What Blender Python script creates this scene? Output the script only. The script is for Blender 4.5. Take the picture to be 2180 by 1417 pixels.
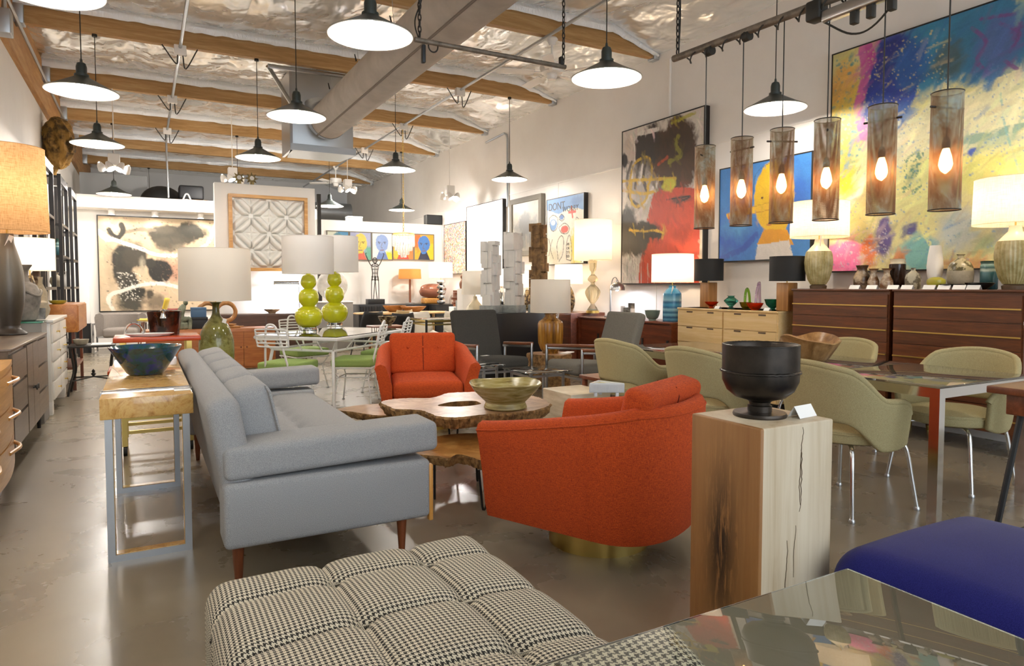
import bpy, bmesh, math, random
import numpy as np
from mathutils import Vector, Matrix

for o in list(bpy.data.objects): bpy.data.objects.remove(o)
COL = bpy.context.scene.collection
SC = bpy.context.scene
PI = math.pi
random.seed(7)

# ------------------------------------------------------------------ camera
F, CX, CY = 1440.0, 1090.0, 676.0            # focal length and principal point for a 2180 x 1417 frame
YAW, PITCH, CAMH = math.radians(28.6), math.radians(2.7), 1.25
cam = bpy.data.cameras.new('camera')
cam.sensor_width = 36.0
cam.lens = 36.0 * F / 2180
cam.shift_y = -(708.5 - CY) / 2180
cam.clip_start = 0.02
camo = bpy.data.objects.new('camera', cam)
COL.objects.link(camo)
camo.location = (0, 0, CAMH)
camo.rotation_euler = (PI/2 - PITCH, 0, -YAW)
SC.camera = camo

# ------------------------------------------------------------------ world (daylight outside the shop front)
w = bpy.data.worlds.new('world'); SC.world = w; w.use_nodes = True
w.node_tree.nodes['Background'].inputs[0].default_value = (0.82, 0.91, 1.0, 1)
w.node_tree.nodes['Background'].inputs[1].default_value = 2.3
SC.view_settings.view_transform = 'Standard'
SC.view_settings.look = 'None'
SC.view_settings.exposure = 0.8
SC.view_settings.gamma = 1.0
SC.view_settings.use_curve_mapping = False
LAMP = 1.0                                     # master factor for all lamps

# ------------------------------------------------------------------ pixel -> place
FW = np.array([math.sin(YAW)*math.cos(PITCH), math.cos(YAW)*math.cos(PITCH), -math.sin(PITCH)])
RT = np.array([math.cos(YAW), -math.sin(YAW), 0.0])
DN = np.cross(FW, RT)
CC = np.array([0, 0, CAMH])
def ray(u, v): return FW + RT*(u-CX)/F + DN*(v-CY)/F
def PZ(u, v, z=0.0): d = ray(u, v); return CC + d*(z-CAMH)/d[2]
def PX(u, v, x): d = ray(u, v); return CC + d*x/d[0]
def PY(u, v, y): d = ray(u, v); return CC + d*y/d[1]
def PD(u, v, depth): return CC + ray(u, v)*depth
def SCL(p): return float((np.array(p)-CC) @ FW)/F      # metres per pixel at p
def HT(p, v):                                          # height of pixel row v on the vertical through p
    lo, hi = -3.0, 12.0
    for _ in range(50):
        m = (lo+hi)/2; q = np.array([p[0], p[1], m])-CC
        if CY + F*(q@DN)/(q@FW) > v: lo = m
        else: hi = m
    return m

# ------------------------------------------------------------------ mesh builder
class B:
    def __init__(s): s.v = []; s.f = []; s.uv = None
    def add(s, vs, fs, M=None):
        n = len(s.v)
        if M is not None: vs = [tuple(M @ Vector(p)) for p in vs]
        s.v += [tuple(float(c) for c in p) for p in vs]
        s.f += [tuple(i+n for i in f) for f in fs]
        return s
    def box(s, x0, x1, y0, y1, z0, z1, M=None):
        vs = [(x, y, z) for z in (z0, z1) for y in (y0, y1) for x in (x0, x1)]
        return s.add(vs, [(0,2,3,1),(4,5,7,6),(0,1,5,4),(2,6,7,3),(0,4,6,2),(1,3,7,5)], M)
    def rbox(s, x0, x1, y0, y1, z0, z1, r=0.01, n=2, M=None, puff=0.0, cut=0):
        """rounded box: a gridded cube pushed onto a rounded hull; puff domes the top and bottom"""
        hx, hy, hz = (x1-x0)/2, (y1-y0)/2, (z1-z0)/2
        r = min(r, .995*hx, .995*hy, .995*hz)
        def axis(h):
            a = [(-h + r*(1-math.cos(PI/2*i/n))) for i in range(n)] + [-h+r]
            c = [-h+r + (2*h-2*r)*k/(cut+1) for k in range(1, cut+1)]
            return a + c + [-q for q in reversed(a)]
        X, Y, Z = axis(hx), axis(hy), axis(hz)
        idx = {}; vs = []; fs = []
        def vid(i, j, k):
            key = (i, j, k)
            if key in idx: return idx[key]
            p = np.array([X[i], Y[j], Z[k]])
            inner = np.clip(p, [-hx+r, -hy+r, -hz+r], [hx-r, hy-r, hz-r])
            d = p-inner; L = np.linalg.norm(d)
            if L > 1e-9: p = inner + d/L*r
            if puff:
                g = (1-(p[0]/hx)**2)*(1-(p[1]/hy)**2)
                p[2] += puff*max(g, 0)*(1 if p[2] > 0 else -0.3)*min(1, abs(p[2])/max(hz-r*.5, 1e-6))
            idx[key] = len(vs); vs.append((p[0]+(x0+x1)/2, p[1]+(y0+y1)/2, p[2]+(z0+z1)/2)); return idx[key]
        a, b, c = len(X)-1, len(Y)-1, len(Z)-1
        for i in range(a):
            for j in range(b):
                fs.append((vid(i,j,0), vid(i,j+1,0), vid(i+1,j+1,0), vid(i+1,j,0)))
                fs.append((vid(i,j,c), vid(i+1,j,c), vid(i+1,j+1,c), vid(i,j+1,c)))
        for i in range(a):
            for k in range(c):
                fs.append((vid(i,0,k), vid(i+1,0,k), vid(i+1,0,k+1), vid(i,0,k+1)))
                fs.append((vid(i,b,k), vid(i,b,k+1), vid(i+1,b,k+1), vid(i+1,b,k)))
        for j in range(b):
            for k in range(c):
                fs.append((vid(0,j,k), vid(0,j,k+1), vid(0,j+1,k+1), vid(0,j+1,k)))
                fs.append((vid(a,j,k), vid(a,j+1,k), vid(a,j+1,k+1), vid(a,j,k+1)))
        return s.add(vs, fs, M)
    def lathe(s, prof, n=32, M=None, ribs=0, ribd=0.0, caps=True, sx=1.0, sy=1.0):
        """prof: (r, z) pairs from bottom to top; ribs flute the wall"""
        vs = []; fs = []
        for r, z in prof:
            for i in range(n):
                a = 2*PI*i/n
                rr = r*(1+ribd*math.cos(ribs*a)) if ribs else r
                vs.append((rr*math.cos(a)*sx, rr*math.sin(a)*sy, z))
        for k in range(len(prof)-1):
            for i in range(n):
                j = (i+1) % n
                fs.append((k*n+i, k*n+j, (k+1)*n+j, (k+1)*n+i))
        if caps:
            if prof[0][0] > 1e-5: fs.append(tuple(range(n-1, -1, -1)))
            if prof[-1][0] > 1e-5: fs.append(tuple((len(prof)-1)*n+i for i in range(n)))
        return s.add(vs, fs, M)
    def cyl(s, x, y, z0, z1, r, n=16, M=None): 
        T = Matrix.Translation((x, y, 0))
        return s.lathe([(r, z0), (r, z1)], n, (M @ T) if M is not None else T)
    def tube(s, pts, r, n=8, closed=False, M=None):
        P = [Vector(tuple(map(float, p))) for p in pts]; m = len(P); vs = []; fs = []
        rr = r if isinstance(r, (list, tuple)) else [r]*m
        up = None
        for i, p in enumerate(P):
            a = P[(i-1) % m] if (closed or i > 0) else p
            b = P[(i+1) % m] if (closed or i < m-1) else p
            t = (b-a).normalized()
            if up is None:
                up = Vector((0, 0, 1)) if abs(t.z) < .9 else Vector((1, 0, 0))
            e1 = (up - t*up.dot(t))
            if e1.length < 1e-5: e1 = t.orthogonal()
            e1.normalize(); e2 = t.cross(e1); up = e1
            for k in range(n):
                q = 2*PI*k/n
                vs.append(tuple(p + (e1*math.cos(q)+e2*math.sin(q))*rr[i]))
        for i in range(m if closed else m-1):
            j = (i+1) % m
            for k in range(n):
                l = (k+1) % n
                fs.append((i*n+k, i*n+l, j*n+l, j*n+k))
        if not closed:
            fs.append(tuple(range(n-1, -1, -1))); fs.append(tuple((m-1)*n+k for k in range(n)))
        return s.add(vs, fs, M)
    def prism(s, poly, z0, z1, M=None):
        n = len(poly)
        vs = [(x, y, z0) for x, y in poly]+[(x, y, z1) for x, y in poly]
        fs = [tuple(range(n-1, -1, -1)), tuple(range(n, 2*n))]+[(i, (i+1) % n, n+(i+1) % n, n+i) for i in range(n)]
        return s.add(vs, fs, M)
    def sphere(s, x, y, z, rx, ry=None, rz=None, n=16, m=10, M=None):
        ry = ry or rx; rz = rz or rx
        prof = [(max(math.sin(PI*k/m), 1e-4), -math.cos(PI*k/m)) for k in range(m+1)]
        T = Matrix.Translation((x, y, z)) @ Matrix.Diagonal((rx, ry, rz, 1))
        return s.lathe(prof, n, (M @ T) if M is not None else T, caps=False)
    def grid(s, fn, nu, nv, wrap=False):
        vs = [fn(i/(nu-1) if not wrap else i/nu, j/(nv-1)) for j in range(nv) for i in range(nu)]
        fs = []
        for j in range(nv-1):
            for i in range(nu if wrap else nu-1):
                k = (i+1) % nu
                fs.append((j*nu+i, j*nu+k, (j+1)*nu+k, (j+1)*nu+i))
        return s.add(vs, fs)
    def mesh(s, name, mat=None, smooth=True, ang=40):
        me = bpy.data.meshes.new(name)
        me.from_pydata(s.v, [], s.f); me.update()
        if mat: me.materials.append(M_(mat))
        if smooth:
            me.polygons.foreach_set('use_smooth', [True]*len(me.polygons))
            try: me.set_sharp_from_angle(angle=math.radians(ang))
            except Exception: pass
        if s.uv is not None:
            uvl = me.uv_layers.new(name='UVMap')
            li = np.empty(len(me.loops), dtype=np.int32); me.loops.foreach_get('vertex_index', li)
            uvl.data.foreach_set('uv', np.array(s.uv, dtype=np.float32)[li].ravel())
        return me
    def obj(s, name, mat, parent=None, smooth=True, ang=40, loc=None, rz=None):
        o = bpy.data.objects.new(name, s.mesh(name, mat, smooth, ang)); COL.objects.link(o)
        if parent is not None: o.parent = parent
        if loc is not None: o.location = tuple(map(float, loc))
        if rz is not None: o.rotation_euler = (0, 0, rz)
        return o

def tag(o, label, cat, group=None, kind=None):
    if label: o['label'] = label
    if cat: o['category'] = cat
    if group: o['group'] = group
    if kind: o['kind'] = kind
    return o
def thing(name, label, cat, loc=(0, 0, 0), rz=0.0, group=None):
    o = bpy.data.objects.new(name, None); COL.objects.link(o)
    o.empty_display_size = .1
    o.location = tuple(float(c) for c in loc); o.rotation_euler = (0, 0, rz)
    return tag(o, label, cat, group)
def struct(name, b, mat, parent=None, smooth=False):
    o = b.obj(name, mat, parent, smooth)
    if parent is None: o['kind'] = 'structure'
    return o
def dup(root, loc=None, rz=None, label=None, group=None):
    r = root.copy(); COL.objects.link(r)
    if loc is not None: r.location = tuple(float(c) for c in loc)
    if rz is not None: r.rotation_euler = (0, 0, rz)
    if label: r['label'] = label
    if group: r['group'] = group
    def kids(a, b):
        for ch in list(a.children):
            c = ch.copy(); COL.objects.link(c); c.parent = b; kids(ch, c)
    kids(root, r)
    return r
def part_copy(o, parent, loc):
    c = o.copy(); COL.objects.link(c); c.parent = parent; c.location = tuple(float(q) for q in loc); return c
def T3(x, y, z, rx=0, ry=0, rz=0):
    return Matrix.Translation((x, y, z)) @ Matrix.Rotation(rz, 4, 'Z') @ Matrix.Rotation(ry, 4, 'Y') @ Matrix.Rotation(rx, 4, 'X')
def smoothcurve(pts, n=6, closed=False):
    """Catmull-Rom through the points"""
    P = [np.array(p, float) for p in pts]; m = len(P); out = []
    for i in range(m if closed else m-1):
        p0 = P[(i-1) % m] if (closed or i > 0) else 2*P[0]-P[1]
        p1 = P[i]; p2 = P[(i+1) % m]
        p3 = P[(i+2) % m] if (closed or i+2 < m) else 2*P[-1]-P[-2]
        for k in range(n):
            t = k/n
            out.append(tuple(.5*((2*p1)+(-p0+p2)*t+(2*p0-5*p1+4*p2-p3)*t*t+(-p0+3*p1-3*p2+p3)*t**3)))
    if not closed: out.append(tuple(P[-1]))
    return out

# ------------------------------------------------------------------ materials
def lin(c):
    if isinstance(c, str): c = tuple(int(c[i:i+2], 16) for i in (0, 2, 4))
    return tuple(((x/255)/12.92 if x/255 <= .04045 else ((x/255+.055)/1.055)**2.4) for x in c)
MATS = {}
def M_(m): return m if not isinstance(m, str) else MATS[m]
class NT:
    def __init__(s, name):
        s.m = bpy.data.materials.new(name); s.m.use_nodes = True
        s.t = s.m.node_tree; s.p = s.t.nodes['Principled BSDF']; s.out = s.t.nodes['Material Output']
        MATS[name] = s.m
    def n(s, typ, **kw):
        x = s.t.nodes.new(typ)
        for k, v in kw.items():
            if k.startswith('i_'):
                key = k[2:]; key = int(key) if key.isdigit() else key.replace('_', ' ')
                x.inputs[key].default_value = v
            else: setattr(x, k, v)
        return x
    def l(s, a, b): s.t.links.new(a, b)
    def coord(s, scale=(1, 1, 1), kind='Object', rot=(0, 0, 0)):
        c = s.n('ShaderNodeTexCoord'); m = s.n('ShaderNodeMapping')
        m.inputs['Scale'].default_value = scale; m.inputs['Rotation'].default_value = rot
        s.l(c.outputs[kind], m.inputs[0]); return m.outputs[0]
    def noise(s, vec, scale, detail=4, rough=.55, dist=0.0):
        x = s.n('ShaderNodeTexNoise'); x.inputs['Scale'].default_value = scale; x.inputs['Detail'].default_value = detail
        x.inputs['Roughness'].default_value = rough; x.inputs['Distortion'].default_value = dist
        s.l(vec, x.inputs['Vector']); return x.outputs[0]
    def ramp(s, fac, stops, interp='LINEAR'):
        x = s.n('ShaderNodeValToRGB'); x.color_ramp.interpolation = interp; e = x.color_ramp.elements
        while len(e) > 1: e.remove(e[-1])
        e[0].position = stops[0][0]; e[0].color = lin(stops[0][1])+(1,)
        for p, c in stops[1:]:
            q = e.new(p); q.color = lin(c)+(1,)
        s.l(fac, x.inputs[0]); return x.outputs[0]
    def bump(s, h, strength=.2, dist=.01):
        x = s.n('ShaderNodeBump'); x.inputs['Strength'].default_value = strength; x.inputs['Distance'].default_value = dist
        s.l(h, x.inputs['Height']); s.l(x.outputs[0], s.p.inputs['Normal']); return x
    def set(s, rough=.5, metal=0.0, **kw):
        s.p.inputs['Roughness'].default_value = rough; s.p.inputs['Metallic'].default_value = metal
        for k, v in kw.items(): s.p.inputs[k.replace('_', ' ')].default_value = v
        return s
    def color(s, c):
        if isinstance(c, (str, tuple, list)): s.p.inputs['Base Color'].default_value = lin(c)+(1,)
        else: s.l(c, s.p.inputs['Base Color'])
        return s
def plain(name, c, rough=.5, metal=0.0, **kw):
    NT(name).color(c).set(rough, metal, **kw)
def mottle(name, c1, c2, scale=6, rough=.5, bump=0.0, stretch=(1, 1, 1), metal=0.0, lo=.35, hi=.65, dist=0.0, **kw):
    t = NT(name); v = t.coord(stretch); n = t.noise(v, scale, 5, .6, dist)
    t.color(t.ramp(n, [(lo, c1), (hi, c2)])).set(rough, metal, **kw)
    if bump: t.bump(n, bump, .01)
def wood(name, c1, c2, axis='x', scale=3.0, rough=.38, c3=None, coat=0.1):
    """grain stretched along an axis of the object"""
    t = NT(name); st = {'x': (1.2, 16, 16), 'y': (16, 1.2, 16), 'z': (16, 16, 1.2)}[axis]
    v = t.coord(st); n1 = t.noise(v, scale*.35, 6, .65, 1.2)
    n2 = t.noise(v, scale*2.4, 3, .5)
    mx = t.n('ShaderNodeMath', operation='MULTIPLY_ADD', i_1=.35, i_2=-.1); t.l(n2, mx.inputs[0])
    ad = t.n('ShaderNodeMath', operation='ADD'); t.l(n1, ad.inputs[0]); t.l(mx.outputs[0], ad.inputs[1])
    st = [(.38, c1), (.72, c2)] if c3 is None else [(.33, c1), (.55, c3), (.75, c2)]
    t.color(t.ramp(ad.outputs[0], st)).set(rough); t.p.inputs['Coat Weight'].default_value = coat
    t.p.inputs['Coat Roughness'].default_value = .2
    t.bump(n2, .05, .002)
def fabric(name, c1, c2, scale=260, rough=.95, bump=.5, slub=0.0, c3=None):
    """woven cloth: two crossed thread waves over a fine speckle"""
    t = NT(name); v = t.coord((1, 1, 1))
    n = t.noise(v, scale, 2, .7)
    big = t.noise(v, 7, 3, .5)
    if slub:
        vs_ = t.coord((6, 6, 90)); s1 = t.noise(vs_, slub, 3, .6)
        vt = t.coord((90, 90, 6)); s2 = t.noise(vt, slub, 3, .6)
        a = t.n('ShaderNodeMath', operation='ADD'); t.l(s1, a.inputs[0]); t.l(s2, a.inputs[1])
        h = t.n('ShaderNodeMath', operation='MULTIPLY_ADD', i_1=.35); t.l(a.outputs[0], h.inputs[0]); 
        b2 = t.n('ShaderNodeMath', operation='MULTIPLY', i_1=.3); t.l(n, b2.inputs[0]); t.l(b2.outputs[0], h.inputs[2])
        fac = h.outputs[0]
    else: fac = n
    t.color(t.ramp(fac, [(.42, c1), (.58, c2)])).set(rough)
    t.bump(fac, bump, .002)
def emit(name, c, s):
    t = NT(name); e = t.n('ShaderNodeEmission'); e.inputs[0].default_value = lin(c)+(1,); e.inputs[1].default_value = s*LAMP
    t.l(e.outputs[0], t.out.inputs[0])
def shade(name, c, tw=.55, weave=0.0, c2=None):
    """lamp shade cloth that lets light through"""
    t = NT(name)
    d = t.n('ShaderNodeBsdfDiffuse'); tr = t.n('ShaderNodeBsdfTranslucent'); mx = t.n('ShaderNodeMixShader')
    if weave:
        v1 = t.coord((4, 4, 90)); v2 = t.coord((90, 90, 4)); n1 = t.noise(v1, weave, 3, .6); n2 = t.noise(v2, weave, 3, .6)
        a = t.n('ShaderNodeMath', operation='ADD'); t.l(n1, a.inputs[0]); t.l(n2, a.inputs[1])
        h = t.n('ShaderNodeMath', operation='MULTIPLY', i_1=.5); t.l(a.outputs[0], h.inputs[0])
        co = t.ramp(h.outputs[0], [(.38, c2 or c), (.55, c)])
        t.l(co, d.inputs[0]); t.l(co, tr.inputs[0])
    else:
        for q in (d, tr): q.inputs[0].default_value = lin(c)+(1,)
    mx.inputs[0].default_value = tw
    t.l(d.outputs[0], mx.inputs[1]); t.l(tr.outputs[0], mx.inputs[2]); t.l(mx.outputs[0], t.out.inputs[0])
def glass(name, c, rough=.0, ior=1.45, t_=1.0):
    t = NT(name); t.color(c).set(rough); t.p.inputs['Transmission Weight'].default_value = t_; t.p.inputs['IOR'].default_value = ior
def attrmat(name, rough=.6, grain=0.0):
    t = NT(name); a = t.n('ShaderNodeAttribute', attribute_name='Col')
    if grain:
        v = t.coord((1, 1, 1)); n = t.noise(v, 60, 6, .75)
        r = t.n('ShaderNodeMapRange', i_1=.3, i_2=.7, i_3=1-grain, i_4=1+grain); t.l(n, r.inputs[0])
        m = t.n('ShaderNodeVectorMath', operation='MULTIPLY'); t.l(a.outputs[0], m.inputs[0]); t.l(r.outputs[0], m.inputs[1])
        t.l(m.outputs[0], t.p.inputs['Base Color']); t.bump(n, .25, .004)
    else: t.l(a.outputs[0], t.p.inputs['Base Color'])
    t.set(rough)
# ------------------------------------------------------------------ shared materials
plain('black_metal', '1c1b1a', .45, .6)
plain('chrome', 'd6d8da', .12, 1.0)
plain('steel', 'b4b6b8', .28, 1.0)
plain('brass', 'd8bb6c', .3, 1.0)
plain('dark_iron', '3a3734', .5, .7)
plain('white_paint', 'ece8e2', .45)
plain('card', 'f3f1ec', .7)
plain('tag_string', 'd8c8b0', .8)
plain('cord_black', '26241f', .6)
plain('galvanised', 'b9bdc0', .38, .9)
plain('socket_black', '24272a', .45)
plain('flat_black', '161514', .55)
glass('clear_glass', 'f4fbf8')
emit('bulb_pendant', 'fff7ec', 170)
emit('bulb_table', 'ffe3c2', 90)
emit('bulb_spot', 'fff9f2', 680)
emit('bulb_cool', 'eaf2ff', 330); emit('bulb_dim', 'ffdcb0', 22); emit('bulb_soffit', 'fff8f0', 130)

# ------------------------------------------------------------------ the room
XL, XR, YB, YF, ZC, ZB = -1.25, 6.05, 22.6, -4.0, 4.56, 4.25
t = NT('concrete')                                        # polished concrete with stains
v = t.coord(); a = t.noise(v, .55, 4, .5, .5); b = t.noise(v, 2.2, 5, .58, .4); c = t.noise(v, 42, 4, .7)
m1 = t.n('ShaderNodeMath', operation='MULTIPLY_ADD', i_1=.32); t.l(b, m1.inputs[0])
m0 = t.n('ShaderNodeMath', operation='MULTIPLY', i_1=.68); t.l(a, m0.inputs[0]); t.l(m0.outputs[0], m1.inputs[2])
t.color(t.ramp(m1.outputs[0], [(.28, '665c4c'), (.45, '807563'), (.56, '8c806b'), (.72, '998e7a')]))
rr = t.n('ShaderNodeMapRange', i_1=.3, i_2=.7, i_3=.24, i_4=.33); t.l(b, rr.inputs[0]); t.l(rr.outputs[0], t.p.inputs['Roughness'])
t.bump(c, .012, .002)
t.p.inputs['Specular IOR Level'].default_value = .6
mottle('wall_white', 'e9e4de', 'efebe5', 1.2, .7)
plain('partition_white', 'f0ece6', .7)
plain('back_wall_grey', 'dcdee0', .8)

struct('floor', B().box(XL-.1, XR+.1, YF-.1, YB+.1, -.12, 0), 'concrete')
struct('wall_left', B().box(XL-.15, XL, YF, YB, 0, ZC+.3), 'wall_white')
struct('wall_right', B().box(XR, XR+.15, YF, YB, 0, ZC+.3), 'wall_white')
struct('wall_back', B().box(XL-.15, XR+.15, YB, YB+.15, 0, ZC+.3), 'back_wall_grey')
wf = B().box(XL-.15, XR+.15, YF-.15, YF, 0, .4).box(XL-.15, XR+.15, YF-.15, YF, 4.45, ZC+.3)
wf.box(XL-.15, XL+.4, YF-.15, YF, .4, 4.45).box(XR-.4, XR+.15, YF-.15, YF, .4, 4.45)
struct('wall_front', wf, 'wall_white')
for k in range(4):                                        # shop-front frames behind the viewer
    x = XL+.4+k*(XR-XL-.8)/3
    struct('window_%d' % (k+1), B().box(x-.03, x+.03, YF-.1, YF-.04, .4, 4.45), 'steel')

# ceiling: foil-faced insulation between timber beams
t = NT('foil'); v = t.coord((1, 1, 1)); a = t.noise(v, 1.1, 2, .4, .2); v2 = t.coord((1.6, 1.0, 1)); b = t.noise(v2, 3.0, 2, .4, .3)
ad = t.n('ShaderNodeMath', operation='ADD'); t.l(a, ad.inputs[0]); t.l(b, ad.inputs[1])
t.color('f2f2f0').set(.24, .66); t.bump(ad.outputs[0], .42, .13)
t = NT('foil_bright'); v = t.coord((3, 1, 1)); a = t.noise(v, 6, 5, .6, .8)
t.color('f2f4f6').set(.42, .4); t.bump(a, .5, .03)
wood('beam_wood', '94703f', 'bd9a68', 'x', 2.2, .6, 'ab8350', 0)
wood('ledger_wood', '9a6d3a', 'c19660', 'y', 2.2, .6, 'b08048', 0)

ceil = struct('ceiling', B().box(XL-.15, XR+.15, YF-.15, YB+.15, ZC+.2, ZC+.3), 'back_wall_grey')
def field(seed):
    rg = np.random.RandomState(seed); k = [(rg.uniform(1, 9), rg.uniform(1, 7), rg.uniform(0, 6.3), rg.uniform(.4, 1)) for _ in range(9)]
    return lambda x, y: sum(a*math.sin(p*x+q*y+r)/(1+.35*(p+q)) for p, q, r, a in k)
beams = [7.1+2.52*i for i in range(-4, 6)]
bays = list(zip([YF]+beams, beams+[YB]))
def ceil_z(x):
    return ZC if x < 5.3 else ZC - (x-5.3)/(XR-5.3)*.27
for bi, (ya, yb) in enumerate(bays):
    if yb < 2.1: n = 2
    else: n = 6
    for k in range(n):
        xa, xb = XL+(XR-XL)*k/n, XL+(XR-XL)*(k+1)/n
        fz = field(bi*17+k)
        def fn(u, w_, xa=xa, xb=xb, ya=ya, yb=yb, fz=fz):
            x = xa+(xb-xa)*u; y = ya+(yb-ya)*w_
            e = min(u, 1-u)*8; e = 1 if e > 1 else e
            sag = -.05*math.sin(PI*w_)*(.5+.5*e) - .026*fz(x*1.6, y*1.6)*e*math.sin(PI*w_)
            return (x, y, ceil_z(x)+sag+.01*(1-e))
        g = B().grid(fn, 22, 30); g.f = [f[::-1] for f in g.f]
        g.obj('insulation_panel', 'foil', ceil)
for i, y in enumerate(beams):
    b = B()
    prof = [(XL+.02, ZB), (XR-.02, ZB), (XR-.02, ZB+.03), (5.3, ZB+.21), (XL+.02, ZB+.21)]
    M = Matrix(((1, 0, 0, 0), (0, 0, -1, y+.045), (0, 1, 0, 0), (0, 0, 0, 1)))
    b.prism(prof, 0, .09, M)
    b.obj('beam', 'beam_wood', ceil, False)
    fz = field(200+i)
    for sgn, yy in ((-1, y-.05), (1, y+.05)):             # crumpled foil lapped over the top of the beam
        def fl(u, w_, yy=yy, sgn=sgn, fz=fz):
            x = XL+.02+(XR-XL-.04)*u
            zt = ceil_z(x)+.01; zl = (ZB+.195 if x < 5.3 else ZB+.195-(x-5.3)/.73*.19)
            z = zl+(zt-zl)*w_ + (.014*fz(x*3, 0) if w_ < .1 else 0)
            return (x, yy+sgn*(.012+.05*math.sin(PI*w_)*.5+.012*fz(x*4, w_*3)), z)
        g = B().grid(fl, 90, 5)
        if sgn < 0: g.f = [f[::-1] for f in g.f]
        g.obj('foil_fold', 'foil_bright', ceil)
    B().rbox(XL+.0, XL+.13, y-.085, y+.085, ZB-.02, ZB+.2, .01).obj('joist_hanger', 'galvanised', ceil)
    B().rbox(XR-.09, XR, y-.07, y+.07, ZB-.03, ZB+.06, .01).obj('joist_hanger', 'galvanised', ceil)

led = struct('trim_1', B().box(XL, XL+.06, 1, YB, ZB-.42, ZB-.08), 'ledger_wood')
struct('trim_2', B().box(XL, XL+.03, 1, YB, ZB-.08, ZB+.3), 'ledger_wood')
struct('trim_3', B().box(XR-.012, XR, -1, YB, 2.935, 2.95), 'white_paint')
for k, y in enumerate((2.2, 4.6, 7.05, 9.5, 11.9, 14.3)):   # wall panel joints
    struct('trim_%d' % (k+4), B().box(XR-.006, XR, y-.006, y+.006, 0, 2.935), 'white_paint')
struct('baseboard_right', B().box(XR-.015, XR, YF, YB, 0, .1), 'white_paint')
struct('baseboard_left', B().box(XL, XL+.015, YF, YB, 0, .1), 'white_paint')

# partition walls at the back
YA, YP, YN = 15.75, 14.45, 11.4
ZA, ZP = HT(PY(300, 426, YA), 426), 2.64
struct('wall_partition', B().box(XL, 3.6, YA, YA+.15, 0, ZA), 'partition_white')
sof = struct('trim_10', B().box(XL, 3.0, YA-.55, YA, ZA-.24, ZA), 'partition_white')
struct('wall_gallery', B().box(PY(672, 600, YP)[0], XR, YP, YP+.14, 0, ZP), 'partition_white')
struct('trim_11', B().box(XL, 3.6, YA+.15, YA+1.6, ZA-.12, ZA), 'partition_white')
struct('trim_12', B().box(PY(672, 600, YP)[0], XR, YP+.14, YP+.6, ZP-.1, ZP), 'partition_white')
xa, xb = PY(457.5, 480, YN)[0], PY(671.5, 480, YN)[0]
ZN = HT(PY(560, 395, YN), 394)
pan = struct('wall_panel', B().rbox(xa, xb, YN, YN+.16, 0, ZN, .008, 2), 'partition_white', smooth=True)
# ------------------------------------------------------------------ pendant lamps over the shop
plain('pendant_green', '3c423f', .4, .3)
plain('pendant_white', 'b4b1a8', .5)
def make_pendant():
    t = thing('pendant_lamp', None, 'lamp', (0, 0, 0), 0, 'dome pendant lamps under the beams')
    R = .285
    B().lathe([(R, 0), (R+.004, .004), (R-.06, .035), (.14, .082), (.075, .118), (.05, .135)], 48, caps=False).obj('shade', 'pendant_green', t)
    g = B().lathe([(R-.001, .0), (R-.062, .031), (.138, .078), (.07, .112)], 48, caps=False); g.f = [f[::-1] for f in g.f]
    g.obj('shade_lining', 'pendant_white', t)
    B().tube([(R*math.cos(a), R*math.sin(a), 0) for a in np.linspace(0, 2*PI, 49)[:-1]], .004, 6, True).obj('rim', 'pendant_white', t)
    B().lathe([(.058, .128), (.058, .15), (.043, .155), (.043, .215), (.034, .245), (.012, .258), (.008, .285)], 24).obj('socket_cap', 'pendant_green', t)
    B().cyl(0, 0, .28, ZB-2.95+.02, .0045, 8).obj('cord', 'cord_black', t)
    B().lathe([(.02, .11), (.022, .085), (.042, .055), (.055, .025), (.05, -.0), (.03, -.02), (.002, -.028)], 20).obj('bulb', 'bulb_pendant', t)
    B().cyl(0, 0, ZB-2.95-.03, ZB-2.95+.0, .028, 12).obj('ceiling_cup', 'cord_black', t)
    return t
pend = make_pendant()
lamps = [(-.43, 4.58, 'dome pendant lamp cut off by the top edge, above the second left pendant'),
 (1.4, 4.58, 'large dome pendant lamp in front of the grey air duct, nearest of all'),
 (3.38, 4.58, 'dome pendant lamp beside the long chain and white ceiling fan'),
 (5.38, 4.58, 'dome pendant lamp hanging behind the perforated metal cylinder lights'),
 (-.43, 7.1, 'dome pendant lamp nearest the left wall, in front of the second beam'),
 (1.4, 7.1, 'dome pendant lamp at the far elbow of the grey air duct'),
 (-.44, 9.62, 'dome pendant lamp on the left just above the small spotlight cluster'),
 (1.39, 9.62, 'dome pendant lamp above the white sculpted relief panel'),
 (3.3, 9.62, 'dome pendant lamp in front of the hanging fine brass chain'),
 (5.2, 9.62, 'dome pendant lamp above the framed white painting, beside the bent wall conduit'),
 (-.43, 14.66, 'small far dome pendant lamp above the ink painting wall'),
 (5.16, 14.66, 'small far dome pendant lamp above the crystal chandelier'),
 (3.55, 14.66, 'far dome pendant lamp half hidden behind the white relief wall, right side'),
 (1.72, 14.66, 'far dome pendant lamp half hidden behind the white relief wall, left side'),
 (.2, 19.7, 'added hidden dome pendant lighting the back, behind the ink painting wall, left one'), (2.2, 19.7, 'added hidden dome pendant lighting the back, behind the ink painting wall, right one'),  # hidden pair added to brighten the rear ceiling and back wall
 (-.43, 2.06, None), (5.3, 2.06, None)]  # unseen pendants above the viewpoint, added as fill light
for k, (x, y, lb) in enumerate(lamps):
    o = pend if k == 0 else dup(pend)
    o.location = (x, y, 2.95); o['label'] = lb or 'added dome pendant for fill light, overhead outside the view, '+('row above us', 'row just behind us', 'row at the shop front')[(y < 0)+(y < -2)]+', '+('left', 'middle', 'right', 'far right')[int((x+.5)/1.7)]

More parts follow.
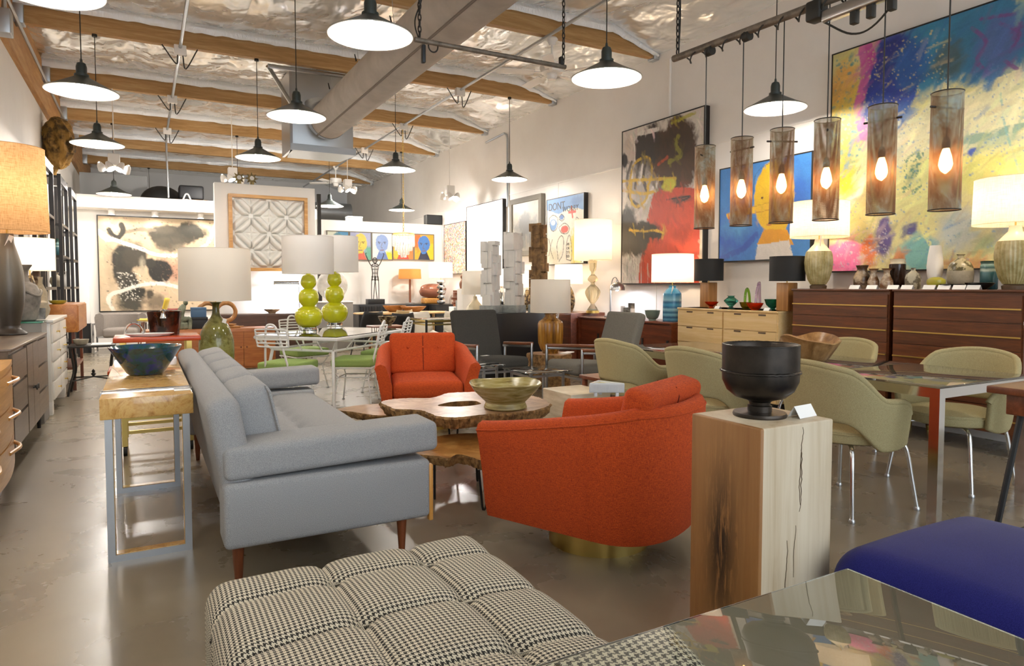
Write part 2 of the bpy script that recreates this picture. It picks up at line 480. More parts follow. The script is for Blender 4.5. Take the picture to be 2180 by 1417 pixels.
pend.location.z = 2.885
for c in pend.children:
    if c.name.startswith('cord'): c.scale.z = 1.05
    if c.name.startswith('ceiling_cup'): c.location.z = .065

# ------------------------------------------------------------------ air duct
mottle('duct_cloth', 'a79f96', 'b8b1a8', 3, .75)
plain('duct_seam', '7d756c', .8)
DX, DZ, DR = 2.50, 3.72, .27
d = thing('air_duct', 'long round grey air duct with seam running under the beams', 'air duct', (DX, 10.4, DZ-DR))
def dm(y): return Matrix(((1, 0, 0, 0), (0, 0, 1, y-10.4), (0, 1, 0, DR), (0, 0, 0, 1)))
g = B().lathe([(DR, 0), (DR, 13.2)], 40, dm(-2.9), caps=False); g.obj('duct_tube', 'duct_cloth', d)
a = math.radians(235)
B().tube([(math.cos(a)*(DR+.002), -13.2, DR+math.sin(a)*(DR+.002)), (math.cos(a)*(DR+.002), 0, DR+math.sin(a)*(DR+.002))], .012, 6).obj('seam', 'duct_seam', d)
el = B(); nn = 5                                            # segmented elbow turning up into the plenum
for k in range(nn):
    a0, a1 = PI/2*k/nn*.9, PI/2*(k+1)/nn*.9; rr = .38
    ring = []
    for aa in (a0, a1):
        c = Vector((0, -.1+rr*math.sin(aa), DR+rr-rr*math.cos(aa)))
        ring.append((c, Vector((1, 0, 0)), Vector((0, -math.sin(aa), math.cos(aa)))))
    vs = [tuple(c+e*DR*1.02*math.cos(q)+h*DR*1.02*math.sin(q)) for c, e, h in ring for q in np.linspace(0, 2*PI, 33)[:-1]]
    el.add(vs, [(i, (i+1) % 32, 32+(i+1) % 32, 32+i) for i in range(32)])
el.obj('elbow', 'galvanised', d)
for k in range(9):                                          # wire hangers with little clips
    y = -11.5+1.35*k
    h = part_copy(d.children[0], d, (0, 0, 0)) if False else B().tube([(-.1, y, 2*DR-.02), (-.14, y, ZB-DZ+DR+.18)], .003, 6).obj('hanger_wire', 'steel', d)
    B().tube([(-.13, y-.01, 2*DR+.02), (-.15, y, 2*DR+.1), (-.13, y+.01, 2*DR+.02)], .006, 6).obj('clip', 'black_metal', h)
pl = thing('duct_plenum', 'galvanised sheet metal plenum box at the end of the duct', 'duct box', (DX, 11.0, DZ-.42))
B().rbox(-.47, .47, -.32, .32, .1, 1.2, .01).obj('box', 'galvanised', pl, ang=30)
B().prism([(-.5, -.36), (.5, -.36), (.42, .34), (-.42, .34)], 0, .1).obj('bottom_flange', 'galvanised', pl, False)
B().box(-.5, -.46, -.34, .34, 0, 1.2).obj('edge_seam', 'steel', pl, False)
fr = thing('pipe_frame', 'bent grey pipe bracket below the beams left of the duct', 'pipe bracket', PD(570, 140, 9.0))
q0, q1, q2 = [np.array(PD(u, v, dd)) for u, v, dd in ((740, 163, 9.6), (570, 140, 9.0), (625, 228, 9.6))]
B().tube([q0-q1, (0, 0, 0)], .03, 8).obj('rail', 'steel', fr); B().tube([(0, 0, 0), q2-q1], .03, 8).obj('brace', 'steel', fr)

# ------------------------------------------------------------------ conduits with boxes
def conduit(label, pts, r=.016, boxes=(), mat='galvanised'):
    p0 = np.array(pts[0], float); t = thing('conduit', label, 'conduit', p0)
    B().tube([np.array(p)-p0 for p in pts], r, 8).obj('pipe', mat, t)
    for b in boxes:
        q = np.array(b)-p0
        bx = B().rbox(q[0]-.07, q[0]+.07, q[1]-.04, q[1]+.04, q[2]-.09, q[2]+.03, .008).obj('junction_box', 'white_paint', t)
        B().tube(smoothcurve([(q[0]-.03, q[1], q[2]-.09), (q[0]-.05, q[1], q[2]-.2), (q[0]-.2, q[1]+.03, q[2]+.02)], 5), .008, 6).obj('plug_lead', 'cord_black', t)
        B().tube(smoothcurve([(q[0]+.03, q[1], q[2]-.09), (q[0]+.06, q[1], q[2]-.25), (q[0]+.2, q[1]+.03, q[2]+.02)], 5), .008, 6).obj('plug_lead', 'cord_black', t)
xc = PY(383, 95, 9.57)[0]; zc = ZB-.03
conduit('thin conduit running lengthwise under the beams, left of the duct', [(xc, -2, zc), (xc, 15.3, zc), (xc, 15.4, zc-.1), (xc+.02, 15.4, ZA+.04)], .02, [(xc, 9.55, zc), (xc, 12.1, zc), (xc, 14.6, zc)])
xc2 = PY(978, 186, 9.57)[0]
conduit('thin conduit running lengthwise under the beams, right of the duct', [(xc2, -2, zc), (xc2, 21, zc)], .02, [(xc2, 9.55, zc), (xc2, 12.1, zc), (xc2, 14.6, zc)])
def wallpipe(label, u, v0, v1, bend=None, r=.016, mat='white_paint'):
    a, b = PX(u, v0, XR-.03), PX(u, v1, XR-.03); y = a[1]
    pts = [(XR-.03, y, b[2]), (XR-.03, y, a[2])]
    if bend: pts = pts[:1]+[(XR-.03, y, a[2]-.12), (XR-.03, y+.03, a[2]-.04), (XR-.03, y+.12, a[2]), (XR-.03, y+bend, a[2]-.03)]
    conduit(label, pts, r, (), mat)
wallpipe('white conduit rising up the right wall above the black and red painting', 1427, 126, 252)
wallpipe('grey bent conduit on the right wall behind a pendant lamp', 1080, 281, 440, .9, .02, 'galvanised')
conduit('grey conduit fixed along the wooden ledger of the left wall', [(XL+.09, 1, ZB-.05), (XL+.09, 14.8, ZB-.05)], .02)
jb = thing('junction_box', 'grey electrical box with curved conduit on the left wall ledger', 'electrical box', (XL+.06, 8.3, ZB-.55))
B().rbox(0, .12, -.09, .09, 0, .24, .01).obj('box', 'galvanised', jb)
B().tube(smoothcurve([(.06, 0, .24), (.06, .05, .5), (.06, .3, .62)], 6), .022, 8).obj('pipe', 'galvanised', jb)

# ------------------------------------------------------------------ hanging bars, chains and perforated cylinder lights
mottle('pipe_brown', '5f564b', '8a8073', 12, .5, metal=.3)
def chain(top, bottom, parent, off):
    b = B(); L = top-bottom; n = int(L/.045)
    for k in range(n):
        z = bottom+k*.045+.02; e = (1, 0) if k % 2 else (0, 1)
        b.tube([(off[0]+e[0]*.012*math.cos(q), off[1]+e[1]*.012*math.cos(q), z+.03*math.sin(q)) for q in np.linspace(0, 2*PI, 11)[:-1]], .005, 5, True)
    return b.obj('chain', 'dark_iron', parent)
BX = 3.6
bar = thing('lighting_bar', 'long cord-wrapped pipe on chains carrying the perforated cylinder lights', 'pipe', (BX, 1.6, 2.9))
B().tube([(0, 0, 0), (0, 2.42, .08)], .026, 10).obj('pipe', 'pipe_brown', bar)
chain(1.65, .1, bar, (0, 2.38)); chain(1.65, .02, bar, (0, .06))
wr = []
for i in range(140):
    q = i/139; y = .55+1.75*q; wr.append((.032*math.cos(q*70), y, .03*y/2.3+.032*math.sin(q*70)))
B().tube(wr, .0055, 5).obj('wrapped_cord', 'cord_black', bar)
B().rbox(-.03, .03, .62, 1.12, -.09, -.02, .012).obj('power_strip', 'steel', bar)
for y in (.7, .82, .92):
    B().rbox(-.02, .02, y-.02, y+.02, -.16, -.08, .006).obj('plug', 'cord_black', bar)
B().rbox(-.05, .05, .52, .62, -.1, .05, .015).obj('tape_wrap', 'cord_black', bar)
B().rbox(-.045, .045, 1.12, 1.22, -.06, .06, .015).obj('tape_wrap', 'cord_black', bar)
for y in (1.68, 2.02): B().lathe([(.033, 0), (.033, .05)], 14, T3(0, y, .03*y/2.3, -PI/2)).obj('tape_wrap', 'cord_black', bar)
B().tube(smoothcurve([(0, 1.12, -.08), (.02, .95, -.2), (.02, .8, -.19), (0, .6, -.03)], 6), .006, 6).obj('loose_cord', 'cord_black', bar)
B().tube(smoothcurve([(.01, 2.38, .1), (.04, 2.4, .5), (-.03, 2.38, .9), (.02, 2.38, 1.4)], 8), .006, 6).obj('chain_cord', 'cord_black', bar)
pa, pb = np.array(PZ(883, 84, 3.15)), np.array(PZ(1219, 135, 3.15)); pb[1] = pa[1]
lb = thing('hanging_bar', 'thin brown pipe hung level on two chains in front of the fan', 'pipe', pa)
e = pb-pa
B().tube([(0, 0, 0), (e[0], e[1], 0)], .02, 10).obj('pipe', 'pipe_brown', lb)
chain(1.4, .02, lb, (.04, 0)); chain(1.4, .02, lb, (e[0]-.02, 0))
B().tube(smoothcurve([(.04, .01, 0), (.01, .02, .15), (.07, 0, .4), (.03, 0, .9)], 8), .006, 6).obj('cord', 'cord_black', lb)
B().tube([(.16+.04*math.cos(q), .02, -.02+.045*math.sin(q)) for q in np.linspace(0, 2*PI, 17)[:-1]], .006, 6, True).obj('cord_loop', 'cord_black', lb)
B().rbox(.055, .085, -.02, .02, -.17, -.03, .008).obj('plug_strip', 'socket_black', lb)
B().rbox(e[0]-.06, e[0]-.03, -.02, .02, .01, .08, .006).obj('plug', 'cord_black', lb)

t = NT('perforated_rust')                                  # rusted sheet with rows of tiny holes
uvn = t.n('ShaderNodeTexCoord'); sx = t.n('ShaderNodeSeparateXYZ'); t.l(uvn.outputs['UV'], sx.inputs[0])
w1 = t.n('ShaderNodeMath', operation='SINE'); w2 = t.n('ShaderNodeMath', operation='SINE')
k1 = t.n('ShaderNodeMath', operation='MULTIPLY', i_1=900.0); k2 = t.n('ShaderNodeMath', operation='MULTIPLY', i_1=900.0)
t.l(sx.outputs[0], k1.inputs[0]); t.l(sx.outputs[1], k2.inputs[0]); t.l(k1.outputs[0], w1.inputs[0]); t.l(k2.outputs[0], w2.inputs[0])
pr = t.n('ShaderNodeMath', operation='MULTIPLY'); t.l(w1.outputs[0], pr.inputs[0]); t.l(w2.outputs[0], pr.inputs[1])
gt = t.n('ShaderNodeMath', operation='GREATER_THAN', i_1=.4); t.l(pr.outputs[0], gt.inputs[0])
v = t.coord((1, 1, .6)); nz = t.noise(v, 7, 6, .7, .5)
t.color(t.ramp(nz, [(.3, '4a3524'), (.45, '7a5c3e'), (.54, '8f8268'), (.62, '9aa49c'), (.7, '8a5f2c')])).set(.65, .25)
tr = t.n('ShaderNodeBsdfTransparent'); mx = t.n('ShaderNodeMixShader')
t.l(gt.outputs[0], mx.inputs[0]); t.l(t.p.outputs[0], mx.inputs[1]); t.l(tr.outputs[0], mx.inputs[2]); t.l(mx.outputs[0], t.out.inputs[0])
emit('bulb_edison', 'ffb46a', 38)
def perf():
    t = thing('cylinder_pendant', None, 'lamp', (0, 0, 0), 0, 'perforated cylinder pendants')
    R, L, n = .0725, .59, 40
    b = B(); uv = []
    vs = []
    for j in range(2):
        for i in range(n+1):
            q = 2*PI*i/n; vs.append((R*math.cos(q), R*math.sin(q), L*j)); uv.append((R*q, L*j))
    b.add(vs, [(i, i+1, n+2+i, n+1+i) for i in range(n)]); b.uv = uv
    b.obj('perforated_shade', 'perforated_rust', t)
    for z in (0, L): B().tube([(R*math.cos(q), R*math.sin(q), z) for q in np.linspace(0, 2*PI, 33)[:-1]], .003, 5, True).obj('rim', 'dark_iron', t)
    B().tube([(-.1, 0, L-.075), (.1, 0, L-.075)], .006, 6).obj('cross_pin', 'dark_iron', t)
    B().cyl(0, 0, .36, 1.28, .004, 6).obj('cord', 'cord_black', t)
    B().lathe([(.018, .31), (.02, .34), (.012, .37)], 12).obj('socket', 'flat_black', t)
    B().lathe([(.002, .185), (.022, .2), (.032, .23), (.026, .27), (.014, .31)], 16).obj('bulb', 'bulb_edison', t)
    return t
cp = perf()
names = ['nearest the black and red painting', 'second along, in front of the blue painting, greyest rust', 'third along, dark brown, in front of the yellow face', 'fourth along, in front of a white lampshade', 'fifth along, in front of the large abstract painting, dark brown', 'farthest right, pale and most flaked']
for k, (u, v0, tilt) in enumerate(((1499, 486, 0), (1577, 480, .02), (1662, 474, .03), (1757, 468, .02), (1874, 456, .01), (2010, 447, 0))):
    p = PX(u, v0, BX)
    o = cp if k == 0 else dup(cp)
    o.location = (BX, float(p[1]), float(p[2])); o['label'] = 'perforated rusty metal cylinder pendant, '+names[k]
    o.rotation_euler = (0, 0, .5+k*1.1)

# ------------------------------------------------------------------ ceiling fans and track spots
def fan(label, p, s=1.0, rz=.4, drop=.3):
    t = thing('ceiling_fan', label, 'fan', p, rz)
    B().lathe([(.05, .0), (.075, .04), (.07, .1), (.03, .13)], 20, T3(0, 0, .0)).obj('canopy', 'white_paint', t) if False else None
    B().lathe([(.035, -drop+.21), (.05, -drop+.25), (.075, -.02), (.06, 0)], 20).obj('canopy', 'white_paint', t)
    B().cyl(0, 0, -drop, -drop+.22, .014, 10).obj('down_rod', 'white_paint', t)
    B().lathe([(.05, -drop-.2), (.07, -drop-.15), (.06, -drop-.13), (.13, -drop-.12), (.15, -drop-.06), (.14, -drop-.01), (.06, -drop)], 28).obj('motor', 'white_paint', t)
    for k in range(5):
        a = 2*PI*k/5; M = Matrix.Rotation(a, 4, 'Z') @ T3(0, 0, -drop-.12, .2)
        bl = B().rbox(.22, .66, -.065, .065, -.005, .005, .004, 1, M).obj('blade', 'white_paint', t)
        B().box(.1, .26, -.018, .018, -.006, .006, M).obj('blade_arm', 'white_paint', bl)
    return t
fan('white ceiling fan behind the hanging bar, between duct and right wall', (PY(1160, 60, 7.1)[0]+.1, 7.1, ZB), 1, .3)
fan('white far ceiling fan above the roll-up door, beside the spotlights', (PY(706, 365, 17.18)[0]+.1, 17.18, ZB), 1, .1)
fan('white ceiling fan fitted above the gallery wall, partly behind the duct', (PY(752, 215, 12.14)[0], 12.14, ZB), 1, .9, .12) if False else None
def spots(label, u, v, y, drop, cool=False):
    p = PY(u, v, y); t = thing('spotlight_cluster', label, 'spotlight', (p[0], p[1], ZB if drop is None else ZC-.05), 0, 'track spotlights')
    L = t.location.z-p[2]
    B().cyl(0, 0, -L+.1, 0, .008, 8).obj('stem', 'white_paint', t)
    B().rbox(-.08, .08, -.08, .08, -L-.02, -L+.16, .012).obj('housing', 'white_paint', t)
    for k, (dx, dy) in enumerate(((-.17, -.06), (-.06, -.16), (.09, -.15), (.17, .06))):
        M = T3(dx, dy, -L-.05, (.7 if k in (0, 3) else -.35), .45*dx/abs(dx))
        h = B().lathe([(.062, -.06), (.05, .02), (.025, .07), (.01, .075)], 16, M, caps=False).obj('lamp_head', 'white_paint', t)
        B().lathe([(.002, -.052), (.05, -.05)], 16, M, caps=False).obj('lens', 'bulb_spot', h)
    return t
spots('white spotlight cluster on a thin stem over the ink painting', 243, 350, 12.1, None)
spots('white spotlight cluster just left of the two ornate clocks', 495, 375, 14.05, -1)
spots('white spotlight cluster glowing right of the far fan', 740, 398, 14.6, None)
spots('white spotlight cluster high on the right wall above the white painting', 957, 413, 12.1, None)
for k, (u, v) in enumerate(((237, 444), (330, 451), (427, 454))):     # little lights under the soffit
    p = PY(u, v, YA-.3)
    s_ = thing('soffit_light', 'small white soffit spotlight above the ink painting, '+['left', 'middle', 'right'][k]+' one', 'spotlight', (p[0], YA-.3, ZA-.24), 0, 'soffit lights')
    B().lathe([(.07, -.02), (.07, 0)], 16).obj('trim_ring', 'white_paint', s_)
    B().lathe([(.055, -.1), (.055, -.02)], 16, caps=False).obj('can', 'white_paint', s_)
    B().lathe([(.002, -.085), (.045, -.085)], 16, caps=False).obj('lens', 'bulb_soffit', s_)
# ------------------------------------------------------------------ foreground furniture
fabric('grey_tweed', '86878a', 'a3a3a2', 420, .95, .4)
fabric('orange_tweed', '8c2604', 'd0540f', 300, .92, .5, 9)
fabric('olive_tweed', '938860', 'b0a57c', 420, .95, .3)
fabric('blue_velvet', '15165c', '21236e', 500, .8, .2)
MATS['blue_velvet'].node_tree.nodes['Principled BSDF'].inputs['Sheen Weight'].default_value = .1
MATS['blue_velvet'].node_tree.nodes['Principled BSDF'].inputs['Specular IOR Level'].default_value = .15
wood('walnut', '5a2d16', '8a4a25', 'z', 3, .35, '703a1c')
wood('walnut_x', '5a2d16', '84482a', 'x', 3, .35, '6c381c')
wood('walnut_y', '4e2413', '7c3f22', 'y', 3, .32, '632f19', .25)
wood('blond_y', 'b07a35', 'd6a35a', 'y', 2.5, .35, 'c48d42', .2)
wood('blond_z', 'b5782e', 'd69d50', 'z', 2.5, .35, 'c58a3e', .2)

# sofa ---------------------------------------------------------------
SX, SY0, SY1 = .25, 2.84, 5.42
so = thing('sofa', 'long light grey tweed sofa with bolster arms and button-seamed seat', 'sofa', (SX, SY0, 0))
L = SY1-SY0
B().rbox(.08, .84, .1, L-.1, .2, .34, .03, 3).obj('seat_frame', 'grey_tweed', so)
def seat_fn(u, w_):                                        # seat pad with a pulled seam along its middle
    x = .16+.74*u; y = .22+(L-.44)*w_
    e = min(u, 1-u, .5); z = .335+.115*(1-max(0, 1-e*9)**2)**.5 if e*9 < 1 else .45
    ey = min(w_, 1-w_)*34; 
    if ey < 1: z = min(z, .335+.115*(1-(1-ey)**2)**.5)
    d = abs(u-.5)
    z -= .032*math.exp(-(d/.05)**2)*(.75+.25*math.cos(w_*2*PI*11))
    z += .01*math.sin(PI*min(u, 1-u)*2)
    return (x, y, z)
B().grid(seat_fn, 41, 120).obj('seat_cushion', 'grey_tweed', so)
B().rbox(.16, .9, .22, L-.22, .3, .36, .02, 2).obj('seat_cushion_base', 'grey_tweed', so)
def arm(y0, y1, nm):
    B().rbox(.01, .88, y0, y1, .2, .465, .024, 4, puff=.006, cut=3).obj('arm_panel', 'grey_tweed', so)
    B().rbox(.03, .94, y0+.01, y1+(.06 if y0 < 1 else 0)-(.0 if y0 < 1 else .0), .47, .605, .03, 4, T3(0, 0, .0, 0, -.03), puff=.006, cut=4).obj('arm_bolster', 'grey_tweed', so)
arm(0, .2, 'near'); arm(L-.22, L, 'far')
Mb = T3(.115, 0, .2, 0, -.17)
B().rbox(-.065, .065, .035, L-.035, 0, .61, .05, 4, Mb, cut=2).obj('backrest', 'grey_tweed', so)
for k in range(5):
    y0 = .23+k*(L-.46)/5
    c = B().rbox(-.085, .085, y0+.01, y0+(L-.46)/5-.01, 0, .40, .05, 4, T3(.225, 0, .425, 0, -.22) , puff=0, cut=3).obj('back_cushion', 'grey_tweed', so)
    yy0, yy1 = y0+.012, y0+(L-.46)/5-.012
    M = T3(.225, 0, .425, 0, -.22)
    B().tube([M @ Vector((.08, yy0, .04)), M @ Vector((.08, yy0, .355)), M @ Vector((.074, yy0+.02, .376)), M @ Vector((.074, yy1-.02, .376)), M @ Vector((.08, yy1, .355)), M @ Vector((.08, yy1, .04))], .006, 6).obj('piping', 'grey_tweed', c)
for x, y in ((.07, .1), (.78, .12), (.07, L-.12), (.78, L-.12)):
    B().lathe([(.013, 0), (.026, .21)], 16, T3(x, y, 0)).obj('leg', 'walnut', so)
for y in (.0, L-.04):
    B().rbox(.872, .893, y+.005, y+.035, .18, .44, .006, 2, T3(0, 0, 0, 0, 0)).obj('arm_trim', 'blond_z', so)

# houndstooth ottoman -----------------------------------------------
t = NT('houndstooth'); uvn = t.n('ShaderNodeTexCoord'); sp = t.n('ShaderNodeSeparateXYZ'); t.l(uvn.outputs['UV'], sp.inputs[0])
def mth(op, a, b=None):
    x = t.n('ShaderNodeMath', operation=op)
    for i, q in enumerate((a, b)):
        if q is None: continue
        if isinstance(q, (int, float)): x.inputs[i].default_value = q
        else: t.l(q, x.inputs[i])
    return x.outputs[0]
TH = 1/.00155
I = mth('FLOOR', mth('MULTIPLY', sp.outputs[0], TH)); J = mth('FLOOR', mth('MULTIPLY', sp.outputs[1], TH))
warp = mth('LESS_THAN', mth('MODULO', I, 8), 4); weft = mth('LESS_THAN', mth('MODULO', J, 8), 4)
tw = mth('LESS_THAN', mth('MODULO', mth('ADD', I, J), 4), 2)
fac = mth('ADD', mth('MULTIPLY', tw, warp), mth('MULTIPLY', mth('SUBTRACT', 1, tw), weft))
t.color(t.ramp(fac, [(.4, 'd9cfb8'), (.6, '2c2823')], 'CONSTANT')).set(.9)
vz = t.coord(); t.bump(t.noise(vz, 400, 2), .3, .002)
OX0, OX1, OY0, OY1, OZ = .135, .985, .80, 2.09, .45
ot = thing('tufted_ottoman', 'large tufted houndstooth ottoman with black and cream check in the foreground', 'ottoman', (OX0, OY0, 0))
W_, D_ = OX1-OX0, OY1-OY0; RR = .075; HH = .27
SEX = [.455-OX0, .735-OX0]; SEY = [q-OY0 for q in (1.03, 1.32, 1.61, 1.90)]
def ott(n=150, m=190):
    b = B(); uv = []
    ex = RR*PI/2+HH-.07                                    # skirt length round the edge
    def ax(s, Wd):                                         # arc length -> (offset along axis, drop)
        if s < ex-RR*PI/2: return 0.0, None, (ex-RR*PI/2-s)
        if s < ex: a = (s-(ex-RR*PI/2))/RR; return RR-RR*math.cos(PI/2-(PI/2-a)) , a, 0
        return None, None, 0
    tot_x, tot_y = W_-2*RR+2*ex, D_-2*RR+2*ex
    seams_x, seams_y = SEX, SEY
    def prof(s, Wd):
        flat = Wd-2*RR
        q = s-ex
        def edge(e):                                       # e>0: distance past the flat part
            if e < RR*PI/2: a = e/RR; return RR*math.sin(a), RR*(1-math.cos(a))
            return RR, RR+(e-RR*PI/2)
        if q < 0: o, d = edge(-q); return RR-o, d
        if q > flat: o, d = edge(q-flat); return Wd-RR+o, d
        return RR+q, 0.0
    vs = []
    for j in range(m):
        for i in range(n):
            s, tt = tot_x*i/(n-1), tot_y*j/(m-1)
            x, dx = prof(s, W_); y, dy = prof(tt, D_)
            d = max(dx, dy) if min(dx, dy) <= 0 else min(HH, math.hypot(dx, dy) if max(dx, dy) < RR else max(dx, dy)+.25*min(dx, dy))
            cx, cy = min(max(x, 0), W_), min(max(y, 0), D_)
            fx = 1.0; 
            gx = min(abs(cx-q) for q in seams_x); gy = min(abs(cy-q) for q in seams_y)
            dome = .016*(1-math.exp(-(gx/.03)**1.2))*(1-math.exp(-(gy/.03)**1.2))
            tuft = .02*math.exp(-(gx*gx+gy*gy)/.0011)
            dip = .008*(math.exp(-(gx/.009)**2)+math.exp(-(gy/.009)**2))
            crown = .032*math.sin(PI*cx/W_)*math.sin(PI*cy/D_)
            top = 1.0 if d < .02 else max(0, 1-(d-.02)/.12)
            z = OZ-.05-d+(dome+crown)*top-(tuft+dip)*(.35+.65*top)
            out = (dome-.016-dip*1.2)*(1-top)*.7
            if dx > RR*.9: x += out*(1 if x > W_/2 else -1)
            if dy > RR*.9: y += out*(1 if y > D_/2 else -1)
            vs.append((x, y, max(z, .1))); uv.append((s, tt))
    b.add(vs, [(j*n+i, j*n+i+1, (j+1)*n+i+1, (j+1)*n+i) for j in range(m-1) for i in range(n-1)]); b.uv = uv
    return b
ott().obj('tufted_top', 'houndstooth', ot, ang=80)
for i in SEX:
    for j in SEY:
        b = B().sphere(i, j, OZ-.062, .017, .017, .009, 12, 8); b.uv = [(p[0], p[1]) for p in b.v]
        b.obj('button', 'houndstooth', ot)
def piping(axis, c):
    pts = []
    for k in range(60):
        q = k/59
        x, y = (c, D_*q) if axis == 'x' else (W_*q, c)
        crown = .022*math.sin(PI*x/W_)*math.sin(PI*y/D_) if 0 < q < 1 else 0
        e = min(q, 1-q)*(D_ if axis == 'x' else W_)
        dr = RR-math.sqrt(max(RR*RR-(RR-min(e, RR))**2, 0))
        pts.append((x, y, OZ-.05+crown-dr-.011))
    b = B().tube(pts, .0045, 6); b.uv = [(p[0]*3, p[1]*3) for p in b.v]; b.obj('seam_piping', 'houndstooth', ot)
for k in SEX: piping('x', k)
for k in SEY: piping('y', k)
B().rbox(.05, W_-.05, .05, D_-.05, .08, .2, .02).obj('base', 'flat_black', ot)
for x, y in ((.1, .1), (W_-.1, .1), (.1, D_-.1), (W_-.1, D_-.1)):
    B().lathe([(.014, 0), (.024, .1)], 12, T3(x, y, 0)).obj('leg', 'walnut', ot)

# timber block pedestal ------------------------------------------------
t = NT('pale_log'); v = t.coord((9, 9, .9)); a = t.noise(v, .9, 6, .6, .7); v2 = t.coord((30, 30, 1.4)); b_ = t.noise(v2, 2, 5, .6)
s1 = t.n('ShaderNodeMath', operation='MULTIPLY_ADD', i_1=.3); t.l(b_, s1.inputs[0]); t.l(a, s1.inputs[2])
base = t.ramp(s1.outputs[0], [(.42, '9e8460'), (.58, 'bba98c'), (.8, 'cdbfa6')])
# a spalted streak with its own shape on the left face, and that whole face tinted honey brown
sc = t.n('ShaderNodeTexCoord'); ss = t.n('ShaderNodeSeparateXYZ'); t.l(sc.outputs['Object'], ss.inputs[0])
def gauss(o, c, wdt):
    x = mth('DIVIDE', mth('SUBTRACT', o, c), wdt); return mth('POWER', 2.718, mth('MULTIPLY', mth('MULTIPLY', x, x), -1))
patch = mth('MULTIPLY', gauss(ss.outputs[1], .15, .065), gauss(ss.outputs[2], .43, .26))
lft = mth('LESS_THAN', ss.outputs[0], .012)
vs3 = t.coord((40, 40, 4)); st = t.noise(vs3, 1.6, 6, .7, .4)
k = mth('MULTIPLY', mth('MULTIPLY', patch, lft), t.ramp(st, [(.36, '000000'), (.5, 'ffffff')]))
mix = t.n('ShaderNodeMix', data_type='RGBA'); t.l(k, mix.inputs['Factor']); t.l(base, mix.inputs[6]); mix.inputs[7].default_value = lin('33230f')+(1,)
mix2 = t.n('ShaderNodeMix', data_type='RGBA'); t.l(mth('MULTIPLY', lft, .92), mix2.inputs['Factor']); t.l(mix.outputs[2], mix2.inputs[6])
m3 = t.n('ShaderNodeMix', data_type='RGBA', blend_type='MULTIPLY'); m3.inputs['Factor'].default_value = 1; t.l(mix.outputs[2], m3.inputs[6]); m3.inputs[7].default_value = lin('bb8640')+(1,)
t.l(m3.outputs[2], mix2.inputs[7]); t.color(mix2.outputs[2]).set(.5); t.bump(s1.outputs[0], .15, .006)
plain('crack_dark', '4a3820', .9)
PZH = .832
pe = thing('wood_block_pedestal', 'tall square block pedestal of pale cracked timber under the black vessel', 'pedestal', (1.575, 1.37, 0))
B().rbox(0, .325, 0, .285, 0, PZH, .006, 2).obj('block', 'pale_log', pe, ang=30)
def crack(pts, wd):                                        # splits in the front face
    b = B(); n = len(pts)
    vs = [(x-wd*(.3+.7*math.sin(PI*i/(n-1))), -.0012, z) for i, (x, z) in enumerate(pts)]+[(x+wd*(.3+.7*math.sin(PI*i/(n-1))), -.0012, z) for i, (x, z) in enumerate(pts)]
    vs += [(x, .004, z) for x, y, z in vs]
    f = [(i, n+i, n+i+1, i+1) for i in range(n-1)]+[(2*n+i, i, i+1, 2*n+i+1) for i in range(n-1)]+[(n+i, 3*n+i, 3*n+i+1, n+i+1) for i in range(n-1)]
    b.add(vs, f).obj('crack', 'crack_dark', pe, False)
rg = random.Random(3)
def wander(x, z0, z1, amp, n=26):
    out = []
    for i in range(n):
        x += rg.uniform(-amp, amp); out.append((x, z0+(z1-z0)*i/(n-1)))
    return out
crack(wander(.115, .05, .48, .0022, 40), .0014); crack(wander(.15, .36, .52, .002, 16), .0008)
crack(wander(.17, .56, .82, .0032, 30), .0012); crack(wander(.176, .58, .76, .0022, 20), .001); crack(wander(.095, .08, .3, .002, 20), .0008)

t = NT('forged_iron'); v = t.coord(); a = t.noise(v, 5, 5, .6)
t.color(t.ramp(a, [(.35, '25221f'), (.65, '4a4139')])).set(.36, .75); t.bump(t.noise(t.coord(), 60, 3), .08, .002)
vp = PZ(1617, 884, PZH); vs_ = SCL(vp)
ve = thing('iron_vessel', 'dark forged iron bowl on a round foot atop the timber pedestal', 'vessel', (vp[0], vp[1], PZH))
def pxprof(l, vb, s, sq=1.0): return [(r*s, (vb-v)*s*sq) for r, v in l]
k = .92*vs_
B().lathe([(.002, 0), (59*k, 0), (60*k, 4*k), (58*k, 9*k), (27*k, 11*k)], 40).obj('foot_plate', 'forged_iron', ve)
B().lathe([(27*k, 11*k), (27*k, 24*k), (23*k, 26*k), (24*k, 33*k), (30*k, 37*k)], 32).obj('stem', 'forged_iron', ve)
B().lathe([(2*k, 36*k), (30*k, 37*k), (56*k, 45*k), (74*k, 60*k), (84*k, 82*k), (85*k, 100*k), (85*k, 163*k), (82*k, 165*k), (80*k, 162*k), (79*k, 100*k), (76*k, 80*k), (50*k, 52*k), (2*k, 46*k)], 56, caps=False).obj('bowl', 'forged_iron', ve)
rg2 = random.Random(5); b = B()
b.tube([((85.5+rg2.uniform(0, 1.4))*k*math.cos(q), (85.5+rg2.uniform(0, 1.4))*k*math.sin(q), (104+rg2.uniform(-.8, .8))*k) for q in np.linspace(0, 2*PI, 121)[:-1]], .0045, 6, True).obj('weld_bead', 'forged_iron', ve)
b = B(); b.tube([((83.5+rg2.uniform(-.5, .5))*k*math.cos(q), (83.5+rg2.uniform(-.5, .5))*k*math.sin(q), (164.5+rg2.uniform(-.3, .6))*k) for q in np.linspace(0, 2*PI, 121)[:-1]], .003, 6, True).obj('rim_weld', 'forged_iron', ve)

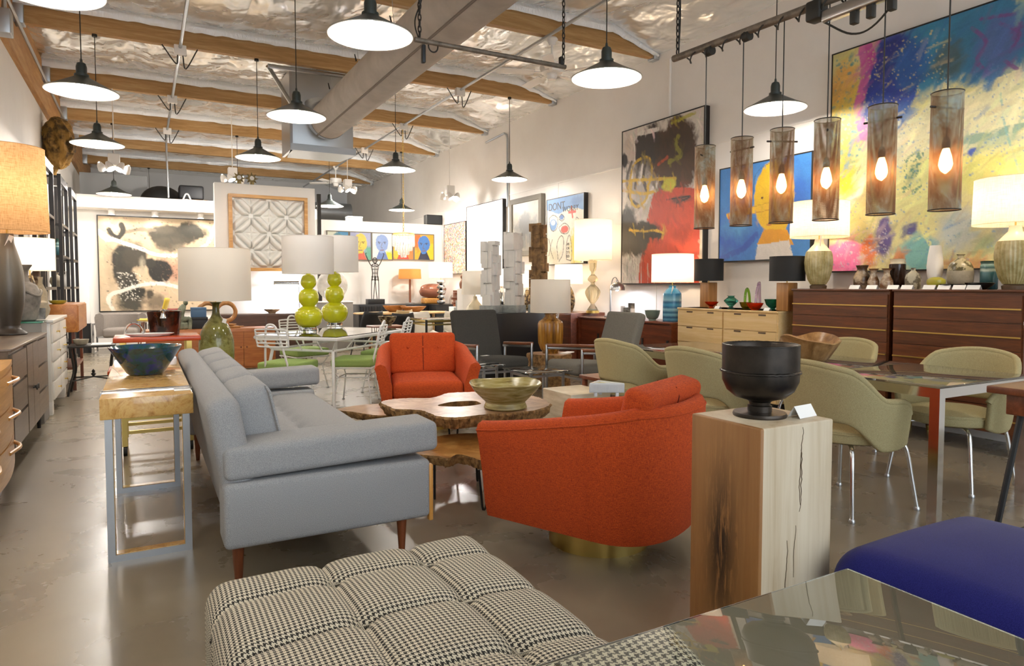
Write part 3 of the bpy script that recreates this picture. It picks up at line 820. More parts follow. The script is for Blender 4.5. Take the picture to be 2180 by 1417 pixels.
def tent_card(p, label, w_=.09, h=.035, rz=0.0, group='white tent cards'):
    t = thing('tent_card', label, 'price card', p, rz, group)
    B().add([(-w_/2, -.022, 0), (w_/2, -.022, 0), (w_/2, 0, h), (-w_/2, 0, h), (-w_/2, -.021, 0), (w_/2, -.021, 0), (w_/2, 0, h-.001), (-w_/2, 0, h-.001)], [(0, 1, 2, 3), (4, 7, 6, 5)]).obj('front_flap', 'card', t, False)
    B().add([(-w_/2, .022, 0), (w_/2, .022, 0), (w_/2, 0, h), (-w_/2, 0, h), (-w_/2, .021, 0), (w_/2, .021, 0), (w_/2, 0, h-.001), (-w_/2, 0, h-.001)], [(0, 3, 2, 1), (4, 5, 6, 7)]).obj('back_flap', 'card', t, False)
    return t
q = PZ(1708, 886, PZH)
tent_card((q[0], q[1], PZH+.001), 'white folded card beside the iron vessel on the timber pedestal', .095, .036, .12)

# glass table in the near corner ----------------------------------------
glass('table_glass', 'eef7f2', 0, 1.5)
gt_ = thing('glass_table', 'clear thick glass table top in the right foreground', 'table', (.2, -.75, 0))
B().rbox(0, .91, 0, 1.515, .728, .74, .002, 1).obj('glass_top', 'table_glass', gt_, ang=30)
for x, y in ((.1, .1), (.1, .55), (.5, .1), (.5, .55)):
    B().cyl(x, y, 0, .727, .02, 16).obj('leg', 'chrome', gt_)
B().rbox(.1, .5, .1, .55, .69, .727, .006).obj('frame', 'chrome', gt_)

# blue velvet ottoman -----------------------------------------------------
bo = thing('velvet_ottoman', 'deep blue velvet ottoman behind the glass table corner', 'ottoman', (1.80, .62, 0))
B().rbox(0, .76, 0, .72, .13, .46, .11, 7, puff=.035, cut=8).obj('cushion', 'blue_velvet', bo)
B().rbox(.08, .68, .08, .64, .08, .15, .01).obj('base', 'flat_black', bo)
for x, y in ((.14, .14), (.62, .14), (.14, .58), (.62, .58)): B().lathe([(.014, 0), (.02, .08)], 12, T3(x, y, 0)).obj('leg', 'walnut', bo)

# burl console with chrome legs -------------------------------------------
t = NT('burl'); v = t.coord(); a = t.noise(v, 9, 8, .7, 2.5); b_ = t.noise(v, 38, 4, .7, 1.0)
s1 = t.n('ShaderNodeMath', operation='MULTIPLY_ADD', i_1=.3); t.l(b_, s1.inputs[0]); t.l(a, s1.inputs[2])
t.color(t.ramp(s1.outputs[0], [(.45, '9c6a2a'), (.6, 'c99a54'), (.72, 'd9b06a'), (.85, 'b98442')])).set(.22); t.p.inputs['Coat Weight'].default_value = .5
CW, CD = .375, 2.06
co = thing('console_table', 'burl wood console table with chrome loop legs behind the sofa', 'console table', (-.18, 3.46, 0))
B().rbox(0, CW, 0, CD, .657, .752, .004, 2).obj('top', 'burl', co, ang=30)
for y in (.16, .225, CD-.28, CD-.215):
    B().box(-.004, CW+.004, y, y+.012, .66, .758).obj('chrome_band', 'chrome', co, False)
def loop(y):
    B().box(0.015, .045, y, y+.06, 0, .657).obj('leg', 'steel', co, False)
    B().box(CW-.045, CW-.015, y, y+.06, 0, .657).obj('leg', 'steel', co, False)
    B().box(.045, CW-.045, y, y+.06, 0, .03).obj('floor_bar', 'steel', co, False)
    B().box(.047, CW-.047, y+.006, y+.054, .03, .034).obj('inlay', 'burl', co, False)
    B().box(.0455, .048, y+.006, y+.054, .03, .657).obj('inlay', 'burl', co, False)
    B().box(CW-.048, CW-.0455, y+.006, y+.054, .03, .657).obj('inlay', 'burl', co, False)
loop(.04); loop(1.2)
t = NT('teal_glaze'); v = t.coord((1, 1, 2)); a = t.noise(v, 9, 6, .7, 1)
t.color(t.ramp(a, [(.3, '0d2a2c'), (.5, '12454a'), (.62, '21307a'), (.75, '0f3a3e')])).set(.12); t.p.inputs['Coat Weight'].default_value = .6
p = PZ(311, 796, .752); s = SCL(p)
bw = thing('flared_bowl', 'dark teal and blue glazed flared bowl on the burl console', 'bowl', (p[0], p[1], .752))
B().lathe([(.002, 0), (30*s, 0), (36*s, 4*s), (69*s, 58*s), (70*s, 60*s), (67*s, 59*s), (34*s, 10*s), (.002, 7*s)], 48).obj('bowl', 'teal_glaze', bw)
p = PZ(388, 830, .752); pcd = thing('price_card', 'white price card lying on the burl console end', 'price card', (p[0], p[1], .7525)); B().box(-.035, .035, -.022, .022, 0, .002).obj('card_sheet', 'card', pcd, False)
# ------------------------------------------------------------------ live-edge burl coffee tables
def slab_mat(name, c1, c2, c3):
    t = NT(name); v = t.coord(); a = t.noise(v, 3.2, 7, .62, 2.2); b = t.noise(v, 26, 4, .6, .8)
    s1 = t.n('ShaderNodeMath', operation='MULTIPLY_ADD', i_1=.25); t.l(b, s1.inputs[0]); t.l(a, s1.inputs[2])
    t.color(t.ramp(s1.outputs[0], [(.45, c1), (.62, c2), (.78, c3)])).set(.32); t.bump(b, .06, .003)
slab_mat('slab_top', '7d5837', 'a37c58', 'b8977a'); slab_mat('slab_low', '6e431c', '9c6c34', 'b58a50')
mottle('bark_edge', '5a3d1c', 'a07a48', 30, .8, .8)
def slab(name, label, outline, z, th, legs, mat, hole=None, cat='table', zl=None):
    """outline: world xy points of the top edge; the rim is a rough live edge"""
    c = np.mean(np.array(outline), axis=0); t = thing(name, label, cat, (c[0], c[1], 0))
    P = smoothcurve([(p[0]-c[0], p[1]-c[1]) for p in outline], 9, True)
    rg = random.Random(len(P)*7+int(z*100)); n = len(P); vs = []; fs = []
    P = [(x*(1+rg.uniform(-.016, .016)), y*(1+rg.uniform(-.016, .016))) for x, y in P]
    lay = [(1.0, 0), (1.012, -.012), (1.0, -th*.35), (.985, -th*.7), (.955, -th)]
    for k, (sc, dz) in enumerate(lay):
        for x, y in P:
            j = 1+(rg.uniform(-.02, .02) if 0 < k else 0)
            vs.append((x*sc*j, y*sc*j, z+dz+(rg.uniform(-.2, .2)*th*.4 if k >= 2 else 0)))
    for k in range(len(lay)-1):
        for i in range(n):
            j = (i+1) % n; fs.append((k*n+j, k*n+i, (k+1)*n+i, (k+1)*n+j))
    B().add(vs, fs).obj('live_edge', 'bark_edge', t, True, 25)
    top = [(x, y, z) for x, y in P]; bot = [vs[(len(lay)-1)*n+i] for i in range(n)]
    if hole:
        hx, hy, ha, hb = hole; hc = [(hx-c[0]+ha*math.cos(q)*(1+.12*math.sin(3*q)), hy-c[1]+hb*math.sin(q), z) for q in np.linspace(0, 2*PI, n+1)[:-1]]
        # match ring start angles
        a0 = math.atan2(top[0][1]-(hy-c[1]), top[0][0]-(hx-c[0]))
        ori = sum(top[i][0]*top[(i+1) % n][1]-top[(i+1) % n][0]*top[i][1] for i in range(n))
        sg = 1 if ori > 0 else -1
        hc = [(hx-c[0]+ha*math.cos(a0+sg*q)*(1+.12*math.sin(3*q)), hy-c[1]+hb*math.sin(a0+sg*q), z) for q in np.linspace(0, 2*PI, n+1)[:-1]]
        hd = [(x, y, z-th*.8) for x, y, _ in hc]
        f2 = [(i, (i+1) % n, n+(i+1) % n, n+i) for i in range(n)]+[(n+i, n+(i+1) % n, 2*n+(i+1) % n, 2*n+i) for i in range(n)]+[tuple(2*n+i for i in range(n))]
        if sg < 0: f2 = [f[::-1] for f in f2]
        B().add(top+hc+hd, f2[:n]).obj('slab_surface', mat, t, False)
        B().add(hc+hd, [(i, (i+1) % n, n+(i+1) % n, n+i) for i in range(n)]+[tuple(n+i for i in range(n))]).obj('hollow', 'bark_edge', t, False)
    else:
        b = B().add(top, [tuple(range(n))]); b.obj('slab_surface', mat, t, False)
    B().add(bot, [tuple(range(n))]).obj('underside', 'bark_edge', t, False)
    for (lx, ly, ang) in legs:                              # hairpin legs
        zt = z-th+.01; ca, sa = math.cos(ang), math.sin(ang); lx -= c[0]; ly -= c[1]; w_ = .055
        pts = [(lx-ca*w_, ly-sa*w_, zt), (lx-ca*.02, ly-sa*.02, .03), (lx-ca*.012, ly-sa*.012, .012), (lx, ly, .008), (lx+ca*.012, ly+sa*.012, .012), (lx+ca*.02, ly+sa*.02, .03), (lx+ca*w_, ly+sa*w_, zt)]
        B().tube(pts, .007, 8).obj('hairpin_leg', 'flat_black', t)
    return t
def pts(z, l): return [tuple(PZ(u, v, z)[:2]) for u, v in l]
slab('burl_coffee_table', 'upper live-edge burl slab of the coffee table with a knot hole under the bowl', pts(.45, [(812, 856), (838, 869), (872, 871), (902, 874), (928, 884), (960, 888), (993, 886), (1027, 882), (1062, 880), (1098, 878), (1140, 872), (1168, 862), (1160, 850), (1130, 842), (1085, 838), (1040, 830), (1000, 834), (955, 836), (920, 846), (870, 847), (830, 850)]), .45, .075, [(1.6, 4.2, .3), (2.15, 4.05, 1.2), (1.9, 4.35, 2)], 'slab_top', hole=(*PZ(982, 859, .45)[:2], .15, .10))
slab('burl_side_table', 'small low live-edge wood slab left of the burl coffee table', [(1.25, 5.02), (1.33, 4.86), (1.40, 4.72), (1.46, 4.64), (1.6, 4.6), (1.72, 4.62), (1.82, 4.78), (1.8, 5.0), (1.62, 5.1), (1.44, 5.12)], .33, .05, [(1.42, 4.86, .9), (1.7, 4.75, 2), (1.66, 4.98, .2)], 'slab_top')
slab('burl_low_table', 'lowest live-edge wood slab on black hairpin legs beside the sofa', [(1.36, 3.62), (1.44, 3.52), (1.47, 3.45), (1.56, 3.5), (1.6, 3.4), (1.62, 3.3), (1.7, 3.26), (1.82, 3.3), (1.92, 3.45), (2.0, 3.7), (1.95, 3.9), (1.76, 4.0), (1.5, 3.95), (1.36, 3.8)], .29, .055, [(1.64, 3.33, .55), (1.47, 3.64, 1.2), (1.85, 3.85, .9)], 'slab_low')
t = NT('stoneware_olive'); v = t.coord((1, 1, 9)); a = t.noise(v, 5, 5, .6, .6)
t.color(t.ramp(a, [(.32, '6b5a2a'), (.48, '93854c'), (.62, 'b3a878'), (.75, '7f6c34')])).set(.25)
p = PZ(1076, 868, .45); s = SCL(p)*1.0
bw = thing('footed_bowl', 'wide olive striped stoneware bowl on the burl coffee table', 'bowl', (p[0], p[1], .45))
def wavy(prof, n, amp, name, mat, parent):
    b = B(); vs = []
    for r, z in prof:
        for i in range(n):
            q = 2*PI*i/n; k = amp*(r/prof[len(prof)//2][0])**2
            vs.append((r*math.cos(q), r*math.sin(q), z+(k*math.sin(3*q+.6) if z > 40*s else 0)))
    b.add(vs, [(k*n+i, k*n+(i+1) % n, (k+1)*n+(i+1) % n, (k+1)*n+i) for k in range(len(prof)-1) for i in range(n)])
    return b.obj(name, mat, parent)
wavy([(.002, 1*s), (42*s, 0), (46*s, 3*s), (42*s, 14*s), (52*s, 24*s), (66*s, 38*s), (77*s, 54*s), (76*s, 56*s), (73*s, 54*s), (60*s, 36*s), (40*s, 20*s), (.002, 16*s)], 56, .006, 'bowl', 'stoneware_olive', bw)

# ------------------------------------------------------------------ orange swivel armchairs
plain('seam_orange', '6a2008', .95)
def barrel_chair(label, loc, rz, brass=True):
    t = thing('swivel_armchair', label, 'armchair', loc, rz, 'orange swivel armchairs')
    path = []
    for k in range(13): q = k/12; path.append((-.405+.0*q, .42-.58*q))
    for k in range(1, 26):
        a = PI*k/26; path.append((-.405*math.copysign(abs(math.cos(a))**.85, math.cos(a)), -.16-.33*abs(math.sin(a))**.85))
    for k in range(13): q = k/12; path.append((.405, -.16+.58*q))
    m = len(path); secs = []
    for i, (x, y) in enumerate(path):
        a = np.array(path[max(i-1, 0)]); b = np.array(path[min(i+1, m-1)]); tt = (b-a)/np.linalg.norm(b-a); nn = np.array([tt[1], -tt[0]])   # outward
        if np.dot(nn, (x, y+.05)) < 0: nn = -nn
        back = min(1, max(0, (.42-y)/.8)); zt = .60+.13*back**1.2
        fl = .035*(1-back)
        secs.append([(x+nn[0]*o, y+nn[1]*o, z) for o, z in ((-.075, .125), (-.05, .13), (-.03, .2), (-.01, .35), (fl*.5, .5), (fl, zt-.035), (fl-.012, zt-.008), (-.045+fl, zt+.004), (-.085+fl, zt-.012), (-.1+fl, zt-.05), (-.105, .42), (-.105, .22))])
    k = len(secs[0]); b = B()
    b.add([p for s_ in secs for p in s_], [(i*k+j, i*k+j+1, (i+1)*k+j+1, (i+1)*k+j) for i in range(m-1) for j in range(k-1)]+[tuple(range(k-1, -1, -1)), tuple((m-1)*k+j for j in range(k))])
    bmf = b
    bmf.obj('shell', 'orange_tweed', t, True, 50)
    for j, nm in ((5, 'piping'),):
        B().tube([s_[j] for s_ in secs], .004, 6).obj(nm, 'orange_tweed', t)
    for i in (12, m-13): B().tube(secs[i][1:6], .003, 5).obj('seam', 'orange_tweed', t)
    B().rbox(-.3, .3, -.36, .40, .13, .31, .03, 3).obj('seat_base', 'orange_tweed', t)
    B().rbox(-.3, .3, -.3, .425, .29, .45, .055, 5, puff=.02, cut=5).obj('seat_cushion', 'orange_tweed', t)
    M = T3(0, -.26, .43, .24)
    bc_ = B().rbox(-.305, .305, -.07, .07, 0, .385, .042, 5, M, cut=4).obj('back_cushion', 'orange_tweed', t)
    for f_ in (-1, 1): B().tube([M @ Vector((0, f_*.0705, .03)), M @ Vector((0, f_*.0705, .345)), M @ Vector((0, f_*.045, .382))], .004, 5).obj('centre_seam', 'seam_orange', bc_)
    for x in (-.14, 0, .14): B().sphere(0, 0, 0, .011, .011, .007, 10, 6, M @ T3(x, .074, .24, PI/2)).obj('button', 'orange_tweed', t)
    B().lathe([(.245, 0), (.245, .085), (.235, .09)], 48).obj('swivel_base', 'brass', t)
    B().lathe([(.2, .085), (.2, .135)], 32).obj('swivel_plate', 'flat_black', t)
    return t
f = math.atan2(.905, -.425)-PI/2
c1 = barrel_chair('orange tweed swivel armchair seen from behind, on a brass base beside the timber pedestal', (1.955, 2.69, 0), f)
f2 = math.atan2(-.97, -.3)-PI/2
dup(c1, (2.2, 5.66, 0), f2, 'orange tweed armchair with buttoned back facing us behind the coffee table')

# ------------------------------------------------------------------ dining table and shell armchairs
t = NT('smoke_glass'); t.color('b8b4aa').set(.02); t.p.inputs['Transmission Weight'].default_value = .9; t.p.inputs['IOR'].default_value = 1.5
TX0, TX1, TY0, TY1, TZ = 3.53, 4.45, 1.95, 4.62, .74
dt = thing('dining_table', 'long chrome framed dining table with smoked glass top', 'dining table', (TX0, TY0, 0))
W2, D2 = TX1-TX0, TY1-TY0
for x, y in ((0, 0), (W2-.05, 0), (0, D2-.05), (W2-.05, D2-.05)):
    B().box(x, x+.05, y, y+.05, 0, TZ-.012).obj('leg', 'chrome', dt, False)
for x0, x1, y0, y1 in ((.05, W2-.05, 0, .03), (.05, W2-.05, D2-.03, D2), (0, .03, .05, D2-.05), (W2-.03, W2, .05, D2-.05), (.03, W2-.03, .69, .72)):
    B().box(x0, x1, y0, y1, TZ-.062, TZ-.012).obj('rail', 'chrome', dt, False)
B().rbox(.0, W2, 0, .7, TZ-.0115, TZ, .002, 1).obj('glass_pane', 'smoke_glass', dt, ang=30)
B().rbox(.0, W2, .71, D2, TZ-.0115, TZ, .002, 1).obj('glass_pane', 'smoke_glass', dt, ang=30)
def shell_chair(label, loc, rz):
    t = thing('shell_armchair', label, 'chair', loc, rz, 'olive armchairs around the glass dining table')
    pm = math.radians(118); N, Mv = 49, 12
    def hump(a):                                           # top line of back and arms
        a = abs(math.degrees(a))
        if a < 38: return .83-.00002*a*a
        if a < 78: q = (a-38)/40; q = q*q*(3-2*q); return .801+(.635-.801)*q
        if a < 92: return .635-.005*((a-78)/14)
        q = (a-92)/26; return .63-.075*q*q*q
    def low(a):
        a = abs(math.degrees(a))
        if a < 36: return .515
        if a < 76: q = (a-36)/40; q = q*q*(3-2*q); return .515+(.36-.515)*q
        if a < 92: return .36
        q = (a-92)/26; return .36+.03*q*q
    vs = []
    for j in range(Mv):
        w_ = j/(Mv-1)
        for i in range(N):
            a = -pm+2*pm*i/(N-1); zt, zb = hump(a), low(a); z = zb+(zt-zb)*w_
            k = 1+.16*(z-.36)/.44
            r = (abs(math.sin(a))**2.6+abs(math.cos(a))**2.6)**(-1/2.6)
            rx, ry = .275*k, .265*k*(1+.1*(z-.5))
            vs.append((rx*r*math.sin(a), -ry*r*math.cos(a)-(.05 if math.cos(a) > 0 else 0)*(z-.45)*math.cos(a), z))
    o = B().add(vs, [(j*N+i, j*N+i+1, (j+1)*N+i+1, (j+1)*N+i) for j in range(Mv-1) for i in range(N-1)]).obj('shell', 'olive_tweed', t, True, 80)
    sd = o.modifiers.new('solid', 'SOLIDIFY'); sd.thickness = .04; sd.offset = 0
    sb = o.modifiers.new('sub', 'SUBSURF'); sb.levels = 1; sb.render_levels = 1
    edge = [vs[(Mv-1)*N+i] for i in range(N)]
    B().tube(edge, .0185, 10).obj('edge_roll', 'olive_tweed', t)
    se = B().lathe([(.002, .382), (.22, .384), (.262, .398), (.272, .425), (.262, .458), (.2, .478), (.1, .486), (.002, .488)], 40, None, sx=1.0, sy=1.0).obj('seat', 'olive_tweed', t)
    B().tube([(.268*math.cos(q), .268*math.sin(q), .445) for q in np.linspace(0, 2*PI, 41)[:-1]], .004, 6, True).obj('piping', 'olive_tweed', se)
    B().lathe([(.002, .375), (.2, .378), (.22, .394)], 32).obj('seat_pan', 'flat_black', t)
    for sx in (-1, 1):
        for sy in (-1, 1):
            l = B().tube(smoothcurve([(sx*.12, sy*.12, .383), (sx*.19, sy*.19, .375), (sx*.215, sy*.215, .33), (sx*.235, sy*.235, .18), (sx*.255, sy*.255, .02)], 4), .0115, 10).obj('leg', 'chrome', t)
            B().lathe([(.016, 0), (.018, .012), (.012, .022)], 12, T3(sx*.256, sy*.256, 0)).obj('glide', 'steel', l)
    return t
sc_ = shell_chair('olive tweed shell armchair nearest us, back turned, right of the timber pedestal', (3.53, 2.46, 0), -PI/2-.08)
dup(sc_, (3.50, 3.42, 0), -PI/2+.05, 'olive shell armchair mostly hidden behind the iron vessel')
dup(sc_, (3.47, 4.22, 0), -PI/2+.02, 'olive shell armchair at the far left corner of the glass dining table')
dup(sc_, (4.52, 2.42, 0), PI/2+.02, 'olive shell armchair on the far side of the table, by its near end')
dup(sc_, (4.56, 3.38, 0), PI/2-.05, 'olive shell armchair on the far side of the table, before the tall dressers')
slab_mat('root_wood', '6f4d28', '9c7547', 'b8966a')
p = PZ(1722, 770, TZ); s = SCL(p)
rb = thing('root_bowl', 'irregular carved root wood bowl standing on the glass dining table', 'bowl', (p[0], p[1], TZ), .3)
prof = [(.002, 0), (38, 1), (50, 10), (66, 32), (78, 50), (74, 52), (60, 36), (40, 20), (.002, 15)]
b = B(); n = 48; vs = []
for r, z in prof:
    for i in range(n):
        q = 2*PI*i/n; k = 1+.12*math.sin(2*q+.4)+.03*math.sin(5*q+1); up = (1 if z > 25 else z/25)*(8*math.sin(2*q+2.0)+2*math.sin(3*q)+1*math.sin(7*q))
        vs.append((r*s*k*1.05, 0, 0) if False else (r*s*k*math.cos(q), r*s*k*math.sin(q)*.85, max(0, (z+up*(z/52)))*s))
b.add(vs, [(k*n+i, k*n+(i+1) % n, (k+1)*n+(i+1) % n, (k+1)*n+i) for k in range(len(prof)-1) for i in range(n)]).obj('bowl', 'root_wood', rb)

# ------------------------------------------------------------------ lounge chairs, cube tables, low tables
fabric('charcoal', '33322f', '43413c', 300, .95, .3); fabric('slate_grey', '5c5a54', '767268', 300, .95, .3)
wood('arm_wood', '5b2f1a', '87512f', 'y', 3, .35, '6e3c22')
def lounge(label, loc, rz, mat):
    t = thing('lounge_chair', label, 'armchair', loc, rz, 'lounge chairs with chrome frames and wood arms')
    B().rbox(-.3, .3, -.36, .33, .0, .13, .045, 5, T3(0, 0, .3, .07), puff=.02, cut=4).obj('seat_cushion', mat, t)
    B().rbox(-.3, .3, -.055, .055, 0, .62, .04, 4, T3(0, -.36, .36, .3), puff=0, cut=4).obj('back_cushion', mat, t)
    for sx in (-1, 1):
        x = sx*.345
        B().rbox(x-.012, x+.012, .28, .305, 0, .6, .004, 1).obj('front_leg', 'steel', t)
        B().rbox(x-.012, x+.012, -.37, -.345, 0, .55, .004, 1).obj('rear_leg', 'steel', t)
        B().rbox(x-.012, x+.012, -.4, .3, -.012, .012, .003, 1, T3(0, 0, .545, .06)).obj('arm_rail', 'steel', t)
        B().rbox(x-.027, x+.027, -.36, .3, 0, .035, .012, 3, T3(0, 0, .558, .06)).obj('armrest', 'arm_wood', t)
    for y, z in ((.285, .3), (-.355, .27)): B().box(-.345, .345, y-.012, y+.012, z-.02, z+.005).obj('cross_rail', 'steel', t, False)
    return t
l1 = lounge('charcoal lounge chair with wood arms facing us behind the cube tables', (3.53, 6.93, 0), PI, 'charcoal')
l2 = lounge('grey lounge chair with wood arms turned sideways by the long credenza', (4.2, 6.02, 0), PI/2, 'slate_grey')
q = PZ(1040, 766, .44); c = thing('price_card', 'white price card lying on the charcoal lounge chair seat', 'price card', (3.32, 6.72, .475), .3); B().box(-.05, .05, -.02, .02, 0, .002).obj('card_sheet', 'card', c, False)
def cube_table(label, x0, y0, w_, h, frames, zoff=0):
    t = thing('cube_table', label, 'table', (x0, y0, 0), 0, 'chrome tube cube tables with glass tops')
    r = .011
    for x in (0, w_):
        for y in (0, w_):
            B().box(x-r, x+r, y-r, y+r, 0, h).obj('leg', 'steel', t, False)
    for z in (.012, h-.04):
        for a in (0, w_):
            B().box(0, w_, a-r, a+r, z-r, z+r).obj('rail', 'steel', t, False); B().box(a-r, a+r, 0, w_, z-r, z+r).obj('rail', 'steel', t, False)
    B().rbox(-.07, w_+.07, -.07, w_+.07, h, h+.008, .002, 1).obj('glass_top', 'clear_glass', t, ang=30)
    return t
cube_table('low chrome cube table with glass top, front right of the pair', 3.30, 5.68, .38, .40, 1)
cube_table('low chrome cube table with glass top, back left of the pair', 2.9, 6.2, .30, .43, 1)
c = thing('price_card', 'white price card lying on the rear cube table glass', 'price card', (3.06, 6.28, .4385), .2); B().box(-.05, .05, -.02, .02, 0, .002).obj('card_sheet', 'card', c, False)
mottle('travertine', 'b9a88a', 'd8ccb4', 4, .35, .1, (1, 1, 5))
tc = thing('travertine_cube', 'pale travertine cube table under the triangular planter', 'table', (2.74, 4.12, 0))
B().rbox(0, .36, 0, .40, 0, .45, .006, 2).obj('block', 'travertine', tc, ang=30)
plain('white_glaze', 'dfe2e4', .3); plain('planter_inside', 'cfc489', .5)
p = PZ(1290, 842, .45); s = SCL(p)
tp = thing('triangular_planter', 'white ribbed triangular ceramic planter on small feet', 'planter', (p[0], p[1], .45), -.5)
tri = [(-.125, -.05), (.125, -.05), (-.04, .11)]
b = B()
for i in range(3):                                          # ribbed walls
    a, c_ = np.array(tri[i]), np.array(tri[(i+1) % 3]); nrm = np.array([(c_-a)[1], -(c_-a)[0]]); nrm /= np.linalg.norm(nrm); m = 26
    for k in range(m):
        p0, p1 = a+(c_-a)*(k+.12)/m, a+(c_-a)*(k+.88)/m
        b.prism([tuple(p0), tuple(p0+nrm*.004), tuple(p1+nrm*.004), tuple(p1)], .034, .092)
b.obj('ribs', 'white_glaze', tp, False)
B().prism(tri, .03, .085).obj('body', 'white_glaze', tp, False)
inn = [(x*.86, y*.86) for x, y in tri]
B().add([(x, y, .1) for x, y in tri]+[(x, y, .1) for x, y in inn]+[(x, y, .0865) for x, y in inn]+[(x, y, .03) for x, y in tri], [(0, 1, 4, 3), (1, 2, 5, 4), (2, 0, 3, 5), (3, 4, 7, 6), (4, 5, 8, 7), (5, 3, 6, 8), (9, 10, 1, 0), (10, 11, 2, 1), (11, 9, 0, 2)]).obj('rim', 'white_glaze', tp, False)
B().add([(x, y, .087) for x, y in inn], [(0, 1, 2)]).obj('lining', 'planter_inside', tp, False)
for x, y in ((-.08, -.03), (.075, -.035), (-.035, .06)): B().rbox(x-.012, x+.012, y-.012, y+.012, 0, .031, .003).obj('foot', 'white_glaze', tp)
bn = thing('low_wood_table', 'low walnut slat-leg table between dining table and grey lounge chair', 'table', (3.62, 4.86, 0))
B().rbox(0, .95, 0, .45, .375, .41, .006).obj('top', 'walnut_x', bn)
B().rbox(.02, .93, .02, .43, .2, .22, .005).obj('shelf', 'walnut_x', bn)
for x in (.02, .89):
    for y in (.02, .39): B().rbox(x, x+.04, y, y+.04, 0, .38, .004).obj('leg', 'walnut', bn)
# stump table with amber lamp
st = thing('stump_table', 'short tree stump table under the amber ribbed lamp', 'table', (4.40, 7.08, 0))
rg = random.Random(9); n = 40; k_ = [1+.08*math.sin(3*2*PI*i/n)+.05*math.sin(7*2*PI*i/n+1)+rg.uniform(-.02, .02) for i in range(n)]
vs = [(.27*k_[i]*sc*math.cos(2*PI*i/n), .27*k_[i]*sc*math.sin(2*PI*i/n), z) for sc, z in ((.95, 0), (.9, .2), (1.0, .4), (.98, .42)) for i in range(n)]
B().add(vs, [(k*n+i, k*n+(i+1) % n, (k+1)*n+(i+1) % n, (k+1)*n+i) for k in range(3) for i in range(n)]).obj('trunk', 'bark_edge', st)
B().add([(vs[3*n+i]) for i in range(n)], [tuple(range(n))]).obj('top', 'slab_top', st, False)
pw = thing('newspaper', 'pale folded fabric swatch lying on the stump table edge', 'swatch', (4.58, 6.98, .4205), .6); B().rbox(-.12, .12, -.05, .05, 0, .012, .004).obj('sheet', 'card', pw)

# ------------------------------------------------------------------ bar-height stand at the right edge
wood('oak_x', '8a5a30', 'b58350', 'x', 2.5, .4, '9c6a3c')
bs = thing('wood_stand', 'walnut topped stand with black splayed metal legs at right edge', 'stand', (2.6, .85, 0))
B().rbox(0, .6, 0, .43, .875, .9, .004).obj('top', 'walnut_x', bs)
B().rbox(.05, .56, .04, .39, .8, .875, .004).obj('apron', 'walnut_x', bs)
for x, y, dx, dy in ((.09, .36, -.06, .05), (.5, .36, .06, .05), (.09, .07, -.06, -.05), (.5, .07, .06, -.05)):
    B().tube([(x, y, .8), (x+dx*1.6, y+dy*1.6, 0)], .011, 8).obj('leg', 'flat_black', bs)
for a, b_ in (((.045, .395), (.545, .395)), ((.045, .395), (.045, .035)), ((.545, .395), (.545, .035)), ((.045, .035), (.545, .035))):
    B().tube([(a[0], a[1], .36), (b_[0], b_[1], .36)], .008, 8).obj('stretcher', 'flat_black', bs)
wv = thing('wood_vase', 'tall faceted wooden vase with pale rim at the right edge', 'vase', (2.775, 1.16, .9))
wood('olive_wood', '7a5526', 'b58a4a', 'z', 2.5, .35, '9c7238')
B().lathe([(.002, 0), (.068, 0), (.075, .01), (.075, .17), (.082, .2), (.082, .21)], 10).obj('body', 'olive_wood', wv, True, 20)
B().lathe([(.083, .21), (.083, .222), (.03, .224), (.002, .222)], 10).obj('rim', 'white_glaze', wv, True, 20)
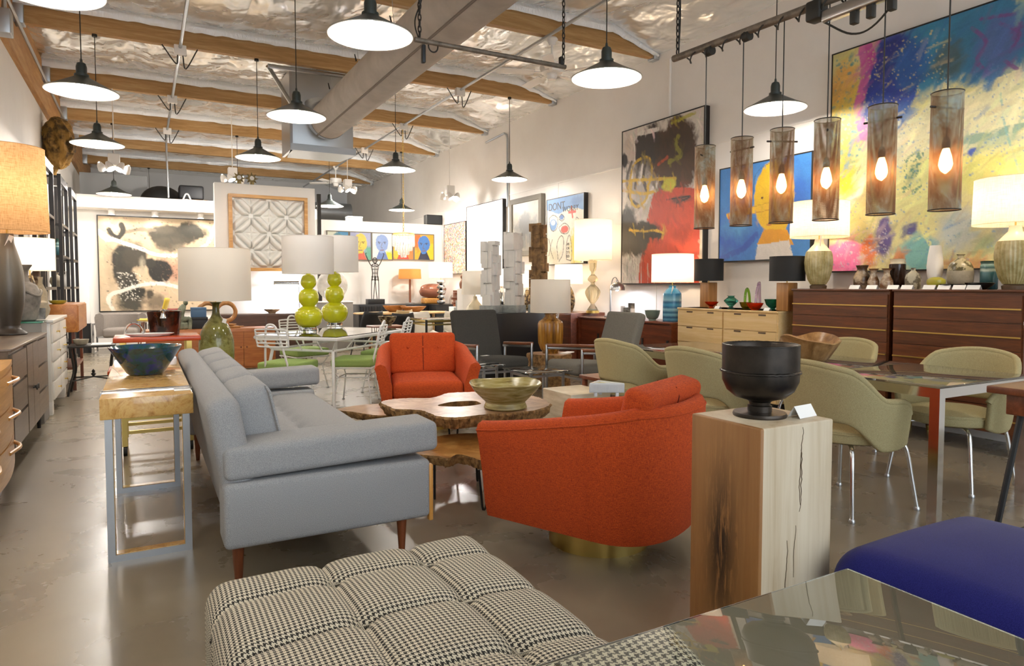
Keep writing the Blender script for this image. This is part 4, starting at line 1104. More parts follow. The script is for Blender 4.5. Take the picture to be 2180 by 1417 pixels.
# ------------------------------------------------------------------ lamps and vases drawn from pixel profiles
shade('linen_white', 'f6efe2', .62); shade('linen_cream', 'f0ebe1', .5); shade('linen_slub', 'f5ead6', .6, 3, 'e2d2b6')
shade('linen_tan', 'dcb98c', .5, 4, 'b08a5a'); shade('shade_amber', 'd8985a', .5); plain('shade_black', '121212', .7); plain('shade_in', 'd8d0c0', .6)
plain('cream_glaze', 'd9ccae', .25)
def solid(name, label, cat, P, prof, mat, n=32, group=None, ribs=0, ribd=0, rz=0, part='body', sx=1, sy=1, k=1.0):
    s = SCL(P)*k; t = thing(name, label, cat, P, rz, group)
    B().lathe([(max(r, .05)*s, h*s) for r, h in prof], n, None, ribs, ribd, sx=sx, sy=sy).obj(part, mat, t)
    return t
def lamp(label, P, segs, sh, lit=True, smat='linen_white', group=None, ribs=0, ribd=0, tagp=None, bulb='bulb_table', square=False, name='table_lamp'):
    """segs: (part, material, [(r_px, h_px)...]); sh: (r_bottom, r_top, h0, h1)"""
    s = SCL(P); t = thing(name, label, 'lamp', P, 0, group)
    top = 0
    for nm, mt, pr in segs:
        if square and nm == 'body':
            r = pr[0][0]*s; B().rbox(-r, r, -r, r, pr[0][1]*s, pr[-1][1]*s, .006).obj(nm, mt, t, ang=30)
        else:
            if any(q in nm for q in ('gourd', 'globe', 'knop', 'cup')) or nm == 'body': pr = smoothcurve(pr, 4)
            B().lathe([(max(r, .05)*s, h*s) for r, h in pr], ribs*5 if ribs and 'rib' in nm else 32, None, ribs if 'rib' in nm else 0, ribd).obj(nm, mt, t)
        top = max(top, pr[-1][1])
    r0, r1, h0, h1 = sh
    B().lathe([(r0*s, h0*s), (r1*s, h1*s)], 56, caps=False).obj('shade', smat, t)
    for r, h in ((r0, h0), (r1, h1)): B().tube([(r*s*math.cos(q), r*s*math.sin(q), h*s) for q in np.linspace(0, 2*PI, 49)[:-1]], .0025, 5, True).obj('shade_trim', smat, t)
    B().cyl(0, 0, top*s-.005, (h0+(h1-h0)*.45)*s, .006, 8).obj('stem', 'brass', t)
    if lit:
        b = min(.035, .3*r0*s); B().sphere(0, 0, (h0+(h1-h0)*.5)*s, b, b, b*1.3, 14, 8).obj('bulb', bulb, t)
    B().tube([(-r1*s, 0, h1*s-.004), (r1*s, 0, h1*s-.004)], .002, 5).obj('spider', 'brass', t)
    if tagp:
        u_, h_ = tagp; g = thing('price_tag', None, None) if False else B().box(-.018, .018, -.001, .001, -.05, .05, T3(u_*s*.85, -abs(u_)*s*.5-.03, h_*s, 0, .35, .4)).obj('price_tag', 'card', t, False)
    return t
ribbed = NT('ribbed_stoneware'); v = ribbed.coord(); a = ribbed.noise(v, 12, 4, .6)
ribbed.color(ribbed.ramp(a, [(.35, '8d8049'), (.65, 'b8ac80')])).set(.35)
plain('foot_brown', '5a4632', .5)

# ------------------------------------------------------------------ tall rosewood dressers on the right wall
wood('rosewood_y', '46230f', '703c1b', 'y', 3.2, .33, '5a2f15', .3)
def dresser(label, y0, y1):
    t = thing('tall_dresser', label, 'dresser', (5.5, y0, 0), 0, 'tall rosewood dressers with brass strip pulls'); W3 = y1-y0; H = 1.222
    B().box(.015, .5, 0, W3, .16, H-.02).obj('case', 'rosewood_y', t, False)
    B().rbox(-.008, .505, -.004, W3+.004, H-.02, H, .004).obj('top', 'rosewood_y', t)
    n = 5; dh = (H-.04-.16)/n
    for k in range(n):
        z0 = .16+k*dh
        d = B().box(0, .02, .012, W3-.012, z0+.004, z0+dh-.004).obj('drawer', 'rosewood_y', t, False)
        B().box(-.012, .001, .012, W3-.012, z0+dh*.5-.005, z0+dh*.5+.005).obj('brass_pull', 'brass', d, False)
    for y in (.06, W3-.06):
        for x in (.05, .45):
            l = B().lathe([(.016, .04), (.026, .165)], 12, T3(x, y, 0)).obj('leg', 'walnut', t); B().lathe([(.012, 0), (.017, .045)], 12, T3(x, y, 0)).obj('ferrule', 'brass', l)
dresser('tall rosewood dresser with brass strips beside the pale maple dresser', 3.475, 4.44)
dresser('tall rosewood dresser with brass strips nearest the right edge', 2.48, 3.44)
DZT = 1.222
def on(u, x, z): p = PX(u, 600, x); return np.array([p[0], p[1], z])
def rl(label, u, x, k, smat, sh, tg=None):
    lamp(label, on(u, x, DZT), [('foot', 'foot_brown', [(16*k, 0), (17*k, 6*k), (13*k, 9*k)]), ('ribbed_body', 'ribbed_stoneware', [(15*k, 9*k), (21*k, 20*k), (26*k, 40*k), (27.5*k, 56*k), (26*k, 72*k), (24*k, 79*k)]), ('neck', 'cream_glaze', [(24*k, 79*k), (17*k, 87*k), (10*k, 95*k), (8.5*k, 104*k)])], sh, True, smat, 'ribbed stoneware lamps', 30, .03, tg)
rl('ribbed stoneware lamp with white drum shade beside the small black lamp', 1742, 5.70, 1.0, 'linen_slub', (58, 57.5, 109, 182), (-24, 100))
rl('ribbed stoneware lamp with white drum shade at the right edge', 2158, 5.67, 1.3, 'linen_slub', (78, 76, 138, 234))

mottle('brown_drip', '4a3322', 'b79f80', 5, .25, 0, (1, 1, 1.5), lo=.42, hi=.55); mottle('copper_drip', '6e4a2c', 'c9bba4', 5, .22, 0, (1, 1, 1.5), lo=.42, hi=.58)
plain('dark_glaze', '2a1a12', .15); plain('white_matte', 'e8e6e2', .5); plain('olive_glaze', 'a29a35', .3); plain('black_glaze', '151515', .2)
mottle('carved_grey', '5d5646', 'a8a28e', 16, .6, .5, lo=.45, hi=.52); mottle('carved_olive', '4c452a', 'a3997a', 14, .25, .4, lo=.45, hi=.52)
mottle('grey_clay', '8b8270', 'a09682', 20, .8, .2)
def banded(name, stops, rough=.3, z0=0.0, z1=.3, nz=.12):
    """glaze bands by height above the base"""
    t = NT(name); c = t.n('ShaderNodeTexCoord'); s = t.n('ShaderNodeSeparateXYZ'); t.l(c.outputs['Object'], s.inputs[0])
    r = t.n('ShaderNodeMapRange', i_1=z0, i_2=z1); t.l(s.outputs[2], r.inputs[0]); n = t.noise(t.coord(), 30, 4, .6)
    m = t.n('ShaderNodeMath', operation='MULTIPLY_ADD', i_1=nz); t.l(n, m.inputs[0]); t.l(r.outputs[0], m.inputs[2])
    o = t.n('ShaderNodeMath', operation='SUBTRACT', i_1=nz/2); t.l(m.outputs[0], o.inputs[0])
    t.color(t.ramp(o.outputs[0], stops)).set(rough)
banded('teal_jar', [(0, '2c4f55'), (.55, '3d6870'), (.62, '9fb0a6'), (.7, '35585a'), (.8, '7f9d98'), (.9, '28453c')], .2, 0, .24, .05)
VX = 5.68; G_ = 'ceramics on the tall dressers'
k = 1/3.543
def cv(name, label, cat, cu, prof, mat, x=VX, seg2=None, **kw):
    P = on(1650+cu*k, x, DZT); t = solid(name, label, cat, P, [(r*k, h*k) for r, h in prof], mat, 32, G_, **kw)
    if seg2: s = SCL(P); B().lathe([(r*k*s, h*k*s) for r, h in seg2[2]], 32).obj(seg2[0], seg2[1], t)
    return t
cv('stoneware_vase', 'brown stoneware vase with wide lip, leftmost on the dressers', 'vase', 655, [(50, 0), (58, 20), (60, 80), (52, 105), (38, 130), (34, 150), (45, 176), (43, 178), (30, 150)], 'brown_drip')
cv('bottle_vase', 'small drip-glazed bottle vase, left of the matching two', 'vase', 742, [(38, 0), (42, 15), (40, 60), (28, 90), (20, 110), (22, 135), (37, 152), (34, 153), (18, 130)], 'copper_drip', 5.64)
cv('bottle_vase', 'small drip-glazed bottle vase, right of the matching two', 'vase', 842, [(42, 0), (46, 15), (44, 60), (30, 90), (20, 112), (22, 137), (38, 154), (35, 155), (18, 130)], 'copper_drip', 5.64)
cv('cylinder_vase', 'dark brown cylinder vase with cream collar', 'vase', 920, [(52, 0), (56, 6), (57, 185), (50, 190)], 'dark_glaze', 5.76, ('collar', 'cream_glaze', [(50, 190), (47, 200), (52, 222), (56, 226), (50, 226)]))
cv('carved_bottle', 'grey bottle with carved leaf pattern and short neck', 'bottle', 1040, [(50, 0), (54, 10), (54, 85), (44, 112), (22, 130), (15, 140), (16, 156), (18, 160), (12, 160)], 'carved_grey')
cv('tall_vase', 'tall white tapered vase with faint cracks', 'vase', 1203, [(38, 0), (40, 60), (52, 120), (55, 170), (50, 240), (38, 325), (36, 328), (30, 320)], 'white_matte', 5.8)
cv('round_vase', 'small round olive green vase before the white vase', 'vase', 1215, [(30, 12), (30, 14), (55, 28), (64, 50), (60, 72), (38, 88), (20, 92), (18, 90)], 'olive_glaze', 5.62)
cv('shallow_bowl', 'black shallow bowl left of the larger black bowl', 'bowl', 1335, [(28, 0), (34, 4), (70, 22), (83, 38), (80, 40), (60, 22), (.1, 8)], 'black_glaze', 5.62)
cv('shallow_bowl', 'larger black shallow bowl before the teal jar', 'bowl', 1545, [(40, 0), (48, 5), (84, 30), (98, 50), (94, 52), (70, 30), (.1, 10)], 'black_glaze', 5.64)
cv('round_bottle', 'round bottle, grey clay below and carved olive glaze above', 'bottle', 1395, [(60, 0), (72, 15), (86, 60), (88, 110), (86, 138)], 'grey_clay', 5.78, ('carved_shoulder', 'carved_olive', [(86, 138), (82, 165), (66, 200), (36, 222), (22, 232), (20, 252), (30, 262), (24, 263)]))
cv('lidded_jar', 'teal banded cylindrical jar behind the black bowl', 'jar', 1612, [(54, 0), (58, 6), (58, 180), (52, 190), (56, 200), (58, 212), (50, 214)], 'teal_jar', 5.82)
cards = ['first from the left', 'second from the left', 'before the dark cylinder vase', 'before the carved grey bottle', 'before the round olive vase', 'before the left black bowl', 'between the two black bowls', 'before the larger black bowl']
for lb, cu in zip(cards, (605, 735, 895, 1000, 1168, 1280, 1395, 1502)):
    P = on(1650+cu*k, 5.545, DZT)
    tent_card(P, 'white tent card on the tall dressers, '+lb, .095, .034, -PI/2, 'tent cards on the tall dressers')

# ------------------------------------------------------------------ pale maple dresser
wood('maple_y', 'cfab72', 'e0c391', 'y', 2.2, .4, 'd8b880', .1)
MY0, MY1, MH = 4.56, 5.97, 1.0
md = thing('maple_dresser', 'pale maple dresser with dark recessed pulls under the black lamps', 'dresser', (5.44, MY0, 0))
B().box(.018, .5, 0, MY1-MY0, .08, MH).obj('case', 'maple_y', md, False)
B().box(.04, .48, .05, MY1-MY0-.05, 0, .08).obj('plinth', 'flat_black', md, False)
B().rbox(.0, .5, -.003, MY1-MY0+.003, MH-.02, MH+.0, .003).obj('top', 'maple_y', md)
dh = (MH-.03-.08)/5
for c in range(2):
    for r in range(5):
        y0, y1 = .012+c*(MY1-MY0)/2, (c+1)*(MY1-MY0)/2-.012; z0 = .08+r*dh
        d = B().box(0, .02, y0, y1, z0+.004, z0+dh-.004).obj('drawer', 'maple_y', md, False)
        for f_ in (.25, .72):
            yy = y0+(y1-y0)*f_; B().box(-.004, .002, yy-.045, yy+.045, z0+dh-.022, z0+dh-.006).obj('pull', 'foot_brown', d, False)
wood('teak_block', '8a5a2a', 'b58048', 'z', 2.5, .4, '9a6a35')
k = 1/3.729
def mp(cu, x=5.66): return on(1250+cu*k, x, MH)
lamp('small lamp with black drum shade on wood block, left of the coloured glass', mp(965, 5.74), [('body', 'teak_block', [(12.6, 0), (12.6, 53)])], (30, 30, 57, 102), False, 'shade_black', 'black shaded block lamps', square=True, tagp=(8, 42))
lamp('small lamp with black drum shade on wood block, right of the coloured glass', mp(1587, 5.62), [('body', 'teak_block', [(15, 0), (15, 60)])], (36, 36, 64, 115), False, 'shade_black', 'black shaded block lamps', square=True)
for nm, c in (('glass_orange', 'ff5a1e'), ('glass_teal', '5fb59a'), ('glass_green', '8cc43a'), ('glass_lilac', 'd8c0d8'), ('glass_olive', 'b09a3a'), ('glass_emerald', '2f8a6c')):
    glass(nm, c, .02, 1.45, .85)
GG = 'coloured art glass on the maple dresser'
solid('glass_bowl', 'orange glass bowl beside the left black lamp', 'bowl', mp(990, 5.56), [(5, 0), (6, 1), (4, 4), (12, 10), (15, 14), (14, 14), (8, 8), (.1, 6)], 'glass_orange', group=GG)
solid('glass_bowl', 'orange glass bowl beside the lilac glass', 'bowl', mp(1335, 5.56), [(8, 0), (9, 2), (13, 6), (18, 15), (17, 15), (10, 6), (.1, 3)], 'glass_orange', group=GG)
solid('glass_vase', 'squat teal glass vase with flared foot', 'vase', mp(1145, 5.6), [(7, 0), (4, 5), (9, 10), (14.5, 16), (15, 18), (8, 24), (6, 26), (9, 28), (8, 28), (5, 25)], 'glass_teal', group=GG)
solid('glass_bowl', 'olive glass bowl behind the orange bowl', 'bowl', mp(1262, 5.66), [(5, 0), (6, 1), (10, 6), (13.5, 15), (12.5, 15), (8, 6), (.1, 3)], 'glass_olive', group=GG)
solid('glass_bowl', 'dark emerald glass bowl beside the right black lamp', 'bowl', mp(1475, 5.6), [(6, 0), (7, 2), (5, 4), (13, 12), (17, 24), (16, 24), (11, 12), (.1, 6)], 'glass_emerald', group=GG)
P = mp(1275, 5.8); s = SCL(P); g = thing('glass_sculpture', 'green glass loop sculpture standing behind the olive bowl', 'sculpture', P, .2, GG)
B().tube(smoothcurve([(-8*s, 0, 3*s), (-9*s, 0, 28*s), (-3*s, 0, 42*s), (3*s, 0, 38*s), (8*s, 0, 24*s), (8*s, 0, 3*s)], 5, True), .014, 10, True).obj('loop', 'glass_green', g)
P = mp(1360, 5.68); s = SCL(P); g = thing('glass_sculpture', 'lilac glass teardrop with open centre, tallest of the glass', 'sculpture', P, .3, GG)
B().tube(smoothcurve([(-8*s, 0, 4*s), (-10*s, 0, 20*s), (-6*s, 0, 40*s), (4*s, 0, 57*s), (6*s, 0, 34*s), (8*s, 0, 18*s), (6*s, 0, 4*s)], 5, True), .015, 10, True).obj('teardrop', 'glass_lilac', g)
for cu, lb in ((1435, 'right end'), (1040, 'left end')): tent_card(mp(cu, 5.5), 'white tent card on the maple dresser, '+lb, .07, .03, -PI/2, 'tent cards on the maple dresser')

# ------------------------------------------------------------------ long credenza
CY0, CY1, CH = 6.08, 8.02, .815
cr = thing('credenza', 'long dark walnut credenza with sliding doors against the right wall', 'credenza', (5.45, CY0, 0))
Wc = CY1-CY0
B().box(.03, .5, .03, Wc-.03, .17, CH-.03).obj('case', 'walnut_y', cr, False)
B().rbox(-.01, .5, 0, Wc, CH-.025, CH, .004).obj('top', 'walnut_y', cr)
for y in (0, Wc-.03): B().box(0, .5, y, y+.03, .16, CH-.025).obj('side_panel', 'walnut_y', cr, False)
for i in range(4):
    y0 = .04+i*(Wc-.08)/4; d = B().box(.012+(i % 2)*.008, .03+(i % 2)*.002, y0, y0+(Wc-.08)/4-.006, .19, CH-.04).obj('door', 'walnut_y', cr, False)
    B().box(.004, .013, y0+.02, y0+.05, .42, .6).obj('finger_pull', 'flat_black', d, False)
for y in (.15, Wc-.15):
    for x in (.06, .44): B().lathe([(.014, 0), (.024, .165)], 12, T3(x, y, 0)).obj('leg', 'walnut', cr)
cb = thing('wood_cabinet', 'tall dark wood cabinet under the glass lamp at the credenza end', 'cabinet', (5.35, 8.06, 0))
B().rbox(0, .6, 0, .75, .04, .86, .004).obj('case', 'walnut_y', cb, ang=30)
B().box(-.006, .0, .02, .73, .07, .83).obj('door', 'walnut_y', cb, False); B().box(.03, .57, .03, .72, 0, .04).obj('plinth', 'flat_black', cb, False)
banded('blue_stripes', [(0, '24405a'), (.08, '4f8fb0'), (.16, '20486c'), (.26, '6aa6bf'), (.34, '1f5578'), (.45, '82b4c4'), (.52, '245a80'), (.62, '3f8cb0'), (.72, '23587c'), (.8, '7fb0c0'), (1, '2f7ea6')], .25, 0, .33, .04)
lamp('blue striped ceramic lamp with glowing white shade on the credenza', on(1431.5, 5.68, CH), [('body', 'blue_stripes', [(18, 0), (19.4, 3), (19.4, 54), (18, 60), (12, 68), (8, 72), (8, 76)])], (44, 43.5, 83, 142), tagp=(-11, 66))
plain('celadon', '6c7a6c', .4)
solid('footed_bowl', 'grey green bowl on a small foot on the credenza', 'bowl', on(1389.5, 5.6, CH), [(8, 0), (8, 3), (12, 6), (15, 14), (16.5, 22), (15.5, 22), (12, 10), (.1, 6)], 'celadon')
mottle('cast_grey', '4c4740', '8a8378', 14, .7, .5)
P = on(1340, 5.62, CH); s = SCL(P)
br = thing('brutalist_sculpture', 'rough grey cast block sculpture like a small ruined city', 'sculpture', P)
rg = random.Random(4)
B().rbox(-.09, .09, -.12, .13, 0, .05, .006).obj('base', 'cast_grey', br)
for i in range(9):
    y = -.1+.024*i; h = rg.choice((.07, .09, .12, .16, .1)); x = rg.uniform(-.05, .04)
    B().rbox(x-.03, x+.03, y-.012, y+.016, .05, .05+h, .004).obj('block', 'cast_grey' if i % 4 else 'white_matte', br)
P = on(1300, 5.7, CH); s = SCL(P)
dl = thing('desk_lamp', 'silver dome desk lamp shining cool light on the wall', 'lamp', P)
B().lathe([(.09, 0), (.09, .014), (.02, .02)], 28).obj('base', 'steel', dl)
B().cyl(0, 0, .02, 66*s, .011, 12).obj('pole', 'steel', dl)
B().tube(smoothcurve([(0, 0, 60*s), (.01, -.03, 80*s), (.01, -.1, 84*s), (.01, -.15, 76*s)], 6), .007, 8).obj('arm', 'steel', dl)
g = B().lathe([(.105, 0), (.103, .035), (.088, .075), (.055, .105), (.022, .115), (.018, .135)], 28, T3(.0, -.15, 57*s), caps=False); g.obj('dome', 'steel', dl)
B().sphere(0, -.15, 57*s+.02, .028, n=12, m=8).obj('bulb', 'bulb_cool', dl)
glass('murano', 'f2e6c4', .05, 1.3, .75)
P = on(1262, 5.66, .86)
lamp('tall clear ribbed glass lamp with big white shade beside the desk lamp', P, [('foot', 'brass', [(14, 0), (14, 5), (11, 6)]), ('glass_foot', 'murano', [(12, 6), (10, 10), (5, 17), (4, 20)]), ('ribbed_globe', 'murano', [(4, 20), (9, 27), (14.5, 38), (15.5, 46), (11, 54), (5, 60), (4, 64)]), ('glass_knop', 'murano', [(4, 64), (10, 69), (11, 73), (8, 78), (4, 82), (4, 88)]), ('glass_cup', 'murano', [(4, 88), (7, 92), (8.5, 106), (9, 112), (3, 114)])], (40, 39.5, 112, 196), True, 'linen_white', ribs=14, ribd=.05)
mottle('speckle_glaze', '3a2c20', '9a8660', 22, .25, .1, lo=.45, hi=.55)
for u, x, z, k_, lb in ((1226, 5.72, .86, 1.0, 'speckled ceramic lamp with lit white shade half behind the amber lamp'),):
    lamp(lb, on(u, x, z)+np.array([0, .2, 0]), [('body', 'speckle_glaze', [(9, 0), (13, 12), (14, 24), (11, 40), (5, 52), (4, 56)])], (30, 29, 58, 99), True, 'linen_white')

# ------------------------------------------------------------------ amber lamp on the stump
t = NT('amber_glaze'); v = t.coord((14, 14, 1.2)); a = t.noise(v, 1.2, 5, .6)
t.color(t.ramp(a, [(.35, '5c3a12'), (.55, '9a6a24'), (.72, 'b98f45')])).set(.2)
P = np.array([4.40, 7.08, .42])
lamp('amber glazed ribbed lamp with plain cream shade on the tree stump', P, [('foot', 'amber_glaze', [(17, 0), (17, 4), (20, 8)]), ('ribbed_body', 'amber_glaze', [(20, 8), (25, 22), (26, 42), (26, 62), (24, 68), (18, 72)]), ('neck', 'amber_glaze', [(18, 72), (13, 78), (13, 84), (17, 87), (12, 87)])], (43, 42, 87, 156), False, 'linen_cream', ribs=22, ribd=.035, tagp=(14, 84))

# ------------------------------------------------------------------ left wall row
bd = thing('blond_dresser', 'blond wood bow-front dresser with curved pulls at the left edge', 'dresser', (XL+.02, 4.0, 0))
def bow(y, L_): return .47+.05*math.sin(PI*min(max(y/L_, 0), 1))
Ld = 1.32
def bowprism(z0, z1, inset, y0, y1, mat, nm, par, out=0.0):
    m = 14; f_ = [(bow(y0+(y1-y0)*k/m, Ld)+out, y0+(y1-y0)*k/m) for k in range(m+1)]
    return B().prism([(inset, y0)]+f_+[(inset, y1)], z0, z1).obj(nm, mat, par, True, 30)
bowprism(.12, .75, 0, 0, Ld, 'blond_y', 'case', bd); bowprism(.75, .78, 0, -.01, Ld+.01, 'blond_y', 'top', bd, .012)
for k in range(3):
    d = bowprism(.13+k*.205, .325+k*.205, .4, .02, Ld-.02, 'blond_y', 'drawer', bd, .012)
    for yc in (.3, Ld-.3):
        B().tube(smoothcurve([(bow(yc-.2, Ld)+.01, yc-.2, .27+k*.205), (bow(yc, Ld)+.05, yc, .275+k*.205), (bow(yc+.2, Ld)+.01, yc+.2, .27+k*.205)], 6), .011, 8).obj('pull', 'blond_y', d)
bowprism(0, .12, .02, .04, Ld-.04, 'walnut_y', 'plinth', bd, -.05)
wood('greige_y', '4f4133', '6d5c4a', 'y', 2.2, .35, '5e4e3e', .1)
gc = thing('grey_cabinet', 'grey brown cabinet with two doors between drawers, under the tan lamp', 'cabinet', (XL+.02, 5.42, 0)); Lg = 1.86; FX = .47
B().box(0, FX-.02, 0, Lg, .16, .82).obj('case', 'greige_y', gc, False); B().rbox(0, FX, -.005, Lg+.005, .82, .838, .003).obj('top', 'greige_y', gc)
for c, (y0, y1) in enumerate(((.02, .62), (1.24, 1.84))):
    for r in range(3): B().box(FX-.02, FX, y0, y1, .17+r*.217, .17+r*.217+.195).obj('drawer', 'greige_y', gc, False)
for y0, y1, yk in ((.64, .925, .89), (.935, 1.22, .97)):
    d = B().box(FX-.02, FX+.002, y0, y1, .17, .81).obj('door', 'greige_y', gc, False)
    B().lathe([(.006, 0), (.006, .018), (.022, .024), (.02, .032), (.002, .034)], 14, T3(FX, yk, .47, 0, PI/2)).obj('knob', 'dark_iron', d)
for y in (.1, Lg-.1):
    for x in (.05, .4): B().lathe([(.014, 0), (.022, .17)], 10, T3(x, y, 0)).obj('leg', 'flat_black', gc)
banded('bronze_stoneware', [(0, '2f2822'), (.12, '3a3129'), (.3, '3b342c'), (.5, '4a4236'), (.7, '5f574a'), (1, '6e675a')], .35, 0, .66, .08)
P = np.array([-.99, 7.02, .838]); s = SCL(P)
lamp('tall bronze stoneware lamp with big tan linen shade at the left edge', P, [('body', 'bronze_stoneware', [(30, 0), (30, 4), (20, 12), (18, 18), (19, 26), (27, 70), (28.5, 105), (26, 140), (18, 175), (12.5, 195), (12, 214)])], (76, 71, 218, 395), True, 'linen_tan', tagp=(6, 198))
plain('grey_plinth', '84807a', .6)
gp = thing('display_plinth', 'grey display plinth with green glass top behind the tan lamp', 'plinth', (XL+.02, 7.38, 0))
B().rbox(0, .42, 0, .36, 0, .915, .003).obj('block', 'grey_plinth', gp, ang=30); B().rbox(-.0, .43, -.005, .365, .916, .928, .002).obj('glass_top', 'glass_teal', gp, ang=30)
mottle('grey_urn', '5a5650', '8c857c', 9, .7, .3)
P = np.array([-.965, 7.55, .928]); s = SCL(P)
ur = thing('urn', 'grey clay urn with applied wavy rim and flared neck on the plinth', 'urn', P)
B().lathe([(20*s, 0), (24*s, 3*s), (32*s, 40*s), (33*s, 58*s), (26*s, 76*s), (14*s, 84*s), (11*s, 96*s), (12*s, 108*s), (19*s, 119*s), (18*s, 120*s), (9*s, 100*s)], 36).obj('body', 'grey_urn', ur)
B().tube([(33*s*math.cos(q), 33*s*math.sin(q), (60+6*math.sin(3*q))*s) for q in np.linspace(0, 2*PI, 49)[:-1]], 3*s, 8, True).obj('wavy_band', 'grey_urn', ur)
plain('chest_white', 'dedad2', .3)
wc = thing('white_chest', 'white lacquer chest of drawers with brass knobs by the left aisle', 'dresser', (XL+.02, 7.8, 0)); Lw, HW, FW2 = 1.32, .925, .455
B().rbox(0, FW2-.015, 0, Lw, .13, HW-.02, .004).obj('case', 'chest_white', wc, ang=30); B().rbox(0, FW2+.015, -.012, Lw+.012, HW-.03, HW, .006).obj('top', 'chest_white', wc)
for c in range(2):
    for r in range(4):
        y0 = .03+c*.645; z0 = .15+r*.185
        d = B().rbox(FW2-.015, FW2+.005, y0, y0+.615, z0, z0+.172, .004).obj('drawer', 'chest_white', wc)
        for yk in (.31,): B().lathe([(.006, 0), (.006, .02), (.016, .026), (.002, .032)], 12, T3(FW2+.005, y0+yk, z0+.09, 0, PI/2)).obj('knob', 'brass', d)
for y in (.0, Lw-.12):
    for x in (0, .34): B().rbox(x, x+.1, y, y+.12, 0, .13, .004).obj('foot', 'chest_white', wc)
lamp('brightly lit white drum lamp on the white chest behind the urn', np.array([-1.0, 8.35, .925]), [('body', 'speckle_glaze', [(10, 0), (17, 15), (18, 40), (10, 70), (5, 90)])], (46, 46, 101, 168), True, 'linen_white')
mottle('pewter', '5d6064', '94989c', 12, .35, .2, metal=.7)
WCH = .925
solid('pewter_pot', 'small square grey pewter pot on the white chest', 'pot', np.array([-.885, 7.95, WCH]), [(10, 0), (11, 24), (10, 24), (9, 4)], 'pewter', 4)
solid('moon_jar', 'round pale stoneware jar behind the pewter pot', 'jar', np.array([-.90, 8.15, WCH]), [(9, 0), (16, 10), (18, 20), (14, 34), (8, 38), (7, 38)], 'grey_clay')
for i, (x, y, rx, lb) in enumerate(((-1.08, 8.75, 15, 'tan pointed stoneware bottle on the white chest'), (-.98, 8.95, 13, 'small olive stoneware bottle at the far end of the white chest'))):
    solid('stoneware_bottle', lb, 'bottle', np.array([x, y, WCH]), [(rx*.8, 0), (rx, 18), (rx*.9, 50), (rx*.3, 68), (4, 74), (5, 82), (4, 82)], 'brown_drip' if i == 0 else 'grey_clay')
# black etageres along the wall
plain('ebonised', '171414', .35)
def etagere(label, y0, y1, H):
    t = thing('etagere', label, 'shelf', (XL+.03, y0, 0), 0, 'black etageres along the left wall'); L_ = y1-y0; D = .24
    for x in (0, D-.045):
        for y in (0, L_-.05): B().box(x, x+.045, y, y+.05, 0, H).obj('upright', 'ebonised', t, False)
    for z in (.3, .75, 1.2, 1.65, 2.1, H-.05): B().box(0, D, .05, L_-.05, z, z+.035).obj('shelf_board', 'ebonised', t, False)
    B().box(D-.045, D, .05, L_-.05, H-.12, H-.05).obj('top_rail', 'ebonised', t, False)
    return t
etagere('tall black etagere nearest us, beside the tan lampshade', 9.4, 10.55, 2.8)
etagere('tall black etagere in the middle of the row of three', 11.45, 12.45, 2.82)
etagere('tall black etagere farthest along the left wall', 13.1, 14.05, 2.84)
for i, (y, z, r, h, mt, lb) in enumerate(((9.75, 1.236, .07, .24, 'brown_drip', 'brown vase on the middle shelf of the nearest etagere'), (10.2, 1.686, .06, .2, 'olive_glaze', 'olive vase on an upper shelf of the nearest etagere'), (11.75, 1.236, .08, .2, 'grey_clay', 'grey jar on the middle etagere'), (12.1, 1.686, .06, .26, 'teal_jar', 'teal jar high on the middle etagere'), (13.4, 1.236, .07, .25, 'white_matte', 'white vase on the farthest etagere'), (13.75, .786, .09, .2, 'brown_drip', 'brown pot low on the farthest etagere'))):
    v_ = thing('shelf_vase', lb, 'vase', (XL+.15, y, z)); B().lathe([(r*.6, 0), (r, h*.35), (r*.85, h*.65), (r*.35, h*.88), (r*.45, h), (r*.35, h)], 24).obj('body', mt, v_); B().tube([(r*.44*math.cos(q), r*.44*math.sin(q), h) for q in np.linspace(0, 2*PI, 17)[:-1]], .004, 5, True).obj('lip', mt, v_)
hc = thing('teak_wall_cabinet', 'small teak two-door cabinet on a dark stand in the left row', 'cabinet', (-.98, 9.52, 0))
wood('teak_y', '9a5a22', 'c08240', 'y', 2.5, .35, 'ad6c2e', .1)
B().rbox(0, .29, 0, 1.3, .7, 1.03, .004).obj('case', 'teak_y', hc, ang=30)
for y in (.02, .655): 
    d = B().box(.29, .302, y, y+.625, .715, 1.015).obj('door', 'teak_y', hc, False)
for y in (.06, 1.18):
    for x in (.03, .22): B().box(x, x+.035, y, y+.035, 0, .7).obj('leg', 'walnut', hc, False)
B().box(.03, .255, .06, 1.215, .25, .28).obj('stretcher_shelf', 'walnut', hc, False)
solid('stacked_dish', 'small yellow glazed dish on the teak cabinet', 'dish', np.array([-.9, 9.75, 1.03]), [(9, 0), (14, 3), (17, 8), (15, 8), (.1, 3)], 'olive_glaze')
